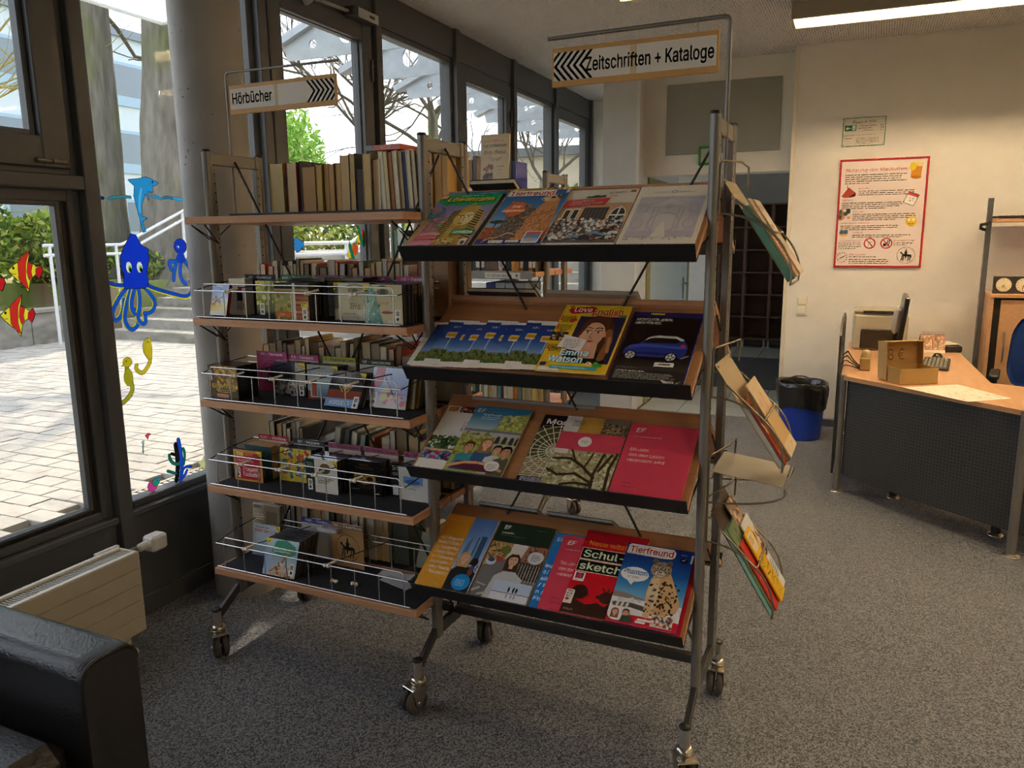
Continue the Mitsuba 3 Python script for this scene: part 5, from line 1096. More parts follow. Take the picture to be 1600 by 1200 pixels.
# ---- catalogues standing on the back trays, tops showing
def cat_back(k, x0, x1, up, th, cols, label):
    M = back_tray(k); t = thing('catalogue', label, 'catalogue', 'catalogues on the back of the right bay')
    a, b = 1.75 - x1, 1.75 - x0
    put(t, 'pages', MB(M).box((a + 0.002, 0.08, 0.002), (b - 0.002, 0.355 + up - 0.002, th - 0.002), cols[0]), 'm_paint')
    put(t, 'cover', MB(M).box((a, 0.08, th - 0.002), (b, 0.355 + up, th), cols[1]).box((a, 0.08, 0.0), (b, 0.355 + up, 0.002), cols[1]), 'm_paint')
cat_back(0, 0.975, 1.13, 0.03, 0.018, ('#d9cdb2', '#20201f'), 'black covered catalogue behind the meerkat magazine')
cat_back(1, 0.955, 1.195, 0.022, 0.016, ('#b9a888', '#1b1b1c'), 'black catalogue with beige pages behind the fanned blue leaflets')
cat_back(1, 1.235, 1.525, 0.022, 0.014, ('#bdb2a0', '#a89a86'), 'beige folder behind the yellow language magazine')
cat_back(2, 0.968, 1.40, 0.03, 0.010, ('#9a9c9c', '#8f9292'), 'grey metal-coloured binder behind the teal brochure')
cat_back(3, 0.985, 1.20, 0.026, 0.012, ('#a9a9a4', '#3a3b3c'), 'grey folder behind the orange brochure on the lowest level')
cat_back(3, 1.235, 1.46, 0.026, 0.012, ('#a9a9a4', '#3a3b3c'), 'grey folder behind the dark green brochure on the lowest level')

# ================================================================ audio books, divider cards, books on the left bay
def sfr(x, y, z, yaw=0.0, tilt=0.0):
    """Frame of a cover facing the viewer: x right, y up (leaning back by tilt), origin at its lower left corner."""
    ex = (math.cos(yaw), math.sin(yaw), 0); ey = (-math.sin(yaw) * math.sin(tilt), math.cos(yaw) * math.sin(tilt), math.cos(tilt))
    return frame((x, y, z), ex, ey)
def disc(x, y, z, label, draw=None, w=0.142, h=0.124, th=0.0105, yaw=0.0, tilt=0.0, body='#1c1c1e', name='audio_book', cat='audio book', group=None, mat='m_plastic', page=None, top=None):
    M = sfr(x, y, z + th * math.sin(tilt), yaw, tilt); t = thing(name, label, cat, group)
    b = MB(M).box((0, 0, -th), (w, h, 0), body, 0.0008)
    put(t, 'case', b, mat)
    if page:
        put(t, 'pages', MB(M).box((0.003, -0.0002, -th + 0.002), (w + 0.0005, h + 0.0006, -0.002), page), 'm_paint')
    if top:
        put(t, 'label_strip', MB(M).box((0.006, h, -th + 0.002), (w - 0.006, h + 0.0004, -0.002), top), 'm_plastic')
    if draw:
        c = CV(M, w, h, 0.0002); draw(c); c.put(t, 'cover_print', 'm_plastic')
    return t
def stack(x, y, z, n, first, what, draw, w=0.142, h=0.124, th=0.0105, yaw=0.0, tilt=0.0, tops=None):
    """A row of cases one behind the other, the front one with its cover."""
    gap = 0.0012
    for i in range(n):
        dy = i * (th + gap)
        dd = (-math.sin(yaw) * dy, math.cos(yaw) * dy)
        ii = rng3.uniform(-0.0025, 0.0025)
        if i == 0:
            disc(x, y, z, first, draw, w, h, th, yaw, tilt)
        else:
            disc(x + dd[0] + ii, y + dd[1], z, f'{ORD[i - 1]} dark case behind {what}', None, w, h + rng3.uniform(-0.002, 0.001), th, yaw, tilt, rng3.choice(['#1c1c1e', '#242325', '#17171a', '#3a3632', '#2b2a2e']),
                 group=f'cases standing behind {what}', top=tops)
rng3 = random.Random(21)
def emblem(c, cx, cy, r, ink):
    a = c.w / c.h
    c.line([(cx + r * math.cos(t), cy + r * a * math.sin(t)) for t in np.linspace(0, 2 * PI, 28)], r * 0.035, ink)
    P = lambda x, y: (cx + x * r, cy + y * r * a)
    c.poly([P(-0.62, 0.42), P(-0.5, 0.44), P(-0.36, 0.2), P(-0.1, 0.08), P(0.35, 0.14), P(0.6, 0.06), P(0.66, -0.3), P(0.56, -0.28), P(0.5, -0.06), P(0.2, -0.14), P(-0.3, -0.10), P(-0.46, 0.16), P(-0.66, 0.28)], ink)
    for x0, x1, y in ((-0.4, -0.52, -0.62), (-0.28, -0.3, -0.66), (0.3, 0.22, -0.66), (0.44, 0.46, -0.64)):
        c.line([P(x0, -0.05), P((x0 + x1) / 2 + 0.05, -0.35), P(x1, y)], r * 0.09, ink)
    c.poly([P(-0.12, 0.5), P(-0.16, 0.1), P(-0.02, -0.5), P(0.12, 0.1), P(0.1, 0.5)], ink).poly([P(-0.09, 0.52), P(0.0, 0.86), P(0.09, 0.52)], ink).line([P(-0.16, 0.3), P(0.2, 0.34)], r * 0.05, ink)
def tag_badge(c, x=0.82, y=0.05):
    c.rect(x, y, x + 0.15, y + 0.33, '#e6e6e2').rect(x + 0.03, y + 0.17, x + 0.12, y + 0.29, '#8d8d8a').ell(x + 0.075, y + 0.09, 0.04, 0.045, '#2c2c2c', 6)
def corner(c):
    c.poly([(0.80, 1), (1, 1), (1, 0.76)], '#e6cf3a').line([(0.9, 0.93), (0.96, 0.87)], 0.02, '#4a4210')
def corner_l(c):
    c.poly([(0, 0.78), (0, 1), (0.2, 1)], '#e6cf3a').line([(0.05, 0.88), (0.1, 0.94)], 0.02, '#4a4210')
def divider(x, z, text, col, ink, label, y=0.096, h=0.141, full=None, tilt=0.0):
    M = sfr(x, y, z, 0.0, tilt); t = thing('divider_card', label, 'divider card')
    put(t, 'card', MB(M).box((0, 0, -0.0025), (0.142, h - 0.020, 0), '#c9c6c0' if full is None else full).box((0.0, h - 0.020, -0.0025), (0.142, h, 0), col), 'm_plastic')
    c = CV(M, 0.142, h, 0.0002); c.rect(0, 1 - 0.020 / h, 1, 1, col).text(text, 0.5, 1 - 0.0150 / h, 0.0098 / h, ink, w=min(0.9, 0.055 * len(text)), bold=True, align='c')
    if full is not None:
        c.rect(0.06, 0.04, 0.94, 0.83, full); emblem(c, 0.5, 0.44, 0.36, '#1a1418')
    c.put(t, 'print', 'm_paint')

Z2, Z3, Z4, Z5 = (z + 0.003 for z in ZS[1:])
def d_kids(c):
    c.grad(0, 0, 1, 1, ['#d9dde6', '#e6cf5a', '#b8c9d6', '#6f9cd6', '#5a8ad0']).line([(0.1, 0.35), (0.4, 0.5), (0.7, 0.62)], 0.06, '#8a3a3a').specks(0.1, 0.3, 0.6, 0.6, 20, 0.05, ['#3a3226', '#7a5a3a', '#c9a04a'], 2).para(0.2, 0.93, 0.6, 1, 0.05, '#e8eef6', 3)
disc(0.005, -0.045, Z2, 'small blue and yellow picture book leaning at the left end of the second shelf', d_kids, 0.088, 0.110, 0.014, -0.12, 0.22, '#8d2f38', 'book', 'book', mat='m_gloss')
disc(0.022, 0.06, Z2, 'black book at the left end of the second shelf, behind the white book', None, 0.10, 0.128, 0.02, body='#191a20', name='book', cat='book', mat='m_gloss')
disc(0.050, 0.012, Z2, 'white book with a red emblem and grey side on the second shelf', lambda c: c.rect(0, 0, 1, 1, '#d9d4cc').rect(0.45, 0.4, 0.8, 0.62, '#22262c').ell(0.62, 0.72, 0.17, 0.12, '#b5343c').para(0.4, 0.38, 0.5, 6, 0.045, '#55504a', 3), 0.075, 0.130, 0.04, body='#b9b2a6', name='book', cat='book', mat='m_gloss')
def d_green(c):
    c.grad(0, 0, 1, 1, ['#2b2f26', '#48542c', '#8f9a3a', '#c9c94a']).specks(0, 0.35, 1, 1, 60, 0.06, ['#6b7a2a', '#b5b83c', '#dfe08a', '#39421f'], 4).line([(0.45, 0.3), (0.5, 0.95)], 0.06, '#4a3e2a').rect(0.55, 0.12, 1, 0.5, '#4a4a4c').ell(0.95, 0.3, 0.1, 0.1, '#c9ccd0'); corner_l(c); tag_badge(c, 0.1, 0.04)
stack(0.180, 0.005, Z2, 5, 'audio book with a sunny green forest cover on the second shelf', 'the green forest audio book', d_green)
def d_buch(c):
    c.rect(0, 0, 1, 1, '#9aa06c').rect(0, 0.85, 1, 1, '#23262a').para(0.05, 0.92, 0.9, 1, 0.06, '#d9d6cc', 2).rect(0.02, 0.72, 0.98, 0.80, '#c8523a').grad(0, 0.05, 0.55, 0.70, ['#8a6a3a', '#a9a45c', '#8fa06a']).specks(0, 0.05, 0.55, 0.68, 60, 0.05, ['#b5a45c', '#6f7a4a', '#c9b98a'], 4).rect(0.02, 0.10, 0.5, 0.24, '#cf6a3a').text('Die', 0.12, 0.13, 0.07, '#f0d9b0', w=0.16)
    c.rect(0.56, 0.05, 1, 0.72, '#7a4a3a')
    for i in range(5): c.rect(0.58, 0.08 + 0.125 * i, 0.98, 0.15 + 0.125 * i, '#c98a5c' if i % 2 else '#b5553c')
    c.rect(0.54, 0, 0.62, 1, '#dcd6c9').rect(0.78, 0.36, 0.98, 0.50, '#d9c93a').para(0.8, 0.46, 0.16, 2, 0.05, '#5a5216', 3); tag_badge(c, 0.80, 0.02)
stack(0.345, -0.088, Z2, 9, 'audio book with red and orange bands and a yellow sticker on the second shelf', 'the red-banded audio book', d_buch)
for i, (x, y, zz, s) in enumerate(((0.36, -0.02, 0.126, 0.0), (0.50, -0.015, 0.128, 0.1))):
    t = thing('audio_book', ('black case lying flat on the red-banded row of the second shelf', 'black case lying flat on top of the pale mask row of the second shelf')[i], 'audio book')
    put(t, 'case', MB(tr(x, y, Z2 + zz) @ rz(s)).box((0, 0, 0), (0.142, 0.10, 0.011), '#232326', 0.001), 'm_plastic')
def d_bis(c):
    c.rect(0, 0, 1, 1, '#b9b09a').poly([(0.1, 0.2), (0.12, 0.98), (0.4, 1), (0.5, 0.7), (0.4, 0.45), (0.7, 0.3), (1, 0.28), (1, 0), (0.1, 0)], '#d3ccba').rect(0, 0.3, 0.12, 1, '#6b6a5c').ell(0.62, 0.80, 0.22, 0.08, '#8d8874').ell(0.6, 0.79, 0.08, 0.05, '#4a4a40').line([(0.35, 0.9), (0.6, 0.95), (0.9, 0.9)], 0.03, '#55524a').text('Bis', 0.42, 0.30, 0.16, '#5a3a30', w=0.3, shear=0.3).para(0.25, 0.17, 0.5, 1, 0.05, '#7a705f', 3).para(0.3, 0.55, 0.5, 1, 0.025, '#8d8573', 4); corner_l(c); tag_badge(c, 0.82, 0.06)
stack(0.530, -0.010, Z2, 6, 'audio book with a pale ghostly face, second from the right on the second shelf', 'the pale ghostly audio book', d_bis)
def d_face(c):
    c.rect(0, 0, 1, 1, '#c9bf9c').poly([(0, 0), (0.02, 0.95), (0.2, 1), (0.3, 0.8), (0.36, 0.5), (0.42, 0.25), (0.5, 0)], '#5c9a98').poly([(0.05, 0.2), (0.15, 0.9), (0.28, 0.95), (0.3, 0.6)], '#8fbcb6').ell(0.5, 0.82, 0.16, 0.07, '#6d6a58').ell(0.5, 0.82, 0.07, 0.06, '#2f4a4a').line([(0.35, 0.92), (0.5, 0.97), (0.66, 0.92)], 0.03, '#55523f').line([(0.70, 0.8), (0.76, 0.5), (0.7, 0.44)], 0.02, '#a8966c').ell(0.60, 0.30, 0.14, 0.035, '#a85a4c').line([(0.46, 0.30), (0.75, 0.305)], 0.012, '#6d3a32').text('Traumschiff', 0.06, 0.48, 0.09, '#d9923c', w=0.6, shear=0.1).specks(0, 0, 0.4, 0.9, 40, 0.04, ['#7fb0aa', '#4a8486', '#a9cfc8'], 3); corner_l(c); tag_badge(c, 0.80, 0.05); c.rect(0.6, 0.03, 0.76, 0.1, '#e9e4d6')
stack(0.698, -0.078, Z2, 13, 'audio book with a turquoise-haired face at the right end of the second shelf', 'the turquoise-haired audio book', d_face)
divider(0.048, Z2, 'AB - Abenteuer', '#1f2f3c', '#cfd9e0', 'dark blue divider card reading AB - Abenteuer on the second shelf')
divider(0.215, Z2, 'BGR - Biographien', '#256a48', '#d9e6da', 'green divider card reading BGR - Biographien on the second shelf')
divider(0.366, Z2, 'FA - Fantasie', '#8d3a66', '#e6cfdc', 'magenta FA - Fantasie divider card right of the green one on the second shelf')
divider(0.540, Z2, 'FA - Fantasie', '#8d3a66', '#e6cfdc', 'magenta FA - Fantasie divider card above the pale ghostly audio book')
divider(0.705, Z2, 'FA - Fantasie', '#b04a7c', '#f0dce6', 'magenta FA - Fantasie divider card at the right end of the second shelf', y=0.10)

def d_drag(c):
    c.rect(0, 0, 1, 1, '#3a2e1c').grad(0.2, 0.3, 0.98, 1, ['#3a2c18', '#6d5226', '#a87c34', '#8a6428']).specks(0.2, 0.3, 0.98, 0.95, 70, 0.06, ['#c9963f', '#5a4220', '#8d6a30', '#e0b45c'], 3).text('ERAGON', 0.10, 0.34, 0.12, '#c9b03a', w=0.86, bold=True).para(0.3, 0.27, 0.6, 2, 0.06, '#b59a5a', 4).rect(0.26, 0.06, 0.66, 0.17, '#c98a7c').text('gekürzt', 0.30, 0.085, 0.06, '#7a2a24', w=0.3).rect(0.02, 0.55, 0.15, 0.85, '#a9a9ac')
disc(0.022, -0.092, Z3, 'black box set with golden dragon cover at the left end of the third shelf', d_drag, 0.136, 0.122, 0.10, body='#131316')
divider(0.085, Z3, 'FA - Fantasie', '#a83f74', '#f0dce6', 'pink card with a horse rider emblem in a circle on the third shelf', y=0.088, h=0.152, full='#b5487c')
def d_bw(c):
    c.rect(0, 0, 1, 1, '#1f2026').grad(0, 0.55, 0.65, 1, ['#16171b', '#2b2d3a', '#4a4d60']).text('CATHERINE', 0.3, 0.46, 0.06, '#b9b9be', w=0.62).ell(0.25, 0.28, 0.17, 0.2, '#6d6a68').ell(0.6, 0.25, 0.2, 0.22, '#a9a6a2').ell(0.58, 0.3, 0.08, 0.1, '#d3cfca').specks(0.02, 0.05, 0.9, 0.42, 40, 0.06, ['#8d8a86', '#3a393c', '#55524f'], 4).rect(0.68, 0.3, 1, 1, '#b5b3a9').rect(0.72, 0.05, 0.97, 0.34, '#4a4c52'); corner(c); tag_badge(c, 0.78, 0.03)
stack(0.198, 0.050, Z3, 3, 'dark audio book with a black and white portrait on the third shelf', 'the black and white portrait audio book', d_bw)
def d_spa(c):
    c.rect(0, 0, 1, 1, '#aab5b4').rect(0.0, 0.0, 1, 0.25, '#8d4a3a').rect(0.08, 0.06, 0.9, 0.62, '#b9c9cf').rect(0.14, 0.1, 0.3, 0.55, '#a85a3c').grad(0.32, 0.1, 0.88, 0.6, ['#5a8aa8', '#8fb5c9', '#c9d6d6']).text('SPARKS', 0.14, 0.68, 0.12, '#e6e6df', w=0.72).rect(0.84, 0.1, 0.98, 0.45, '#c9a89c').para(0.2, 0.9, 0.6, 1, 0.05, '#7a8482', 3); corner(c)
stack(0.360, 0.035, Z3, 5, 'pale grey audio book with a window picture on the third shelf', 'the pale grey audio book', d_spa, w=0.134)
def d_ken(c):
    c.rect(0, 0, 1, 1, '#17130f').text('KEN FOLLETT', 0.12, 0.82, 0.075, '#a87c4a', w=0.76).para(0.3, 0.95, 0.4, 1, 0.03, '#7a6a4a', 2).rect(0, 0.24, 1, 0.48, '#8a4028').poly([(0.28, 0.6), (0.5, 0.66), (0.72, 0.6), (0.64, 0.5), (0.56, 0.4), (0.5, 0.5), (0.44, 0.4), (0.36, 0.5)], '#c99a3c').line([(0.32, 0.62), (0.5, 0.42), (0.68, 0.62)], 0.03, '#2a1a10').rect(0, 0, 1, 0.24, '#7fa3d6').text('KRIEG', 0.12, 0.06, 0.12, '#dce8f6', w=0.6, bold=True); corner(c); tag_badge(c, 0.82, 0.0)
stack(0.498, -0.055, Z3, 3, 'dark brown audio book with a blue lower band leaning back on the third shelf', 'the leaning dark brown audio book', d_ken, tilt=0.50, yaw=-0.05)
def d_dvd(c):
    c.grad(0, 0, 1, 1, ['#c9bfae', '#b9a8c9', '#8fa8d9', '#9fb5e0', '#b9c9e6']).poly([(0, 0.5), (0.1, 1), (0.34, 1), (0.3, 0.6), (0.2, 0.5)], '#b5484c').poly([(0.24, 0.2), (0.3, 0.5), (0.5, 0.6), (0.62, 0.3), (0.4, 0.1)], '#d3c48a').line([(0.3, 0.85), (0.55, 0.45), (0.7, 0.2), (0.8, 0.08)], 0.03, '#7a2f48').poly([(0.62, 0.35), (0.7, 0.5), (0.9, 0.6), (0.85, 0.4)], '#a98ad0').line([(0.05, 0.4), (0.95, 0.36)], 0.012, '#6a3a5a').specks(0.4, 0.05, 0.95, 0.35, 16, 0.06, ['#d9a89c', '#c9545c', '#e6d0c0', '#b57a9c'], 5); tag_badge(c, 0.03, 0.05)
disc(0.652, -0.012, Z3, 'shiny pale blue and purple case at the right end of the third shelf', d_dvd, 0.142, 0.135, 0.014, 0.0, 0.30, '#3a3a40')
for i in range(4):
    disc(0.672 + 0.002 * i, 0.008 + 0.018 * i, Z3, f'{ORD[i]} case with a yellowish edge behind the shiny pale blue case', None, 0.142, 0.126, 0.014, 0.0, 0.25, ['#6d5a2a', '#8a7a34', '#4a3a20', '#2a2622'][i], group='cases behind the shiny pale blue case')
divider(0.222, Z3, 'FA - Fantasie', '#a83f74', '#f0dce6', 'magenta FA - Fantasie divider card above the black and white portrait case', h=0.146)
divider(0.384, Z3, 'FL - Freundschaft/Liebe', '#a9ab3a', '#26260f', 'olive yellow divider card reading FL - Freundschaft/Liebe on the third shelf', h=0.146)
divider(0.543, Z3, 'GE - Geschichte', '#17281f', '#cfd9d0', 'dark green divider card reading GE - Geschichte on the third shelf', h=0.146)

def d_red(c):
    c.rect(0, 0, 1, 1, '#c9963f').rect(0.06, 0.06, 0.92, 0.92, '#b5303c').rect(0.1, 0.80, 0.36, 0.93, '#d9b54a').rect(0.4, 0.82, 0.7, 0.92, '#c96a4a').text('MARKUS', 0.1, 0.62, 0.09, '#e09a8c', w=0.6, bold=True).text('Fragen', 0.3, 0.34, 0.13, '#f0d3cc', w=0.5, bold=True, shear=0.2).text('Todesfall', 0.28, 0.16, 0.13, '#f0d3cc', w=0.6, bold=True, shear=0.2); corner(c); tag_badge(c, 0.06, 0.1)
disc(0.050, -0.030, Z4, 'red and orange audio book with white script lettering on the fourth shelf', d_red, 0.132, 0.118, 0.016, 0.02)
for i, (y, h, col, nm) in enumerate(((-0.012, 0.122, '#2a4a52', 'dark teal'), (0.026, 0.12, '#d9d6cc', 'white covered'), (0.064, 0.12, '#cfcabd', 'pale grey'))):
    disc(0.055 + 0.006 * i, y + 0.036, Z4, f'{nm} thick book behind the red audio book on the fourth shelf', None, 0.125, h, 0.034, body=col, name='book', cat='book', page='#b08d5a', mat='m_paint')
def d_yel(c):
    c.rect(0, 0, 1, 1, '#d9c24a')
    for i, (x, y) in enumerate(((0.25, 0.78), (0.7, 0.78), (0.25, 0.3), (0.7, 0.3))):
        c.specks(x - 0.15, y - 0.18, x + 0.15, y + 0.18, 24, 0.05, ['#c9543a', '#4a8a7a', '#3a5a8a', '#e6e0c0', '#b5843a'], i + 3)
    c.line([(0.5, 0.05), (0.5, 0.95)], 0.01, '#b59a30').poly([(0.78, 0.95), (0.95, 0.9), (0.9, 0.72)], '#c23c4c')
disc(0.212, 0.030, Z4, 'yellow case with four colourful figures on the fourth shelf', d_yel, 0.140, 0.124, 0.014, 0.02, 0.06)
for i in range(3):
    disc(0.216 + 0.003 * i, 0.054 + 0.013 * i, Z4, f'{ORD[i]} dark case behind the yellow case of the fourth shelf', None, group='dark cases behind the yellow case')
def d_whi(c):
    c.rect(0, 0, 1, 1, '#dcd8cc').rect(0, 0, 0.28, 1, '#26382e').para(0.04, 0.85, 0.2, 3, 0.06, '#a9b5a8', 3).ell(0.62, 0.74, 0.17, 0.14, '#7a5a3a').ell(0.58, 0.68, 0.16, 0.09, '#3a5a36').text('Paulo Coelho', 0.36, 0.40, 0.055, '#3a3632', w=0.5).para(0.36, 0.35, 0.46, 2, 0.06, '#5a554d', 4); corner(c); tag_badge(c, 0.05, 0.05)
stack(0.384, -0.030, Z4, 8, 'white and dark green audio book with a flower on the fourth shelf', 'the white and green audio book', d_whi, w=0.136, h=0.120)
def d_blk(c):
    c.rect(0, 0, 1, 1, '#15120f').text('DIANA', 0.36, 0.86, 0.06, '#5c4a26', w=0.26).text('GABALDON', 0.24, 0.76, 0.06, '#5c4a26', w=0.52).ell(0.36, 0.52, 0.17, 0.10, '#a87c2a').ell(0.66, 0.50, 0.17, 0.11, '#a87c2a').ell(0.36, 0.50, 0.10, 0.05, '#2a1c0c').ell(0.66, 0.48, 0.10, 0.06, '#2a1c0c').line([(0.2, 0.42), (0.5, 0.34), (0.8, 0.42)], 0.06, '#b58a34').para(0.3, 0.25, 0.5, 2, 0.05, '#4a3a20', 3).rect(0.78, 0.06, 0.92, 0.09, '#d9d6cc').para(0.1, 0.14, 0.3, 1, 0.04, '#8d8a80', 5)
stack(0.532, 0.010, Z4, 5, 'black audio book with golden ornaments on the fourth shelf', 'the black and gold audio book', d_blk, h=0.122)
disc(0.697, 0.036, Z4, 'black case with white print left of the white case, right end of the fourth shelf', lambda c: c.rect(0, 0, 1, 1, '#1c1d1f').para(0.04, 0.9, 0.25, 3, 0.05, '#cfcfca', 2).para(0.04, 0.7, 0.25, 2, 0.05, '#b9b9b4', 3).rect(0.03, 0.05, 0.2, 0.35, '#e0e0dc'), 0.142, 0.120)
def d_smw(c):
    c.rect(0, 0, 1, 1, '#d6d4cc').rect(0.15, 0.5, 0.8, 0.72, '#6f9ac9').ell(0.45, 0.56, 0.25, 0.08, '#3f6aa8').text('Paulo Coelho', 0.15, 0.42, 0.05, '#3a3a3a', w=0.55).text('Unterwegs', 0.2, 0.34, 0.05, '#3a3a3a', w=0.4)
stack(0.738, 0.020, Z4, 4, 'white case with a blue picture at the right end of the fourth shelf', 'the white case with the blue picture', d_smw, w=0.118, h=0.116)
divider(0.058, Z4, 'KEST - Kinofilme', '#b5343f', '#f0d9d6', 'red divider card at the left end of the fourth shelf', h=0.146)
divider(0.226, Z4, 'MY - Mysterie', '#2f3438', '#d3d9dc', 'dark grey divider card reading MY - Mysterie on the fourth shelf', h=0.146)
divider(0.388, Z4, 'SL - Schöne Literatur', '#9c4a6d', '#2a1420', 'first mauve SL - Schöne Literatur divider card, above the white and green audio book', h=0.146)
divider(0.546, Z4, 'SL - Schöne Literatur', '#9c4a6d', '#2a1420', 'mauve SL - Schöne Literatur divider card above the black and gold audio book', h=0.146)
divider(0.712, Z4, 'SL - Schöne Literatur', '#9c4a6d', '#2a1420', 'mauve divider card half hidden by the third magazine tray', h=0.146)

def d_box5(c):
    c.rect(0, 0, 1, 1, '#d9d6cc').rect(0.0, 0.52, 1, 0.98, '#a8977c').rect(0.5, 0.6, 0.9, 0.85, '#8a7a60').rect(0.04, 0.9, 0.3, 0.96, '#5a5a56').para(0.05, 0.75, 0.4, 3, 0.05, '#e6dfd0', 3).rect(0, 0.1, 1, 0.5, '#b5c3d3').poly([(0.7, 0.12), (0.98, 0.12), (0.9, 0.45)], '#b5543a').rect(0.1, 0.34, 0.3, 0.44, '#e9ecf0').rect(0.45, 0.3, 0.72, 0.37, '#9a8a7a')
disc(0.0, 0.085, Z5, 'tall pale case with a brown band at the left end of the lowest shelf', d_box5, 0.132, 0.180, 0.016, 0.03, 0.08, '#8f9498')
def d_wer(c):
    c.rect(0, 0, 1, 1, '#b9cbd6').para(0.12, 0.88, 0.7, 1, 0.05, '#4a545a', 3).text('WER BIN ICH', 0.08, 0.74, 0.095, '#b5343f', w=0.8, bold=True).grad(0, 0, 1, 0.6, ['#8fa9ba', '#a8c0cf', '#b9cbd6']); corner(c)
disc(0.047, 0.030, Z5, 'light blue audio book with red capitals at the left of the lowest shelf', d_wer, 0.132, 0.124, 0.0105, 0.02, 0.12)
def d_gr5(c):
    c.grad(0, 0, 1, 1, ['#c9b8a0', '#b9c4d0', '#9cc0c9', '#bcd8e0']).poly([(0.2, 0.65), (0.3, 0.95), (0.6, 1), (0.9, 0.85), (0.95, 0.65), (0.6, 0.5)], '#4a9a78').line([(0.55, 0.05), (0.5, 0.3), (0.65, 0.55), (0.75, 0.75)], 0.05, '#a8743a').line([(0.5, 0.3), (0.2, 0.1)], 0.03, '#a8743a').specks(0.35, 0.02, 0.9, 0.35, 40, 0.04, ['#c98a5c', '#d9b58a', '#8a5a36', '#e6d3b0'], 3).para(0.25, 0.72, 0.6, 2, 0.07, '#d3e6dc', 5).rect(0, 0.05, 0.2, 0.6, '#a9c4e6'); corner_l(c); tag_badge(c, 0.80, 0.06)
stack(0.212, -0.098, Z5, 10, 'pale audio book with a green tree leaning on the lowest shelf', 'the green tree audio book', d_gr5, tilt=0.33, yaw=0.04, h=0.130)
t = thing('book', 'white thin book lying on the dark row of cases on the lowest shelf', 'book')
put(t, 'cover', MB(tr(0.345, 0.055, Z5 + 0.131) @ rz(0.04)).box((0, 0, 0), (0.085, 0.05, 0.014), '#c9ccd0', 0.001), 'm_gloss')
divider(0.232, Z5, 'THR - Thriller', '#4a3f8a', '#d9d6ec', 'violet divider card reading THR - Thriller on the lowest shelf', y=0.105, h=0.155)
divider(0.392, Z5, 'TPF - Tiere/Pferde', '#8d6a42', '#f0e6d6', 'brown card with a horse rider emblem in a circle on the lowest shelf', y=0.078, h=0.165, full='#b58d5c', tilt=0.03)
for i, (x, y, a, col) in enumerate(((0.60, 0.055, 0.1, '#d9dcdf'), (0.63, 0.03, -0.25, '#c6cacd'))):
    t = thing('paper_slip', ('white paper slip lying at the back of the lowest shelf', 'pale paper slip lying askew on the lowest shelf')[i], 'paper')
    put(t, None, MB(tr(x, y, Z5 + 0.0008 * i) @ rz(a)).box((0, 0, 0), (0.14, 0.05, 0.0008), col), 'm_paint')
for i, (x, y, lb) in enumerate(((0.50, -0.055, 'loose white peg lying on the felt of the lowest shelf'), (0.58, -0.045, 'loose white peg at the end of a cord on the lowest shelf'))):
    t = thing('peg', lb, 'peg'); m = MB()
    for dx in (-0.008, 0.008):
        m.lathe([(0.0, -0.0075), (0.006, -0.005), (0.0078, 0.0), (0.006, 0.005), (0.0, 0.0075)], (x + dx, y, Z5 + 0.0082), '#efe9db', 10)
    m.tube([(x - 0.008, y, Z5 + 0.008), (x + 0.008, y, Z5 + 0.008)], 0.004, '#efe9db', 6)
    put(t, None, m, 'm_paint')

# ---- books with their fore-edges to the viewer on the back shelves
rngb = random.Random(8)
CV_C = ['#2c3440', '#7a2f2c', '#d9d3c6', '#1f3a34', '#c2b89f', '#8d6a3a', '#3c3a38', '#a8383a', '#e6e0d2', '#55606a', '#b59a4a', '#23314f']
PG_C = ['#d8c49a', '#cfb98c', '#e3d6b8', '#c9ad7c', '#dccba6', '#bfa070', '#e8dec6']
ROWN = ['top shelf', 'second shelf', 'third shelf', 'fourth shelf', 'lowest shelf']
def back_row(k, specs, y0=0.165):
    """specs: (x, thickness, height, depth, lean in x, cover, pages)."""
    z = ZS[k] + (0.003 if k else 0.011)
    for i, (x, th, h, d, lean, cc, pc) in enumerate(specs):
        M = tr(x, y0 + rngb.uniform(0, 0.012), z + abs(math.sin(lean)) * 0.0 + (th * math.sin(-lean) if lean < 0 else 0)) @ ry(lean)
        look = ('thin' if th < 0.018 else 'thick' if th > 0.035 else 'medium thick')
        t = thing('book', f'{look} book, fore-edge forward, {ORD[min(i, len(ORD) - 1)]} from left behind the {ROWN[k]}', 'book', f'books behind the {ROWN[k]}')
        put(t, 'pages', MB(M).box((0.0015, 0.002, 0.002), (th - 0.0015, d - 0.002, h - 0.002), pc), 'm_paint')
        put(t, 'cover', MB(M).box((0, 0, 0), (0.0014, d, h), cc).box((th - 0.0014, 0, 0), (th, d, h), cc).box((0, d - 0.002, 0), (th, d, h), cc), 'm_paint')
def auto_row(k, x0, x1, hs, ths, lean_p=0.12, dark=0.25):
    sp, x = [], x0
    while x < x1 - 0.01:
        th = min(rngb.uniform(*ths), x1 - x); h = rngb.uniform(*hs)
        ln = rngb.uniform(0.03, 0.07) if rngb.random() < lean_p else 0.0
        cc = rngb.choice(CV_C); pc = rngb.choice(PG_C) if rngb.random() > dark else rngb.choice(['#8f7a58', '#a89878', '#6d5c44', '#c9c4b8'])
        sp.append((x, th, h, rngb.uniform(0.12, 0.16), ln, cc, pc)); x += th + 0.0015 + math.sin(ln) * h * 0.25
    return sp
E_, F_ = '#d9c394', '#c79f66'
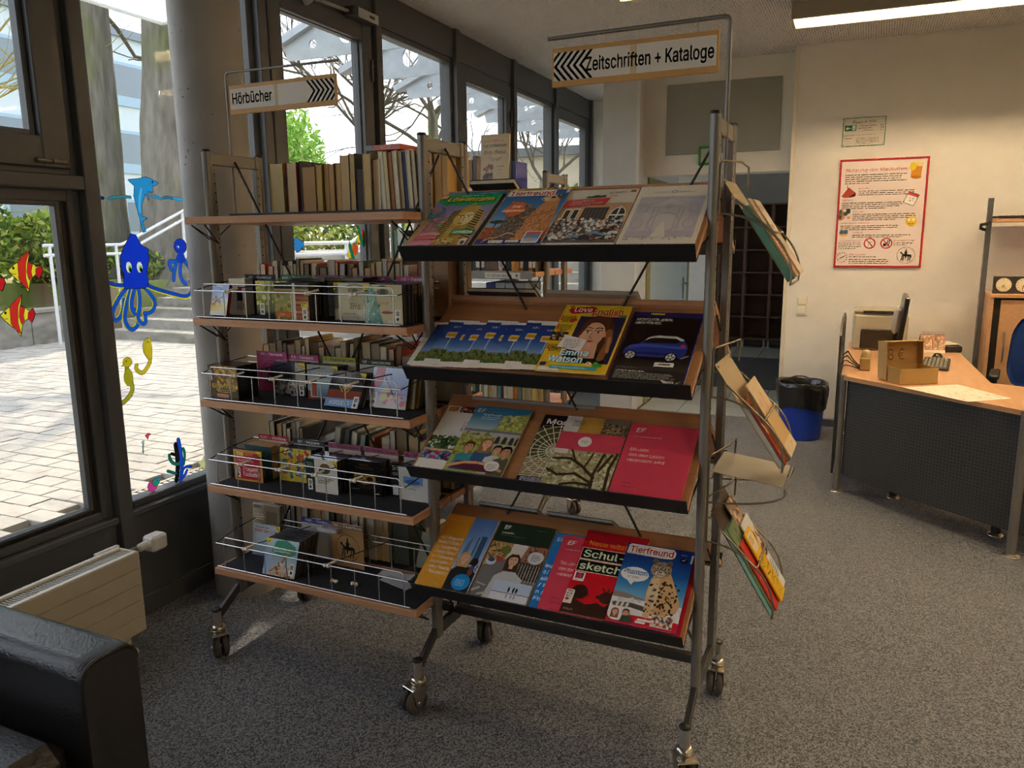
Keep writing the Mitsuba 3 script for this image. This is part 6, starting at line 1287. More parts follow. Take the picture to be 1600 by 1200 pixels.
row1 = [(0.135, 0.058, 0.182, 0.15, 0, '#c9b46a', '#d3c08c'), (0.200, 0.010, 0.185, 0.15, 0, '#20304a', '#c79f66'), (0.212, 0.044, 0.182, 0.15, 0, '#a83a34', '#d6c092'), (0.262, 0.014, 0.186, 0.15, 0, '#2a2624', '#3a3430'),
        (0.279, 0.060, 0.164, 0.14, 0, '#5a3a28', '#b88f5c'), (0.341, 0.024, 0.168, 0.14, 0, '#b5a03a', '#c9a266'), (0.367, 0.026, 0.170, 0.14, 0, '#5a4a20', '#c0955c'), (0.395, 0.024, 0.170, 0.14, 0, '#8a6a3a', '#c79c60'),
        (0.421, 0.022, 0.172, 0.14, 0, '#6a3a2a', '#cda468'), (0.445, 0.036, 0.196, 0.15, 0, '#d3c8a8', '#cfae76'), (0.483, 0.024, 0.200, 0.15, 0, '#24382f', '#c9a56a'), (0.510, 0.030, 0.148, 0.15, 0, '#3c2a20', '#3c2a20'),
        (0.543, 0.030, 0.196, 0.15, 0, '#c9b890', '#dbb87c'), (0.575, 0.024, 0.176, 0.14, 0, '#2f2a26', '#b98d58'), (0.602, 0.010, 0.176, 0.14, 0, '#e0dac8', '#e6d9ba')]
x = 0.616
for i in range(9):
    row1.append((x, 0.0165, 0.200 - 0.002 * (i % 3), 0.15, -0.055, ['#e6ddc8', '#d9cba8', '#8a4a2a', '#ece2cc', '#d0b98a', '#1f2c50', '#e0d3b4', '#6a5a48', '#d9cba8'][i], ['#efe4c9', '#e3d2a8', '#b5783a', '#f0e6cf', '#d6bd8a', '#24345e', '#e9dcbc', '#d9c9a4', '#e3d2a8'][i])); x += 0.0182
row1 += [(0.786, 0.030, 0.200, 0.15, 0, '#c9a05a', '#d0a05c'), (0.818, 0.030, 0.197, 0.15, 0, '#7a5220', '#cc9a56'), (0.850, 0.022, 0.199, 0.15, 0, '#c9a05a', '#d3a662')]
back_row(0, row1)
t = thing('book', 'orange-red book lying flat on top of the leaning books of the top shelf', 'book')
Mn = tr(0.555, 0.17, ZS[0] + 0.011 + 0.2035)
put(t, 'cover', MB(Mn).box((0.03, 0, 0), (0.14, 0.13, 0.018), '#c9492e', 0.001).box((0, 0, 0), (0.03, 0.13, 0.018), '#6f7f86', 0.001), 'm_gloss')
c = CV(Mn @ frame((0.03, -0.0003, 0), (1, 0, 0), (0, 0, 1)), 0.11, 0.018, 0); c.text('NICK', 0.28, 0.2, 0.6, '#e6b08a', w=0.36, bold=True); c.put(t, 'lettering', 'm_paint')
back_row(1, auto_row(1, 0.055, 0.72, (0.165, 0.198), (0.012, 0.034), 0.18, 0.35) + [(0.735, 0.020, 0.20, 0.16, 0.04, '#7a2018', '#8a5a3a'), (0.765, 0.022, 0.202, 0.16, 0.03, '#5c2a20', '#7a4a34'), (0.800, 0.062, 0.205, 0.17, 0, '#8a6a48', '#9a7854')])
back_row(2, auto_row(2, 0.03, 0.66, (0.16, 0.205), (0.014, 0.040), 0.15, 0.45) + [(0.668, 0.062, 0.150, 0.17, 0, '#3a2a20', '#b8a898'), (0.74, 0.05, 0.175, 0.16, 0, '#8a5a36', '#8a6a4a'), (0.795, 0.06, 0.19, 0.16, 0, '#6a6a62', '#a39880')])
back_row(3, auto_row(3, 0.05, 0.22, (0.15, 0.2), (0.014, 0.03), 0.0, 0.6) + [(0.24, 0.075, 0.12, 0.17, 0, '#3f3a34', '#4a443c')] + [(0.34 + 0.038 * i, 0.024, 0.19 - 0.006 * i, 0.15, 0.16, ['#d3d0c6', '#3a4a46', '#c9c4b4', '#2f5a6a', '#8a4a2a'][i], ['#cfcabb', '#5a6058', '#d6d0bd', '#b0b09c', '#a87a4a'][i]) for i in range(5)]
         + auto_row(3, 0.565, 0.87, (0.15, 0.205), (0.02, 0.05), 0.1, 0.5))
back_row(4, auto_row(4, 0.10, 0.58, (0.155, 0.2), (0.016, 0.04), 0.08, 0.55) + [(0.60, 0.07, 0.19, 0.16, 0, '#3a4238', '#4a5046'), (0.69, 0.045, 0.15, 0.15, 0.25, '#8a8a7a', '#a8a894'), (0.80, 0.03, 0.18, 0.15, 0, '#6a5a44', '#a8987a'), (0.835, 0.035, 0.19, 0.15, 0, '#b5a88c', '#c0b598')])

# ---- leaflet holders on the right end of the rack
def holder(label, xb, zb, xt, zt, plate_col, wid=0.225, y0=0.012, loop=True):
    L = math.hypot(xb - xt, zt - zb); up = np.array([(xt - xb) / L, 0, (zt - zb) / L])
    M = frame((xb, y0, zb), (0, 1, 0), up)
    t = thing('leaflet_holder', label, 'leaflet holder')
    put(t, 'plate', MB(M).box((0, 0, -0.0015), (wid, L, 0.0), plate_col, 0.0004), 'm_paint')
    top, bot, w = np.array([xt, 0, zt]), np.array([xb, 0, zb]), 0.0029
    xr = 1.776
    y1 = y0 + wid
    put(t, 'hanger_wire', MB().tube([(xr, y0 - 0.008, zt - 0.09), (xr, y0 - 0.008, zt + 0.038), (xr + 0.004, y0, zt + 0.046), (xt + 0.03, y0 + 0.5 * wid, zt + 0.05), (xt + 0.032, y1, zt + 0.044), (xt + 0.032, y1 + 0.004, zt + 0.036), (xt + 0.03, y1 + 0.004, zt - 0.02)], w, n=7), 'm_nickel')
    for yy, nm in ((y0 - 0.006, 'front'), (y1 + 0.006, 'back')):
        p0, p3 = np.array([xr, yy, zt - 0.090]), np.array([xb + 0.006, yy, zb - 0.006])
        p1, p2 = p0 + (0.5 * (xb - xr), 0, 0.004), p3 + (0.018, 0, 0.62 * (p0[2] - zb))
        pts = [(1 - s) ** 3 * p0 + 3 * (1 - s) ** 2 * s * p1 + 3 * (1 - s) * s * s * p2 + s ** 3 * p3 for s in np.linspace(0, 1, 16)]
        put(t, 'side_wire', MB().tube(pts, w, n=7), 'm_nickel')
    put(t, 'bottom_wire', MB().tube([(xb + 0.006, y0 - 0.006, zb - 0.006), (xb + 0.006, y1 + 0.006, zb - 0.006)], w, n=7), 'm_nickel')
    if loop:
        a = M @ np.array([0.0, L * 0.80, 0.0, 1]); nrm = M[:3, 2]
        q = lambda s, up_, out: (M[:3, 3] + np.array([0, 1, 0]) * s + up * up_ + nrm * out)
        put(t, 'front_loop', MB().tube([q(-0.004, L * 0.80, 0.0), q(-0.004, L * 0.42, 0.034), q(0.004, L * 0.405, 0.036), q(wid - 0.004, L * 0.405, 0.036), q(wid + 0.004, L * 0.42, 0.034), q(wid + 0.004, L * 0.80, 0.0)], w, n=7), 'm_nickel')
    for yy in (y0 + 0.01, y1 - 0.01):
        put(t, 'hook', MB().tube([(1.768, yy, zt - 0.02), (1.782, yy, zt - 0.025), (xr + 0.012, yy, zt - 0.005)], 0.0026, n=6), 'm_nickel')
    return M, L
def sheet(M, x, s, w, h, z, th, col, label, draw=None, name='leaflet', rot=0.0, edge=None):
    A = M @ tr(x, s, z) @ rz(rot); t = thing(name, label, 'leaflet')
    put(t, 'pages', MB(A).box((0, 0, 0), (w, h, th - 0.0004), edge or col), 'm_paint')
    put(t, 'cover', MB(A).box((-0.0003, -0.0003, th - 0.0004), (w + 0.0003, h + 0.0003, th), col), 'm_gloss')
    if draw:
        c = CV(A, w, h, th); draw(c); c.put(t)
MH, LH = holder('topmost wire leaflet holder with a beige plate on the right end of the rack', 1.957, 1.420, 1.782, 1.686, '#a8977a')
sheet(MH, 0.003, 0.0, 0.12, 0.225, 0.0005, 0.018, '#3a6a60', 'teal edged booklet stack in the topmost leaflet holder', None, 'booklet', 0, '#5f9484')
sheet(MH, 0.02, 0.002, 0.13, 0.24, 0.0190, 0.006, '#d8bfa0', 'cream and orange leaflet with teal square in the topmost leaflet holder', lambda c: c.rect(0, 0, 1, 0.55, '#d59a72').para(0.1, 0.5, 0.8, 8, 0.05, '#b5543a', 3).poly([(0.1, 0.62), (0.5, 0.7), (0.7, 0.56), (0.3, 0.5)], '#4a6a5a').para(0.2, 0.9, 0.6, 3, 0.03, '#a86a50', 5))
sheet(MH, 0.085, 0.004, 0.125, 0.235, 0.0255, 0.004, '#d9c6a4', 'beige leaflet with a red mark in the topmost leaflet holder', lambda c: c.para(0.15, 0.9, 0.6, 3, 0.03, '#9a7a5a', 2).rect(0.2, 0.6, 0.5, 0.66, '#c2453a'))
MI, LI = holder('middle wire leaflet holder with a beige plate and thick booklets', 1.962, 0.918, 1.780, 1.194, '#ab9773')
sheet(MI, 0.004, 0.0, 0.205, 0.190, 0.0005, 0.012, '#8a8d90', 'grey brochure at the bottom of the middle leaflet holder', None, 'booklet', 0, '#b9b9b4')
sheet(MI, 0.010, 0.002, 0.205, 0.200, 0.0130, 0.007, '#a8432f', 'red-brown booklet in the middle leaflet holder', lambda c: c.specks(0, 0, 1, 1, 60, 0.1, ['#c9a080', '#7a2f24', '#d9cfc0', '#55403a'], 3), 'booklet')
sheet(MI, 0.030, 0.004, 0.15, 0.212, 0.0205, 0.006, '#1c1d22', 'black booklet with an orange edge in the middle leaflet holder', None, 'booklet', 0, '#c97a3a')
sheet(MI, 0.055, 0.004, 0.165, 0.232, 0.0270, 0.004, '#d3b88c', 'tan booklet with red leaf drawings in the middle leaflet holder', lambda c: (c.rect(0, 0, 1, 0.62, '#c9a872'), c.poly([(0.14, 0.60), (0.24, 0.80), (0.34, 0.62), (0.24, 0.50)], '#c8603f'), c.poly([(0.17, 0.61), (0.24, 0.75), (0.31, 0.62), (0.24, 0.54)], '#d3b88c'), c.poly([(0.5, 0.66), (0.6, 0.86), (0.7, 0.68), (0.6, 0.56)], '#c8603f'), c.poly([(0.53, 0.67), (0.6, 0.81), (0.67, 0.68), (0.6, 0.6)], '#d3b88c'), c.rect(0.0, 0.0, 1.0, 0.16, '#dcc7a2'), c.line([(0.62, 0.04), (0.66, 0.1), (0.72, 0.08)], 0.012, '#55493a')))
MJ, LJ = holder('empty wire leaflet holder folded down flat below the middle one', 1.972, 0.868, 1.780, 0.892, '#8f8877', loop=False)
MK, LK = holder('lowest wire leaflet holder filled with green, red and yellow leaflets', 1.957, 0.492, 1.785, 0.775, '#4a382c')
sheet(MK, 0.002, 0.0, 0.205, 0.262, 0.0005, 0.010, '#6f9a80', 'mint edged stack of sheets in the lowest leaflet holder', None, 'booklet', 0, '#8fc4ac')
sheet(MK, 0.004, 0.002, 0.10, 0.262, 0.0110, 0.004, '#6f8560', 'dull green leaflet in the lowest leaflet holder', lambda c: c.text('18', 0.5, 0.88, 0.06, '#2a3a22', w=0.2, bold=True).para(0.3, 0.84, 0.5, 3, 0.03, '#4a5a40', 4), rot=0.0)
sheet(MK, 0.105, 0.060, 0.105, 0.250, 0.0110, 0.003, '#b0917a', 'brownish photo leaflet at the back of the lowest leaflet holder', lambda c: c.specks(0, 0, 1, 1, 70, 0.1, ['#d9b890', '#6a4a3a', '#e6d6c0', '#8a6a58'], 6))
sheet(MK, 0.015, 0.001, 0.105, 0.205, 0.0155, 0.005, '#c43a32', 'red brochure with cream lettering in the lowest leaflet holder', lambda c: c.text('Studieren', 0.75, 0.42, 0.06, '#e6b5a0', w=0.6, align='r').text('in NRW', 0.75, 0.33, 0.06, '#e6b5a0', w=0.45, align='r').line([(0.3, 0.2), (0.6, 0.2)], 0.01, '#d98a7c'))
sheet(MK, 0.100, 0.002, 0.115, 0.235, 0.0210, 0.004, '#d9dadf', 'pale grey leaflet with a food picture in the lowest leaflet holder', lambda c: c.specks(0, 0.45, 1, 0.8, 80, 0.07, ['#c98a4a', '#6a3a2a', '#e0b56a', '#8a5a36', '#3a2a22'], 5).para(0.2, 0.35, 0.7, 6, 0.04, '#6a6f7a', 7))
sheet(MK, 0.065, 0.001, 0.085, 0.215, 0.0255, 0.005, '#e6b52a', 'yellow leaflet with black line drawings in the lowest leaflet holder', lambda c: (c.rect(0.15, 0.70, 0.85, 0.96, '#ecdcb8'), c.para(0.2, 0.9, 0.5, 4, 0.03, '#a8743a', 3), [c.line([(random.Random(i).uniform(0.05, 0.9), 0.05 + 0.06 * i), (random.Random(i + 50).uniform(0.05, 0.9), 0.09 + 0.06 * i), (random.Random(i + 90).uniform(0.1, 0.9), 0.05 + 0.062 * i)], 0.018, '#2a2410') for i in range(10)]))

# ================================================================ painted window stickers
from shapely.ops import unary_union
STK = ROOM @ frame((UG + 0.0035, 0, 0), (0, 1, 0), (0, 0, 1))
class ST:
    def __init__(s): s.L = []
    def poly(s, pts, col, out=0.0018):
        g = Polygon(pts).buffer(0)
        if out: s.L.append((g.buffer(out), '#11131a'))
        s.L.append((g, col)); return s
    def line(s, pts, w, col, out=0.0018):
        p = np.array(pts); t = np.linspace(0, 1, len(p)); tt = np.linspace(0, 1, 6 * len(p))
        k = min(2, len(p) - 1)
        if k == 2:
            from scipy.interpolate import make_interp_spline
            q = make_interp_spline(t, p, k=k)(tt)
        else:
            q = p
        g = LineString(q).buffer(w / 2)
        if out: s.L.append((g.buffer(out), '#11131a'))
        s.L.append((g, col)); return s
    def ell(s, c, rx, ry, col, out=0.0):
        t = np.linspace(0, 2 * PI, 18)
        return s.poly(np.column_stack([c[0] + rx * np.cos(t), c[1] + ry * np.sin(t)]), col, out)
    def put(s, label):
        t = thing('window_sticker', label, 'sticker'); m = MB(STK); top = None
        for g, col in reversed(s.L):
            v = g if top is None else g.difference(top)
            for q in getattr(v, 'geoms', [v]):
                if q.geom_type == 'Polygon' and q.area > 4e-7: m.poly(q, 0.0, col)
            top = g if top is None else top.union(g)
        put(t, None, m, 'm_sticker', smooth=False)
FISH = [(-0.378, 1.448), (-0.356, 1.466), (-0.331, 1.479), (-0.295, 1.511), (-0.305, 1.475), (-0.283, 1.463), (-0.277, 1.455), (-0.26, 1.46), (-0.254, 1.442), (-0.268, 1.415), (-0.282, 1.43), (-0.305, 1.411), (-0.316, 1.37), (-0.33, 1.396), (-0.346, 1.41), (-0.364, 1.428)]
R1 = [(-0.342, 1.474), (-0.317, 1.498), (-0.295, 1.511), (-0.313, 1.473), (-0.320, 1.418), (-0.314, 1.378), (-0.331, 1.393), (-0.345, 1.416)]
R2 = [(-0.306, 1.474), (-0.289, 1.466), (-0.298, 1.439), (-0.295, 1.422), (-0.308, 1.411), (-0.313, 1.439)]
TL = [(-0.279, 1.449), (-0.26, 1.46), (-0.254, 1.442), (-0.269, 1.414), (-0.282, 1.427)]
def fish(dv, dz, label):
    o = lambda P: [(a + dv, b + dz) for a, b in P]
    s = ST().poly(o(FISH), '#f2e63a', 0.0025).poly(o(R1), '#d9362c', 0.0012).poly(o(R2), '#d9362c', 0.0012).poly(o(TL), '#c9262c', 0.0012)
    s.ell((-0.360 + dv, 1.455 + dz), 0.004, 0.005, '#1a1a10').line(o([(-0.366, 1.437), (-0.358, 1.433), (-0.353, 1.436)]), 0.0016, '#1a1a10', 0); s.put(label)
fish(0, 0, 'upper red and yellow striped fish sticker on the lower left pane')
fish(-0.048, -0.151, 'lower red and yellow striped fish sticker on the lower left pane')
fish(-0.141, -0.035, 'striped fish sticker at the left picture edge, only its red tail showing')
DOL = [(0.153, 1.783), (0.203, 1.79), (0.241, 1.799), (0.264, 1.793), (0.301, 1.779), (0.289, 1.769), (0.268, 1.766), (0.268, 1.739), (0.245, 1.743), (0.244, 1.708), (0.23, 1.734), (0.208, 1.69), (0.202, 1.641), (0.228, 1.634), (0.203, 1.622), (0.215, 1.582), (0.201, 1.579), (0.193, 1.62), (0.182, 1.673), (0.172, 1.721), (0.18, 1.761), (0.162, 1.773)]
ST().poly(DOL, '#2f9fe0', 0.002).line([(0.195, 1.66), (0.198, 1.70), (0.212, 1.75)], 0.012, '#5cc0ec', 0).ell((0.272, 1.781), 0.004, 0.005, '#0d2a50').put('light blue dolphin sticker on the tall window pane')
for pts, col, lb in (([(0.003, 1.716), (0.016, 1.709), (0.028, 1.707)], '#2a2f66', 'dark wave sticker beside the window mullion, left of the dolphin'), ([(0.053, 1.706), (0.104, 1.715), (0.155, 1.715)], '#3f8f9c', 'teal wave sticker just left of the dolphin'),
                     ([(0.267, 1.725), (0.29, 1.721), (0.307, 1.716)], '#3a9fd6', 'short blue wave sticker just right of the dolphin'), ([(0.322, 1.719), (0.345, 1.723), (0.369, 1.719)], '#3f7f9c', 'grey-blue wave sticker between two blue ones, right of the dolphin'),
                     ([(0.377, 1.721), (0.42, 1.717), (0.464, 1.722)], '#3ab0ea', 'bright blue wave sticker beside the concrete column')):
    ST().line(pts, 0.011, col, 0.001).put(lb)
s = ST()
SQT = [[(0.092, 1.362), (0.041, 1.311), (0.013, 1.263), (0.026, 1.237), (0.057, 1.259), (0.073, 1.315)], [(0.115, 1.36), (0.084, 1.295), (0.069, 1.232), (0.095, 1.194), (0.129, 1.213), (0.116, 1.273)], [(0.146, 1.358), (0.147, 1.29), (0.133, 1.233), (0.16, 1.21), (0.168, 1.242)], [(0.178, 1.357), (0.206, 1.325), (0.223, 1.291), (0.207, 1.259), (0.165, 1.253)], [(0.13, 1.356), (0.107, 1.293), (0.118, 1.254)]]
for P in SQT:
    s.line(P, 0.021, '#e6dc3a', 0.001); s.line([(a + 0.003, b - 0.002) for a, b in P], 0.016, '#1f5fd0', 0.001)
for P in ([(0.191, 1.366), (0.258, 1.34), (0.341, 1.316), (0.402, 1.305), (0.432, 1.331), (0.427, 1.366)], [(0.09, 1.371), (0.041, 1.375), (0.0, 1.392)]):
    s.line([(a, b - 0.008) for a, b in P], 0.012, '#e6dc3a', 0.001); s.line(P, 0.014, '#1f4fc0', 0.001)
s.poly([(0.14, 1.571), (0.163, 1.566), (0.186, 1.525), (0.216, 1.511), (0.217, 1.469), (0.199, 1.418), (0.204, 1.368), (0.186, 1.353), (0.084, 1.356), (0.084, 1.384), (0.09, 1.409), (0.079, 1.441), (0.081, 1.485), (0.1, 1.516)], '#1a3fd6', 0.0025)
for q in ((0.115, 1.44), (0.167, 1.438)):
    s.ell(q, 0.014, 0.022, '#f2f4f2', 0.0012).ell((q[0] + 0.004, q[1] - 0.006), 0.008, 0.013, '#6fc93a').ell((q[0] + 0.006, q[1] - 0.011), 0.006, 0.009, '#101418')
s.put('large blue squid sticker with green eyes on the tall window pane')
s = ST()
for P in ([(0.368, 1.465), (0.349, 1.425), (0.336, 1.378)], [(0.388, 1.457), (0.376, 1.396), (0.403, 1.357)], [(0.406, 1.457), (0.436, 1.407), (0.439, 1.344)], [(0.352, 1.455), (0.323, 1.453), (0.331, 1.422)], [(0.414, 1.45), (0.438, 1.436), (0.458, 1.431)]):
    s.line(P, 0.016, '#2a66d0', 0.0015)
s.ell((0.389, 1.519), 0.034, 0.032, '#1f3fc6', 0.002).ell((0.386, 1.468), 0.024, 0.024, '#1f46c6').ell((0.376, 1.516), 0.006, 0.006, '#eef2f2').ell((0.374, 1.515), 0.003, 0.004, '#101418').put('small blue octopus sticker beside the concrete column')
ST().line([(0.455, 1.63), (0.452, 1.60), (0.456, 1.565)], 0.020, '#2a2f8a', 0.001).put('dark blue seaweed sticker at the edge of the concrete column')
ST().line([(0.172, 1.139), (0.153, 1.118), (0.157, 1.084), (0.174, 1.055), (0.154, 1.024), (0.128, 1.008), (0.104, 1.024), (0.105, 1.042)], 0.015, '#d9c62a', 0.002).poly([(0.160, 1.125), (0.172, 1.145), (0.186, 1.145), (0.19, 1.10), (0.185, 1.06), (0.165, 1.06), (0.150, 1.09)], '#d9c62a', 0.001).ell((0.172, 1.13), 0.003, 0.003, '#1a1a10').put('upper yellow seahorse sticker on the tall window pane')
ST().line([(0.06, 1.060), (0.057, 1.01), (0.072, 0.971), (0.068, 0.938), (0.038, 0.911), (0.0, 0.899)], 0.017, '#b5b02a', 0.002).ell((0.062, 1.062), 0.022, 0.020, '#d0c22a', 0.0015).poly([(0.045, 1.06), (0.03, 1.048), (0.045, 1.05)], '#d0c22a', 0.001).ell((0.060, 1.0), 0.022, 0.036, '#b5b02a', 0.001).ell((0.057, 1.066), 0.003, 0.003, '#1a1a10').put('lower yellow-green seahorse sticker beside the window mullion')
s = ST()
for P, w, col in (([(0.253, 0.509), (0.267, 0.578), (0.266, 0.666)], 0.022, '#15161c'), ([(0.262, 0.62), (0.24, 0.632)], 0.012, '#15161c'), ([(0.274, 0.577), (0.238, 0.594), (0.226, 0.629)], 0.014, '#1f6a58'), ([(0.252, 0.539), (0.21, 0.562)], 0.012, '#1f6a58'), ([(0.3, 0.569), (0.31, 0.611), (0.304, 0.638)], 0.013, '#1f6a58'),
                  ([(0.275, 0.503), (0.29, 0.587), (0.282, 0.684)], 0.018, '#1f4fc0'), ([(0.284, 0.507), (0.298, 0.548), (0.34, 0.547)], 0.012, '#1f4fc0'), ([(0.294, 0.512), (0.305, 0.522), (0.315, 0.536)], 0.012, '#1f4fc0')):
    s.line(P, w, col, 0.001)
s.put('blue, black and green coral sticker at the bottom of the tall pane')
ST().poly([(0.092, 0.508), (0.108, 0.516), (0.112, 0.503)], '#e8845c', 0.001).ell((0.124, 0.522), 0.025, 0.024, '#d6469a', 0.0015).ell((0.143, 0.533), 0.019, 0.016, '#2f9a70', 0.0015).ell((0.158, 0.541), 0.009, 0.008, '#3a8ad0', 0.001).put('pink and green sea snail sticker at the bottom of the tall pane')
s = ST()
P = []
for k in range(10):
    a = k * PI / 5 + 0.3; r = 0.036 if k % 2 == 0 else 0.015
    P.append((0.41 + r * math.sin(a), 0.538 + r * math.cos(a)))
s.poly(P, '#dfe29a', 0.0018).put('pale yellow starfish sticker beside the column foot')
ST().poly([(0.112, 0.745), (0.128, 0.752), (0.142, 0.744), (0.13, 0.738), (0.124, 0.724)], '#e04a6a', 0.001).line([(0.098, 0.715), (0.096, 0.70), (0.094, 0.675)], 0.006, '#7fa39a', 0.001).poly([(0.09, 0.72), (0.104, 0.728), (0.102, 0.708)], '#a9d0c6', 0.001).put('small pink and mint bird sticker on the tall pane')
a = [(1.131, 1.528), (1.15, 1.535), (1.165, 1.555), (1.18, 1.55), (1.2, 1.54), (1.215, 1.53), (1.232, 1.54), (1.225, 1.515), (1.232, 1.49), (1.21, 1.505), (1.195, 1.485), (1.17, 1.480), (1.15, 1.495)]
ST().poly(a, '#3a8fd6', 0.003).ell((1.15, 1.522), 0.005, 0.005, '#12233a').put('light blue fish sticker on the casement behind the second shelf')
for (cx, cz), lb in (((1.772, 1.56), 'upper green and red fish sticker on the casement'), ((1.672, 1.475), 'lower green and red fish sticker on the casement')):
    o = lambda P: [(cx + x, cz + z) for x, z in P]
    ST().poly(o([(-0.06, -0.025), (-0.03, 0.01), (-0.01, 0.03), (0.03, 0.03), (0.06, 0.05), (0.055, -0.005), (0.02, -0.03), (-0.03, -0.04)]), '#e6c93a', 0.002).poly(o([(0.0, 0.03), (0.04, 0.04), (0.06, 0.02), (0.05, -0.01), (0.02, -0.025), (0.005, 0)]), '#e0542c', 0.001).poly(o([(-0.03, 0.06), (-0.005, 0.02), (0.01, -0.02), (0.03, -0.07), (0.0, -0.055), (-0.02, -0.02), (-0.03, 0.02)]), '#1f7a58', 0.0015).put(lb)

# ================================================================ radiator and armchair
ra = thing('radiator', 'low cream panel radiator under the left windows', 'radiator')
put(ra, 'back_panel', RB().box((-0.39, -1.35, 0.085), (-0.375, -0.21, 0.398), '#cfc8b8', 0.002), 'm_paint')
for i in range(5):
    put(ra, 'front_strip', RB().box((-0.292, -1.35, 0.085 + i * 0.0626), (-0.28, -0.21, 0.085 + (i + 1) * 0.0626 - 0.0022), '#cdc3ae', 0.0015), 'm_paint')
put(ra, 'core', RB().box((-0.372, -1.34, 0.09), (-0.294, -0.22, 0.375), '#a8a294'), 'm_paint')
put(ra, 'top_rim', RB().box((-0.30, -1.35, 0.392), (-0.28, -0.21, 0.402), '#e4dfd2', 0.002).box((-0.39, -1.35, 0.392), (-0.37, -0.21, 0.402), '#e4dfd2', 0.002), 'm_paint')
put(ra, 'end_panel', RB().box((-0.39, -0.216, 0.085), (-0.28, -0.206, 0.40), '#d3cbba', 0.002), 'm_paint')
g = RB()
for i in range(96):
    g.box((-0.366, -1.34 + i * 0.0117, 0.372), (-0.302, -1.34 + i * 0.0117 + 0.004, 0.392), '#c3c4bd')
put(ra, 'grille_fins', g, 'm_paint', kind='stuff')
for v in (-0.26, -1.2):
    put(ra, 'foot', RB().tube([(-0.325, v, 0.0), (-0.325, v, 0.09)], 0.013, '#d0c8b8', 12).lathe([(0.0, 0.012), (0.03, 0.011), (0.036, 0.006), (0.036, 0.0)], (-0.325, v, 0), '#d6cfc0', 20), 'm_paint')
va = put(ra, 'valve', RB().tube([(-0.335, -0.21, 0.385), (-0.335, -0.155, 0.385)], 0.010, '#b9b4a6', 10).tube([(-0.335, -0.155, 0.385), (-0.335, -0.115, 0.387)], 0.016, '#e6e4de', 14).tube([(-0.335, -0.20, 0.384), (-0.335, -0.17, 0.384)], 0.013, '#6d6a60', 6), 'm_paint')
put(va, 'thermostat', RB().box((-0.365, -0.12, 0.352), (-0.305, -0.045, 0.415), '#e6e5e1', 0.009), 'm_gloss')
put(va, 'display', RB().box((-0.357, -0.0455, 0.36), (-0.313, -0.0442, 0.408), '#8f9396', 0.0005), 'm_gloss')
put(ra, 'bracket', RB().box((-0.405, -0.30, 0.385), (-0.385, -0.20, 0.406), '#e0ded6', 0.003), 'm_paint')
so = thing('armchair', 'black leather armchair with a rounded arm in the lower left corner', 'armchair')
def rrect(y0, y1, z0, z1, r, n=9):
    P = [(y0, z0)]
    for cx, cz, a0 in ((y0 + r, z1 - r, PI), (y1 - r, z1 - r, PI / 2)):
        P += [(cx + r * math.cos(a0 - t), cz + r * math.sin(a0 - t)) for t in np.linspace(0, PI / 2, n)]
    return P + [(y1, z0)]
def arm(y0, y1):
    P = rrect(y0, y1, 0.06, 0.605, 0.046)
    xs = np.array([-0.55, -0.53, 0.55, 0.59, 0.603]); ins = [0.01, 0, 0, 0.003, 0.012]
    V, F, k = [], [], len(P)
    cy_, cz_ = (y0 + y1) / 2, 0.33
    for x, i_ in zip(xs, ins):
        for y, z in P: V.append((x, y + (cy_ - y) / abs(cy_ - y + 1e-9) * i_ * 0.6, z - (i_ if z > 0.3 else 0)))
    for a_ in range(len(xs) - 1):
        for j in range(k): F.append([a_ * k + j, (a_ + 1) * k + j, (a_ + 1) * k + (j + 1) % k, a_ * k + (j + 1) % k])
    m = MB().raw(V, F)
    e = np.array(V[-k:]); m.raw(np.vstack([e, e.mean(0)]), [[j, (j + 1) % k, k] for j in range(k)])
    return m, P
for y0, y1 in ((-1.088, -0.93), (-1.98, -1.822)):
    m, P = arm(y0, y1)
    a_ = put(so, 'arm', m, 'm_leather')
    put(a_, 'piping', MB().tube([(0.597, y + (0.004 if y < (y0 + y1) / 2 else -0.004), z - 0.006) for y, z in P[1:-1]], 0.0042, '#2b2521', 7), 'm_leather')
put(so, 'seat', MB().box((-0.30, -1.815, 0.22), (0.57, -1.095, 0.43), ch=0.04), 'm_leather')
put(so, 'base', MB().box((-0.5, -1.82, 0.06), (0.55, -1.09, 0.22), ch=0.01), 'm_leather')
put(so, 'backrest', MB().box((-0.52, -1.815, 0.22), (-0.28, -1.095, 0.72), ch=0.05), 'm_leather')
for x in (-0.45, 0.5):
    for y in (-1.92, -1.0):
        put(so, 'foot', MB().tube([(x, y, 0), (x, y, 0.065)], 0.022, n=12), 'm_chrome')

# ================================================================ back wall: boards, sign, switch
VW = 4.516
nb = thing('notice_board', 'red framed notice board headed Nutzung der Mediothek on the back wall', 'notice board')
B0, B1, C0, C1 = 2.000, 2.612, 1.290, 2.106
put(nb, 'frame', RB().box((B0, VW - 0.022, C0), (B0 + 0.014, VW, C1), '#a8242c', 0.002).box((B1 - 0.014, VW - 0.022, C0), (B1, VW, C1), '#a8242c', 0.002).box((B0 + 0.014, VW - 0.022, C0), (B1 - 0.014, VW, C0 + 0.014), '#a8242c', 0.002).box((B0 + 0.014, VW - 0.022, C1 - 0.014), (B1 - 0.014, VW, C1), '#a8242c', 0.002), 'm_paint')
M = ROOM @ frame((B0 + 0.014, VW - 0.014, C0 + 0.014), (1, 0, 0), (0, 0, 1)); w, h = B1 - B0 - 0.028, C1 - C0 - 0.028
put(nb, 'sheet', MB(M).box((0, 0, -0.004), (w, h, 0), '#e2d3cb'), 'm_paint')
c = CV(M, w, h, 0.0004); RD = '#a8323a'; IK = '#4a4038'
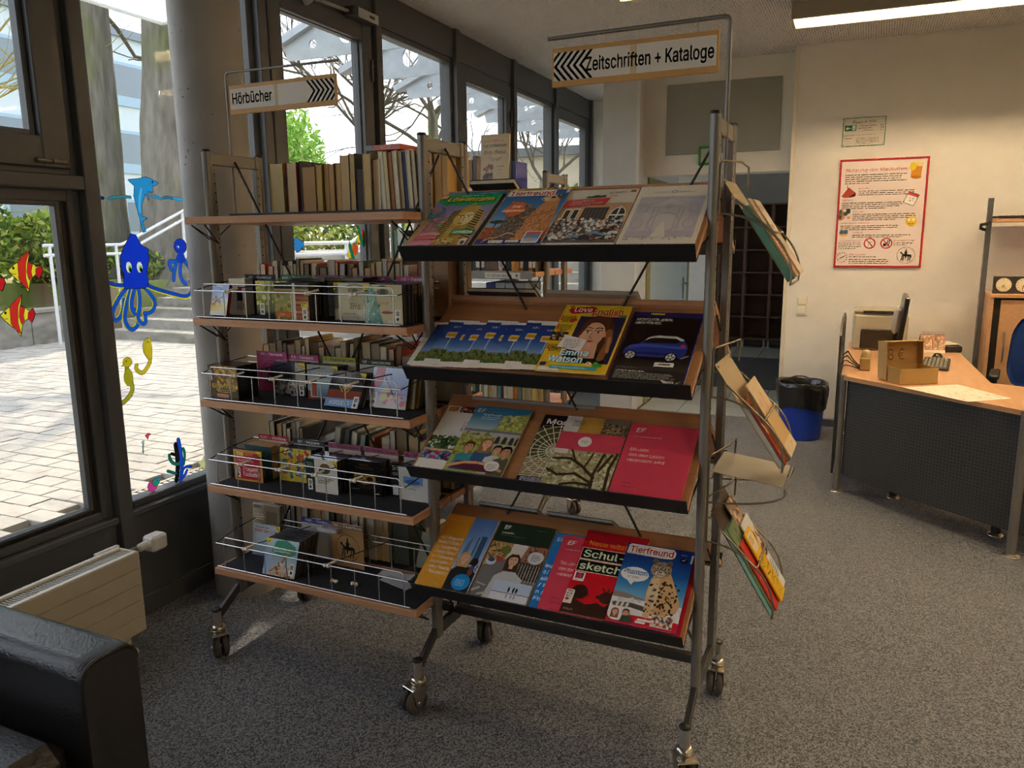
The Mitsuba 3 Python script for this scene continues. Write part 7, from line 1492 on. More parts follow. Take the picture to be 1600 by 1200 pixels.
c.text('Nutzung der Mediothek', 0.05, 0.90, 0.030, RD, w=0.74, bold=False)
c.para(0.05, 0.865, 0.73, 4, 0.020, IK, 2, 0.4).para(0.05, 0.785, 0.42, 1, 0.020, IK, 3, 0.4)
c.poly([(0.82, 0.83), (0.94, 0.83), (0.95, 0.93), (0.83, 0.93)], '#c98a3a').poly([(0.83, 0.93), (0.95, 0.93), (0.96, 0.96), (0.88, 0.985), (0.82, 0.955)], '#e6d38a').ell(0.84, 0.93, 0.04, 0.05, '#d9c23a').ell(0.885, 0.83, 0.06, 0.02, '#b5702a')
for hd, y, x, n, sd in (('Ausleihe', 0.735, 0.22, 3, 4), ('Leihfristen', 0.625, 0.03, 4, 5), ('Computer', 0.515, 0.17, 4, 6), ('Verhalten in der Mediothek', 0.405, 0.03, 3, 7), ('Orientierung', 0.315, 0.18, 2, 8)):
    c.text(hd, x, y, 0.0135, RD, w=0.35 if len(hd) > 14 else 0.13).para(x, y - 0.024, (0.93 if hd in ('Ausleihe', 'Computer', 'Orientierung') else 0.78) - x, n, 0.018, IK, sd, 0.4)
c.text('Jacken und Taschen', 0.03, 0.235, 0.0135, RD, w=0.26).para(0.02, 0.215, 0.28, 4, 0.018, IK, 9, 0.4).text('Essen und Trinken', 0.68, 0.235, 0.0135, RD, w=0.25).para(0.68, 0.213, 0.24, 2, 0.018, IK, 10, 0.4)
c.text('Öffnungszeiten', 0.16, 0.10, 0.0135, RD, w=0.2).para(0.16, 0.082, 0.42, 1, 0.018, IK, 11, 0.4).para(0.16, 0.055, 0.5, 3, 0.018, IK, 12, 0.4)
c.poly([(0.02, 0.67), (0.10, 0.755), (0.19, 0.70), (0.17, 0.66), (0.06, 0.655)], '#a8463a').poly([(0.10, 0.66), (0.19, 0.70), (0.19, 0.67)], '#2b2b33').line([(0.085, 0.75), (0.085, 0.775)], 0.008, '#5a3a2a')
c.poly([(0.76, 0.60), (0.88, 0.565), (0.93, 0.665), (0.82, 0.70)], '#f0ebe2').poly([(0.80, 0.675), (0.925, 0.64), (0.94, 0.665), (0.82, 0.70)], '#b5424c').line([(0.82, 0.70), (0.76, 0.60), (0.88, 0.565), (0.94, 0.665), (0.82, 0.70)], 0.006, '#3a3232').text('17', 0.82, 0.61, 0.03, '#3a3232', w=0.06)
c.specks(0.01, 0.45, 0.15, 0.53, 14, 0.03, ['#a8605a', '#3a4a44', '#c98a5a', '#7a5a6a'], 4).rect(0.09, 0.505, 0.14, 0.55, '#2a3a3a')
c.ell(0.87, 0.42, 0.065, 0.065, '#d9b53a').ell(0.845, 0.435, 0.014, 0.018, '#f4f0e0').ell(0.895, 0.435, 0.014, 0.018, '#f4f0e0').line([(0.84, 0.40), (0.87, 0.395), (0.90, 0.40)], 0.008, '#7a4a1a')
c.ell(0.075, 0.315, 0.055, 0.045, '#d9a85a').ell(0.05, 0.325, 0.028, 0.026, '#3a5a7a').ell(0.1, 0.325, 0.028, 0.026, '#3a5a7a')
for x in (0.40, 0.60):
    c.ell(x, 0.215, 0.072, 0.072, RD, 26).ell(x, 0.215, 0.056, 0.056, '#e6dad2', 26)
    if x > 0.5: c.ell(x - 0.02, 0.20, 0.02, 0.02, '#22201e').line([(x + 0.01, 0.19), (x + 0.015, 0.245)], 0.012, '#22201e').line([(x + 0.03, 0.19), (x + 0.035, 0.245)], 0.010, '#22201e')
    else: c.line([(x - 0.02, 0.19), (x, 0.23), (x + 0.03, 0.225)], 0.008, '#9a928c')
    c.line([(x - 0.045, 0.252), (x + 0.045, 0.178)], 0.014, RD)
for k in range(12):
    a_ = k * PI / 6; c.line([(0.075 + 0.055 * math.cos(a_), 0.08 + 0.042 * math.sin(a_)), (0.075 + 0.066 * math.cos(a_), 0.08 + 0.05 * math.sin(a_))], 0.009, '#3a3632')
c.line([(0.075, 0.08), (0.11, 0.095)], 0.01, '#3a3632').line([(0.075, 0.08), (0.05, 0.07)], 0.01, '#3a3632')
emblem(c, 0.84, 0.10, 0.105, '#1e1c1a')
c.put(nb, 'print', 'm_matte')
es = thing('escape_sign', 'green framed room sign reading Raum A 008 above the notice board', 'sign')
M = ROOM @ frame((2.003, VW - 0.006, 2.203), (1, 0, 0), (0, 0, 1)); w, h = 0.297, 0.209
put(es, 'plate', MB(M).box((0, 0, -0.006), (w, h, 0), '#3a6a4a', 0.001), 'm_paint')
c = CV(M, w, h, 0.0002); c.rect(0.016, 0.022, 0.984, 0.978, '#cfc9bb').text('Raum A 008', 0.5, 0.80, 0.085, '#4a4238', w=0.54, align='c').rect(0.05, 0.54, 0.32, 0.74, '#1f5a44').line([(0.08, 0.64), (0.19, 0.64)], 0.018, '#dfe6df').line([(0.12, 0.69), (0.08, 0.64), (0.12, 0.59)], 0.018, '#dfe6df').rect(0.22, 0.56, 0.30, 0.72, '#dfe6df').line([(0.24, 0.58), (0.26, 0.66), (0.28, 0.59)], 0.012, '#1f5a44')
c.para(0.40, 0.69, 0.4, 1, 0.06, '#5a5044', 2, 0.4).para(0.36, 0.61, 0.44, 1, 0.06, '#5a5044', 3, 0.4).para(0.48, 0.53, 0.32, 1, 0.06, '#5a5044', 4, 0.4).para(0.88, 0.69, 0.08, 3, 0.08, '#5a5044', 5, 0.3).para(0.04, 0.37, 0.24, 2, 0.10, '#4a4036', 6, 0.25).para(0.32, 0.38, 0.64, 1, 0.06, '#5a5044', 7, 0.3).para(0.32, 0.27, 0.58, 5, 0.05, '#7a7064', 8, 0.35)
for x in (0.05, 0.95):
    for y in (0.07, 0.92): c.ell(x, y, 0.011, 0.011, '#2a4a34', 8)
c.put(es, 'print', 'm_matte')
sw = thing('light_switch', 'cream double light switch on the back wall above the waste bin', 'light switch')
put(sw, 'plate', RB().box((1.742, VW - 0.012, 0.902), (1.824, VW, 1.058), '#ded8c4', 0.004), 'm_gloss')
for z in (0.915, 0.99):
    put(sw, 'rocker', RB().box((1.755, VW - 0.018, z), (1.811, VW - 0.011, z + 0.056), '#e6e0cd', 0.003), 'm_gloss')

# ================================================================ waste bin
bn = thing('waste_bin', 'blue waste bin with a black bag beside the desk', 'waste bin')
BX, BY = 1.73, 4.13
put(bn, 'bin', MB().lathe([(0.0, 0.004), (0.142, 0.004), (0.146, 0.0), (0.150, 0.02), (0.176, 0.40), (0.18, 0.405), (0.172, 0.40), (0.145, 0.03), (0.0, 0.02)], (BX, BY, 0), '#1c3fa8', 40), 'm_gloss')
V, F, nn_, mm_ = [], [], 9, 60
rb = random.Random(4)
for i, (r, z) in enumerate([(0.181, 0.27), (0.186, 0.31), (0.190, 0.36), (0.196, 0.41), (0.192, 0.445), (0.178, 0.452), (0.165, 0.43), (0.155, 0.36), (0.14, 0.22)]):
    for j in range(mm_):
        a_ = 2 * PI * j / mm_
        q = meshkit.noise(np.array([[math.cos(a_) * 4 + 9, math.sin(a_) * 4, z * 14]]), 5)[0] - 0.5
        q2 = meshkit.noise(np.array([[math.cos(a_) * 1.6 + 3, math.sin(a_) * 1.6, 0.0]]), 7)[0] - 0.5
        V.append((BX + (r + 0.016 * q) * math.cos(a_), BY + (r + 0.016 * q) * math.sin(a_), z + (0.09 * q2 if i == 0 else 0.045 * q2 + 0.02 * q if i < 6 else 0)))
for i in range(nn_ - 1):
    for j in range(mm_): F.append([i * mm_ + j, i * mm_ + (j + 1) % mm_, (i + 1) * mm_ + (j + 1) % mm_, (i + 1) * mm_ + j])
put(bn, 'bag', MB().raw(V, F, '#101113'), 'm_plastic')

# ================================================================ desk
de = thing('desk', 'reception desk with a beech top and dark perforated front panel', 'desk')
DT = [(2.03, 2.815), (2.86, 2.095), (3.72, 1.86), (3.78, 2.46), (2.80, 2.85), (2.755, 4.03), (2.74, 4.42), (2.03, 4.42)]
put(de, 'top', MB().prism(DT, 0.695, 0.72), 'm_desk')
def f_perf(p, n, uv):
    s = 0.0185; x, z = (p.x * 0.753 - p.y * 0.658) / s, p.z / s
    d = dr.sqrt(dr.square(x - dr.floor(x) - 0.5) + dr.square(z - dr.floor(z) - 0.5))
    return mix((0.036, 0.040, 0.045), (0.012, 0.013, 0.015), smoothstep(0.30, 0.22, d))
scene['m_perforated'] = princ(proc(f_perf), 0.45, 0.45)
dv = np.array([0.811, -0.709]) / math.hypot(0.811, 0.709); P0 = np.array([2.046, 2.819])
g = []
for s_ in np.linspace(0.02, 1.06, 14):
    b_ = 0.02 * math.sin(PI * (s_ - 0.02) / 1.04)
    g.append(P0 + dv * s_ + np.array([-dv[1], dv[0]]) * (0.012 - b_))
g = np.array(g); gi = g + np.array([-dv[1], dv[0]]) * 0.012
m = MB()
m.prism(np.vstack([g, gi[::-1]]).tolist(), 0.115, 0.694)
put(de, 'front_panel', m, 'm_perforated')
put(de, 'panel_right', MB().prism([(2.875, 2.10), (3.70, 1.875), (3.703, 1.887), (2.878, 2.112)], 0.115, 0.694), 'm_perforated')
def leg(x, y, zt, r, foot=0.036):
    k = put(de, 'leg', MB().tube([(x, y, 0.012), (x, y, zt)], r, '#8d8f8f', 18), 'm_rack')
    put(k, 'foot', MB().lathe([(0.0, 0.016), (foot * 0.5, 0.016), (foot * 0.95, 0.010), (foot, 0.004), (foot, 0.0)], (x, y, 0), '#c9c9c6', 24), 'm_chrome')
leg(2.046, 2.819, 0.722, 0.018); leg(2.857, 2.098, 0.722, 0.022, 0.042); leg(2.06, 4.36, 0.69, 0.02); leg(2.70, 4.36, 0.69, 0.02); leg(3.68, 2.42, 0.69, 0.02); leg(3.68, 1.9, 0.69, 0.02)
for x, y in ((2.359, 2.835), (2.829, 2.386)):
    k = put(de, 'support', MB().tube([(x, y, 0.012), (x, y, 0.69)], 0.022, '#2b2c2e', 14), 'm_paint')
    put(k, 'foot', MB().lathe([(0.0, 0.014), (0.02, 0.014), (0.036, 0.009), (0.038, 0.0)], (x, y, 0), '#c9c9c6', 20), 'm_chrome')
sc = put(de, 'side_screen', MB().prism([(2.86, 0.10), (3.72, 0.10), (3.72, 0.98), (3.5, 1.03), (3.1, 1.03), (2.92, 1.0), (2.86, 0.95)], 0, 0.012), 'm_perforated')
scene[sc]['to_world'] = T(np.array([[0, 0, 1, 2.006], [1, 0, 0, 0], [0, 1, 0, 0], [0, 0, 0, 1.0]]))
pa = thing('paper_sheet', 'large printed paper lying on the near corner of the desk', 'paper')
PP = [(2.350, 2.528), (2.628, 2.235), (2.835, 2.405), (2.63, 2.735)]
put(pa, 'sheet', MB().prism(PP, 0.7203, 0.7210, '#e6ddc8'), 'm_paint')
m = MB()
rp = random.Random(3)
for i in range(46):
    s_, t_ = rp.uniform(0.06, 0.9), rp.uniform(0.06, 0.92); q = (1 - s_) * (1 - t_) * np.array(PP[0]) + s_ * (1 - t_) * np.array(PP[1]) + s_ * t_ * np.array(PP[2]) + (1 - s_) * t_ * np.array(PP[3])
    m.raw([(q[0], q[1], 0.7212), (q[0] + 0.022, q[1] - 0.021, 0.7212), (q[0] + 0.024, q[1] - 0.019, 0.7212), (q[0] + 0.002, q[1] + 0.002, 0.7212)], [[0, 1, 2, 3]], rp.choice(['#8a7f6c', '#5a5248', '#b5543a', '#6a6a5a']))
put(pa, 'print', m, 'm_paint', kind='stuff')
# cardboard box with raised lid
bx = thing('cardboard_box', 'open brown cardboard box with 8 € written in its lid on the desk', 'box')
A, R_, L_ = np.array([2.334, 2.594]), np.array([2.530, 2.716]), np.array([2.212, 2.745])
ex_, ey_ = (R_ - A) / np.linalg.norm(R_ - A), (L_ - A) / np.linalg.norm(L_ - A)
ey_ = np.array([-ex_[1], ex_[0]])
Mb = frame((A[0], A[1], 0.7215), (ex_[0], ex_[1], 0), (ey_[0], ey_[1], 0)); BW, BD, BH, th = 0.228, 0.185, 0.088, 0.003
put(bx, 'tray', MB(Mb).box((0, 0, 0), (BW, th, BH), '#b3935f').box((0, 0, 0), (th, BD, BH), '#b3935f').box((BW - th, 0, 0), (BW, BD, BH), '#b3935f').box((0, BD - th, 0), (BW, BD, BH), '#a98a58').box((0, 0, 0), (BW, BD, th), '#9c7f50'), 'm_matte')
Ml = Mb @ tr(0, BD, 0.004) @ rx(-0.09)
put(bx, 'lid', MB(Ml).box((-0.006, 0.004, 0), (BW + 0.006, 0.008, 0.215), '#a98656').box((-0.009, -0.075, 0.0), (-0.006, 0.006, 0.215), '#c0a272').box((BW + 0.006, -0.045, 0.06), (BW + 0.009, 0.006, 0.215), '#a98656').box((-0.006, -0.07, 0.212), (BW + 0.006, 0.006, 0.215), '#b89a68'), 'm_matte')
m = MB(Ml @ frame((0, 0.0036, 0), (1, 0, 0), (0, 0, 1)))
m.text('8 €', 0.045, 0.105, 0.0004, 0.062, '#6d5332', w=0.105); put(bx, 'writing', m, 'm_matte')
pr_ = thing('printer', 'beige printer with a dark front at the back of the desk', 'printer')
put(pr_, 'body', MB().box((2.055, 3.98, 0.7205), (2.415, 4.34, 0.985), '#b3a88f', 0.02), 'm_paint')
put(pr_, 'front', MB().box((2.11, 3.966, 0.735), (2.36, 3.982, 0.875), '#26241f', 0.006), 'm_gloss')
put(pr_, 'top_frame', MB().box((2.06, 3.985, 0.985), (2.41, 4.33, 1.010), '#9d9583', 0.008), 'm_paint')
put(pr_, 'slot', MB().box((2.12, 3.978, 0.988), (2.36, 3.992, 1.005), '#1e1d1a'), 'm_paint')
mo = thing('monitor', 'black monitor seen from its edge in front of the printer', 'monitor')
put(mo, 'screen', MB(tr(2.262, 3.62, 0) @ ry(0.10)).box((-0.018, -0.24, 0.835), (0.012, 0.24, 1.150), '#17171a', 0.006), 'm_gloss')
put(mo, 'back', MB(tr(2.262, 3.62, 0) @ ry(0.10)).box((-0.055, -0.12, 0.9), (-0.018, 0.12, 1.07), '#b5b0a4', 0.015), 'm_paint')
put(mo, 'stand', MB().box((2.31, 3.59, 0.735), (2.345, 3.65, 1.0), '#1c1c1f', 0.004).box((2.25, 3.52, 0.7205), (2.45, 3.72, 0.735), '#1c1c1f', 0.004), 'm_paint')
ad = thing('speaker_box', 'small beige box with rounded top left of the cardboard box', 'box')
put(ad, None, MB().box((2.125, 3.03, 0.7205), (2.185, 3.10, 0.80), '#b09a68', 0.006).lathe([(0.0, 0.05), (0.018, 0.046), (0.027, 0.03), (0.03, 0.0)], (2.158, 3.065, 0.798), '#c0ab7c', 16), 'm_paint')
cbz = thing('cables', 'dark cables curving from the side screen to the small beige box', 'cable', kind='stuff')
m = MB()
for i in range(4):
    z = 0.728 + 0.005 * i
    m.tube([(2.02, 2.95 + 0.12 * i, z + 0.03), (2.05, 2.98 + 0.10 * i, z + 0.03 + 0.01 * i), (2.09, 3.0 + 0.05 * i, z + 0.02), (2.125, 3.05 + 0.012 * i, z)], 0.004, '#2e2620', 6)
put(cbz, None, m, 'm_paint')
kb = thing('keyboard', 'grey keyboard lying behind the cardboard box on the desk', 'keyboard')
Mk = tr(2.565, 3.42, 0.7205) @ rz(-0.10)
put(kb, 'body', MB(Mk).box((-0.075, -0.225, 0), (0.075, 0.225, 0.018), '#2b2a28', 0.004), 'm_paint')
key = MB().box((0, 0, 0), (0.0155, 0.0155, 0.006), '#6f6a5e', 0.002).done(); key = mikit.ply(key[:2], 'm_paint', smooth=True, color=key[2])
for i in range(6):
    for j in range(22):
        put(kb, 'key', key, None, to=Mk @ tr(-0.066 + i * 0.0222, -0.215 + j * 0.0195, 0.0175))
ms = thing('mouse', 'dark mouse beside the keyboard', 'mouse')
put(ms, None, MB(tr(2.595, 3.76, 0.7205)).lathe([(0.0, 0.034), (0.018, 0.03), (0.03, 0.016), (0.033, 0.0)], (0, 0, 0), '#2a2826', 20), 'm_gloss')
ca = thing('desk_calendar', 'spiral desk calendar with a reddish picture on the desk', 'calendar')
Mc = frame((2.505, 3.975, 0.7215), (0.987, 0.16, 0), (-0.06, 0.37, 0.93))
put(ca, 'block', MB(Mc).box((0, 0, -0.006), (0.155, 0.135, 0), '#d8c9ae'), 'm_paint')
put(ca, 'back', MB(Mc @ tr(0, 0.135, -0.004) @ rx(0.78)).box((0, -0.128, -0.006), (0.155, 0, -0.003), '#2f3550'), 'm_paint')
c = CV(Mc, 0.155, 0.135, 0.0003); c.rect(0, 0.16, 1, 1, '#b5876a').specks(0.02, 0.2, 0.98, 0.98, 110, 0.05, ['#c99a7a', '#8a5540', '#d9c0a0', '#a86a50', '#e0d0b4'], 4).rect(0, 0, 1, 0.15, '#e6dcc8').rect(0.40, 0.35, 0.46, 0.75, '#d9ce9a').rect(0.68, 0.3, 0.74, 0.7, '#6a7048'); c.put(ca, 'picture', 'm_paint')
m = MB()
for i in range(12):
    x = 0.012 + i * 0.0119; m.tube([tuple((Mc @ np.array([x, 0.128 + 0.013 * (1 - math.cos(t)), 0.010 * math.sin(t), 1]))[:3]) for t in np.linspace(-1.2, 4.2, 9)], 0.0011, '#8a8d90', 5)
put(ca, 'spiral', m, 'm_chrome', kind='stuff')
bt = thing('desk_tray', 'black letter tray at the far edge of the desk', 'tray')
put(bt, 'tray', MB(tr(2.66, 4.16, 0.7205) @ rz(0.2)).box((-0.07, -0.10, 0), (0.09, 0.12, 0.045), '#1d1c1c', 0.006), 'm_paint')
put(bt, 'sheet', MB(tr(2.66, 4.18, 0.767) @ rz(0.3) @ ry(-0.06)).box((-0.08, -0.08, 0), (0.07, 0.10, 0.003), '#cfc6b0'), 'm_paint')

# cupboard, wall rack upright, shelf, clocks, chair
cu = thing('cupboard', 'beech cupboard with a sliding door behind the desk', 'cupboard')
put(cu, 'side', RB().box((3.03, 4.10, 0.0), (3.052, 4.50, 1.10)), 'm_desk')
put(cu, 'side', RB().box((3.93, 4.10, 0.0), (3.952, 4.50, 1.10)), 'm_desk')
put(cu, 'top', RB().box((3.025, 4.09, 1.10), (3.957, 4.50, 1.126), ch=0.003), 'm_desk')
put(cu, 'inside', RB().box((3.052, 4.13, 0.02), (3.93, 4.49, 1.10), '#141312'), 'm_paint')  # solid near-black fill, the shade behind the door gap put in as colour
dr_ = put(cu, 'door', RB().box((3.098, 4.112, 0.03), (3.928, 4.128, 1.085), ch=0.002), 'm_desk')
put(dr_, 'handle', RB().tube([(3.135, 4.112, 0.66), (3.135, 4.085, 0.66), (3.135, 4.085, 0.86), (3.135, 4.112, 0.86)], 0.006), 'm_chrome')
wr = thing('wall_rack', 'grey upright with a beech wall shelf above the cupboard', 'shelf')
put(wr, 'upright', RB().box((2.988, 4.30, 0.0), (3.022, 4.335, 1.785), ch=0.004), 'm_frame')
put(wr, 'shelf', RB().box((3.022, 4.12, 1.615), (3.95, 4.45, 1.642), ch=0.002), 'm_desk')
put(wr, 'mat', RB().box((3.03, 4.115, 1.642), (3.95, 4.45, 1.658), '#17181a'), 'm_paint')
put(wr, 'bracket', RB().tube([(3.005, 4.32, 1.56), (2.955, 4.30, 1.575), (2.95, 4.26, 1.60), (3.0, 4.22, 1.612)], 0.011, '#1b1b1c', 8), 'm_paint')
ck = thing('clock_board', 'dark board with round clocks standing on the cupboard', 'clock')
put(ck, 'board', RB().box((3.045, 4.15, 1.1265), (3.60, 4.17, 1.245), '#2a2926', 0.002), 'm_paint')
for i in range(4):
    x = 3.108 + 0.118 * i
    M = ROOM @ frame((x, 4.149, 1.187), (1, 0, 0), (0, 0, 1))
    k = put(ck, 'clock_face', MB(M).lathe([(0.0, 0.004), (0.044, 0.004), (0.046, 0.002), (0.047, 0.0)], (0, 0, 0), '#ead9b4', 28), 'm_paint')
    m = MB(M)
    for q in range(12):
        a_ = q * PI / 6; m.bar((0.034 * math.cos(a_), 0.034 * math.sin(a_), 0.0044), (0.041 * math.cos(a_), 0.041 * math.sin(a_), 0.0044), 0.003, 0.0004, '#26221c')
    for a_, l_ in ((-1.75 + 0.05 * i, 0.036), (-2.2 + 0.3 * i, 0.026), (-1.2, 0.03)): m.bar((0, 0, 0.0046), (l_ * math.cos(a_), l_ * math.sin(a_), 0.0046), 0.003, 0.0004, '#26221c')
    put(k, 'hands', m, 'm_paint')
ch = thing('office_chair', 'blue office chair with black armrests behind the desk', 'chair')
Mx = tr(3.20, 3.58, 0) @ rz(-0.15)
V, F = [], []
for i in range(13):
    for j in range(13):
        s_, t_ = -1 + i / 6, -1 + j / 6
        k = (1 - 0.18 * max(0, abs(t_) - 0.4) ** 2 / 0.36) if True else 1
        V.append((0.225 * s_ * k * (1 - 0.10 * t_ * 0.5), -0.03 + 0.05 * s_ * s_, 0.80 + 0.235 * t_ * (1 - 0.14 * s_ ** 4)))
for i in range(12):
    for j in range(12): F.append([i * 13 + j, (i + 1) * 13 + j, (i + 1) * 13 + j + 1, i * 13 + j + 1])
V = np.array(V); V2 = V + (0, 0.055, 0); n_ = len(V)
rim = [i * 13 for i in range(13)] + [12 * 13 + j for j in range(1, 13)] + [i * 13 + 12 for i in range(11, -1, -1)] + [j for j in range(11, 0, -1)]
Fr = [[rim[i], rim[(i + 1) % len(rim)], rim[(i + 1) % len(rim)] + n_, rim[i] + n_] for i in range(len(rim))]
put(ch, 'backrest', MB(Mx).raw(np.vstack([V, V2]), F + [[a + n_ for a in f[::-1]] for f in F] + Fr, '#22386e'), 'm_matte')
put(ch, 'seat', MB(Mx).box((-0.24, -0.50, 0.43), (0.24, -0.03, 0.50), '#22386e', 0.03), 'm_matte')
for s_ in (-1, 1):
    put(ch, 'armrest', MB(Mx).tube([(s_ * 0.23, -0.12, 0.46), (s_ * 0.28, -0.12, 0.47), (s_ * 0.285, -0.12, 0.66)], 0.016, '#1b1b1d', 8).box((s_ * 0.285 - 0.028, -0.30, 0.66), (s_ * 0.285 + 0.028, 0.0, 0.69), '#1b1b1d', 0.01), 'm_paint')
put(ch, 'column', MB(Mx).tube([(0, -0.26, 0.09), (0, -0.26, 0.43)], 0.028, '#1b1b1d', 14).bar((0, -0.02, 0.62), (0, -0.2, 0.43), 0.06, 0.02, '#1b1b1d'), 'm_paint')
for k in range(5):
    a_ = k * 2 * PI / 5
    q = put(ch, 'base_arm', MB(Mx).bar((0, -0.26, 0.10), (0.28 * math.cos(a_), -0.26 + 0.28 * math.sin(a_), 0.065), 0.04, 0.03, '#1b1b1d', 0.006), 'm_paint')
    put(q, 'wheel', MB(Mx).tube([(0.28 * math.cos(a_) - 0.02, -0.26 + 0.28 * math.sin(a_), 0.027), (0.28 * math.cos(a_) + 0.02, -0.26 + 0.28 * math.sin(a_), 0.027)], 0.0265, '#1b1b1d', 16), 'm_paint')

# ================================================================ second rack behind, with books facing the viewer
R2K = thing('shelf_rack', 'second mobile grey metal rack standing behind, with books facing the viewer', 'rack')
X2, Y2 = -0.185, 1.45
for i in range(2):
    rack_frame(R2K, X2 + i * BAY, Y2, [(Y2 - 0.125, 0.4), (Y2 + DEP + 0.125, 0.9)], holes=False)
brace(R2K, X2 + 0.01, X2 + BAY - 0.01, Y2 + YC)
put(R2K, 'rail', MB().box((X2 + 0.01, Y2 + YC - 0.016, 0.232), (X2 + BAY - 0.01, Y2 + YC + 0.016, 0.258), ch=0.003), 'm_rackdark')
Z2R = [1.735, 1.378, 1.030, 0.690, 0.345]
for k, z in enumerate(Z2R):
    s = put(R2K, 'shelf', shelf_board(X2 + 0.0015, X2 + 0.8785, Y2 - 0.12, Y2 + 0.125, z), 'm_beech')
    put(s, 'bracket', bracket_wire(X2 + BAY - 0.03, Y2 - 0.09, Y2 + 0.09, z), 'm_paint')
    put(R2K, 'back_shelf', shelf_board(X2 + 0.0015, X2 + 0.8785, Y2 + 0.138, Y2 + 0.383, z), 'm_beech')
    if k in (1, 2, 3):
        put(s, 'label_rail', MB().box((X2 + 0.02, Y2 - 0.128, z - 0.034), (X2 + 0.862, Y2 - 0.1202, z + 0.006), '#9a9a96', 0.001), 'm_paint')
        for i, (xx, tx) in enumerate(((0.34, 'Schwarzbuch'), (0.61, 'NS-Nationalsozialismus'))):
            c = CV(frame((X2 + xx, Y2 - 0.1284, z - 0.030), (1, 0, 0), (0, 0, 1)), 0.19, 0.028, 0); c.rect(0, 0, 1, 1, '#dcdcd4').text(tx, 0.06, 0.3, 0.42, '#3a3a36', w=0.7).ell(0.9, 0.5, 0.035, 0.035, '#3a7a4a', 10); c.put(s, 'label', 'm_paint')
rr = random.Random(12)
CNT = {}
def spine_book(x, y, z, th, h, d, col, k, i, bandc=None):
    t = thing('book', f'spine-forward book, {ORD[i % len(ORD)]} from left on the second rack, {ROWN[k]}', 'book', f'books facing the viewer on the {ROWN[k]} of the second rack')
    put(t, 'cover', MB().box((x, y, z), (x + th, y + d, z + h), col, 0.001), 'm_gloss')
    put(t, 'pages', MB().box((x + 0.0015, y + 0.004, z + h - 0.001), (x + th - 0.0015, y + d - 0.001, z + h + 0.0006), '#d8ccb0'), 'm_paint')
    if bandc:
        put(t, 'spine_label', MB().box((x + 0.002, y - 0.0006, z + 0.02), (x + th - 0.002, y + 0.001, z + 0.05), '#e6e4dc'), 'm_paint')
SPC = ['#d9d3c0', '#7a3a5a', '#3a6a4a', '#b5543a', '#2a3a5c', '#c9b88c', '#8a2a30', '#dcdad2', '#4a3a30', '#c98a3a', '#5a6a7a', '#1f1f22']
def spine_row(k, x0, x1, hs, ths, cols, yy=Y2 - 0.095):
    x, i = x0, CNT.get(k, 0)
    while x < x1 - 0.008:
        th = min(rr.uniform(*ths), x1 - x); spine_book(x, yy + rr.uniform(0, 0.01), Z2R[k], th, rr.uniform(*hs), 0.14, rr.choice(cols), k, i, rr.random() < 0.6); x += th + 0.0012; i += 1
    CNT[k] = i
spine_row(1, -0.12, 0.20, (0.16, 0.23), (0.014, 0.03), SPC)
spine_row(1, 0.235, 0.415, (0.18, 0.24), (0.012, 0.026), SPC)
spine_row(1, 0.50, 0.68, (0.17, 0.22), (0.018, 0.03), ['#c98a3a', '#b5762a', '#1a1a1c', '#d9a04a', '#2a211a'])
spine_row(0, 0.06, 0.37, (0.15, 0.21), (0.014, 0.032), ['#d9d3c0', '#5a5148', '#c9b88c', '#3a6a8a', '#b5543a', '#8a7a60', '#dcdad2'])
spine_row(3, 0.32, 0.66, (0.20, 0.27), (0.010, 0.022), ['#c9803a', '#8a3a2a', '#a89c6a', '#5a8a8a', '#c9c4b0', '#3a3a38', '#b5aa94', '#6a7a6a'])
spine_row(2, -0.12, 0.15, (0.2, 0.26), (0.02, 0.04), SPC)
for i, (x, w_, col) in enumerate(((0.415, 0.05, '#27397a'), (0.468, 0.052, '#8f9ba8'), (0.522, 0.052, '#929eaa'), (0.576, 0.055, '#8b98a6'))):
    t = thing('magazine_file', ('dark blue magazine file on the middle shelf of the second rack', 'grey-blue magazine file next to the dark blue one', 'middle grey-blue magazine file on the second rack', 'grey-blue magazine file at the right end of the second rack')[i], 'magazine file')
    put(t, None, MB().box((x, Y2 - 0.10, Z2R[2]), (x + w_, Y2 + 0.10, Z2R[2] + 0.295), col, 0.002), 'm_paint')
t = thing('comic_album', 'cream comic album lettered Le Domaine des Dieux standing on the second rack', 'book')
Ma = sfr(0.395, Y2 - 0.105, Z2R[0] + 0.0005, 0.0, 0.08)
put(t, 'pages', MB(Ma @ tr(0, 0, -0.012)).box((0.002, 0.002, 0.001), (0.148, 0.293, 0.011), '#d9d6d0'), 'm_paint')
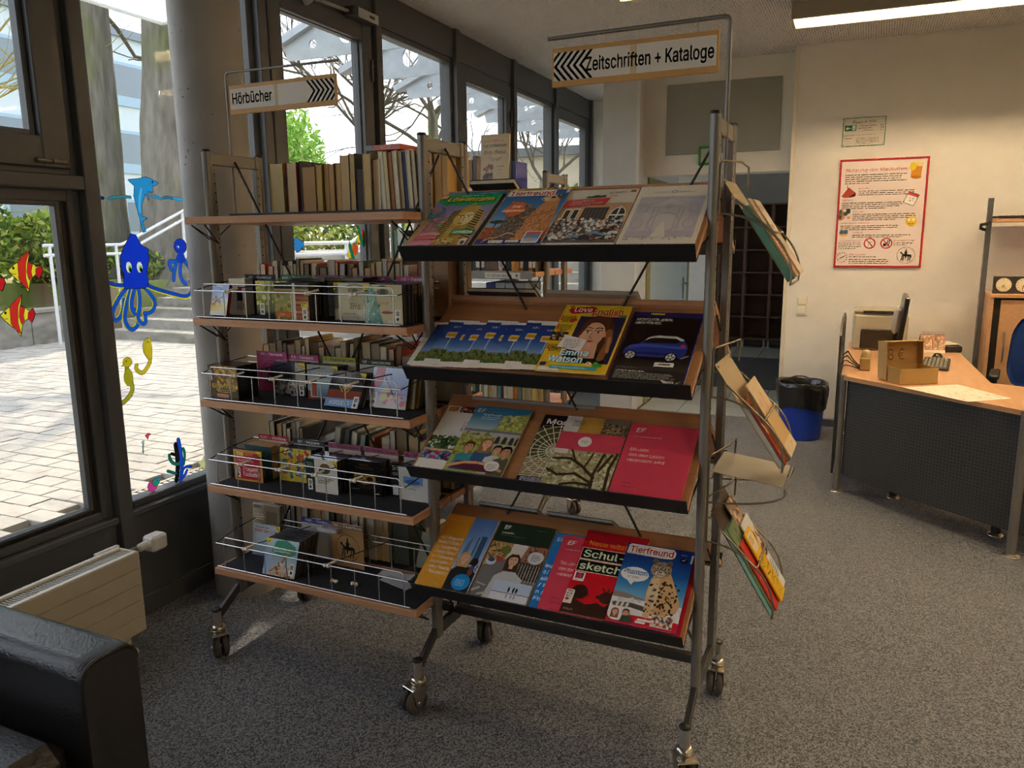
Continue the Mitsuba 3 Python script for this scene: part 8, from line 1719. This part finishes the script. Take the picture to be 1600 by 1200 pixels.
put(t, 'cover', MB(Ma).box((0, 0, -0.0014), (0.15, 0.295, 0), '#d3bf94').box((0, 0, -0.0134), (0.15, 0.295, -0.012), '#d3bf94').box((-0.0012, 0, -0.0134), (0.0, 0.295, 0), '#bfb49a'), 'm_gloss')
c = CV(Ma, 0.15, 0.295, 0.0002)
c.text('UNE AVENTURE', 0.08, 0.885, 0.018, '#5a4a30', w=0.3).text('2017', 0.40, 0.88, 0.035, '#c2342c', w=0.22, bold=True).para(0.66, 0.885, 0.26, 1, 0.02, '#5a4a30', 3).text('LE DOMAINE', 0.10, 0.80, 0.040, '#2a2218', w=0.80, bold=True).text('des dieux', 0.10, 0.69, 0.06, '#3a3020', w=0.80).line([(0.3, 0.64), (0.5, 0.60), (0.75, 0.63)], 0.02, '#8a7a58').line([(0.35, 0.60), (0.5, 0.57), (0.68, 0.6)], 0.015, '#8a7a58').specks(0.12, 0.05, 0.42, 0.5, 40, 0.07, ['#8a5a3a', '#5a3a2a', '#b5845a', '#3a2a22', '#a8624a'], 4, 1.4)
c.put(t)
t = thing('book', 'small cream book with a purple picture standing before the comic album', 'book')
Ma = sfr(0.470, Y2 - 0.1195, Z2R[0] + 0.0005, 0.0, 0.06)
put(t, 'cover', MB(Ma).box((0, 0, -0.008), (0.082, 0.168, 0), '#d6c394', 0.0005), 'm_gloss')
c = CV(Ma, 0.082, 0.168, 0.0002); c.rect(0.24, 0.05, 0.78, 0.42, '#33205a').specks(0.45, 0.06, 0.77, 0.36, 20, 0.10, ['#b5304a', '#7a2a5a', '#c9455a'], 3).para(0.22, 0.84, 0.5, 1, 0.03, '#6a5a3a', 2).para(0.36, 0.75, 0.25, 1, 0.03, '#6a5a3a', 3).para(0.2, 0.65, 0.6, 1, 0.012, '#8a7a58', 4); c.put(t)
t = thing('book', 'dark blue book right of the small cream book on the second rack', 'book')
put(t, None, MB().box((0.556, Y2 - 0.09, Z2R[0]), (0.578, Y2 + 0.05, Z2R[0] + 0.165), '#1d2a7a', 0.001), 'm_gloss')
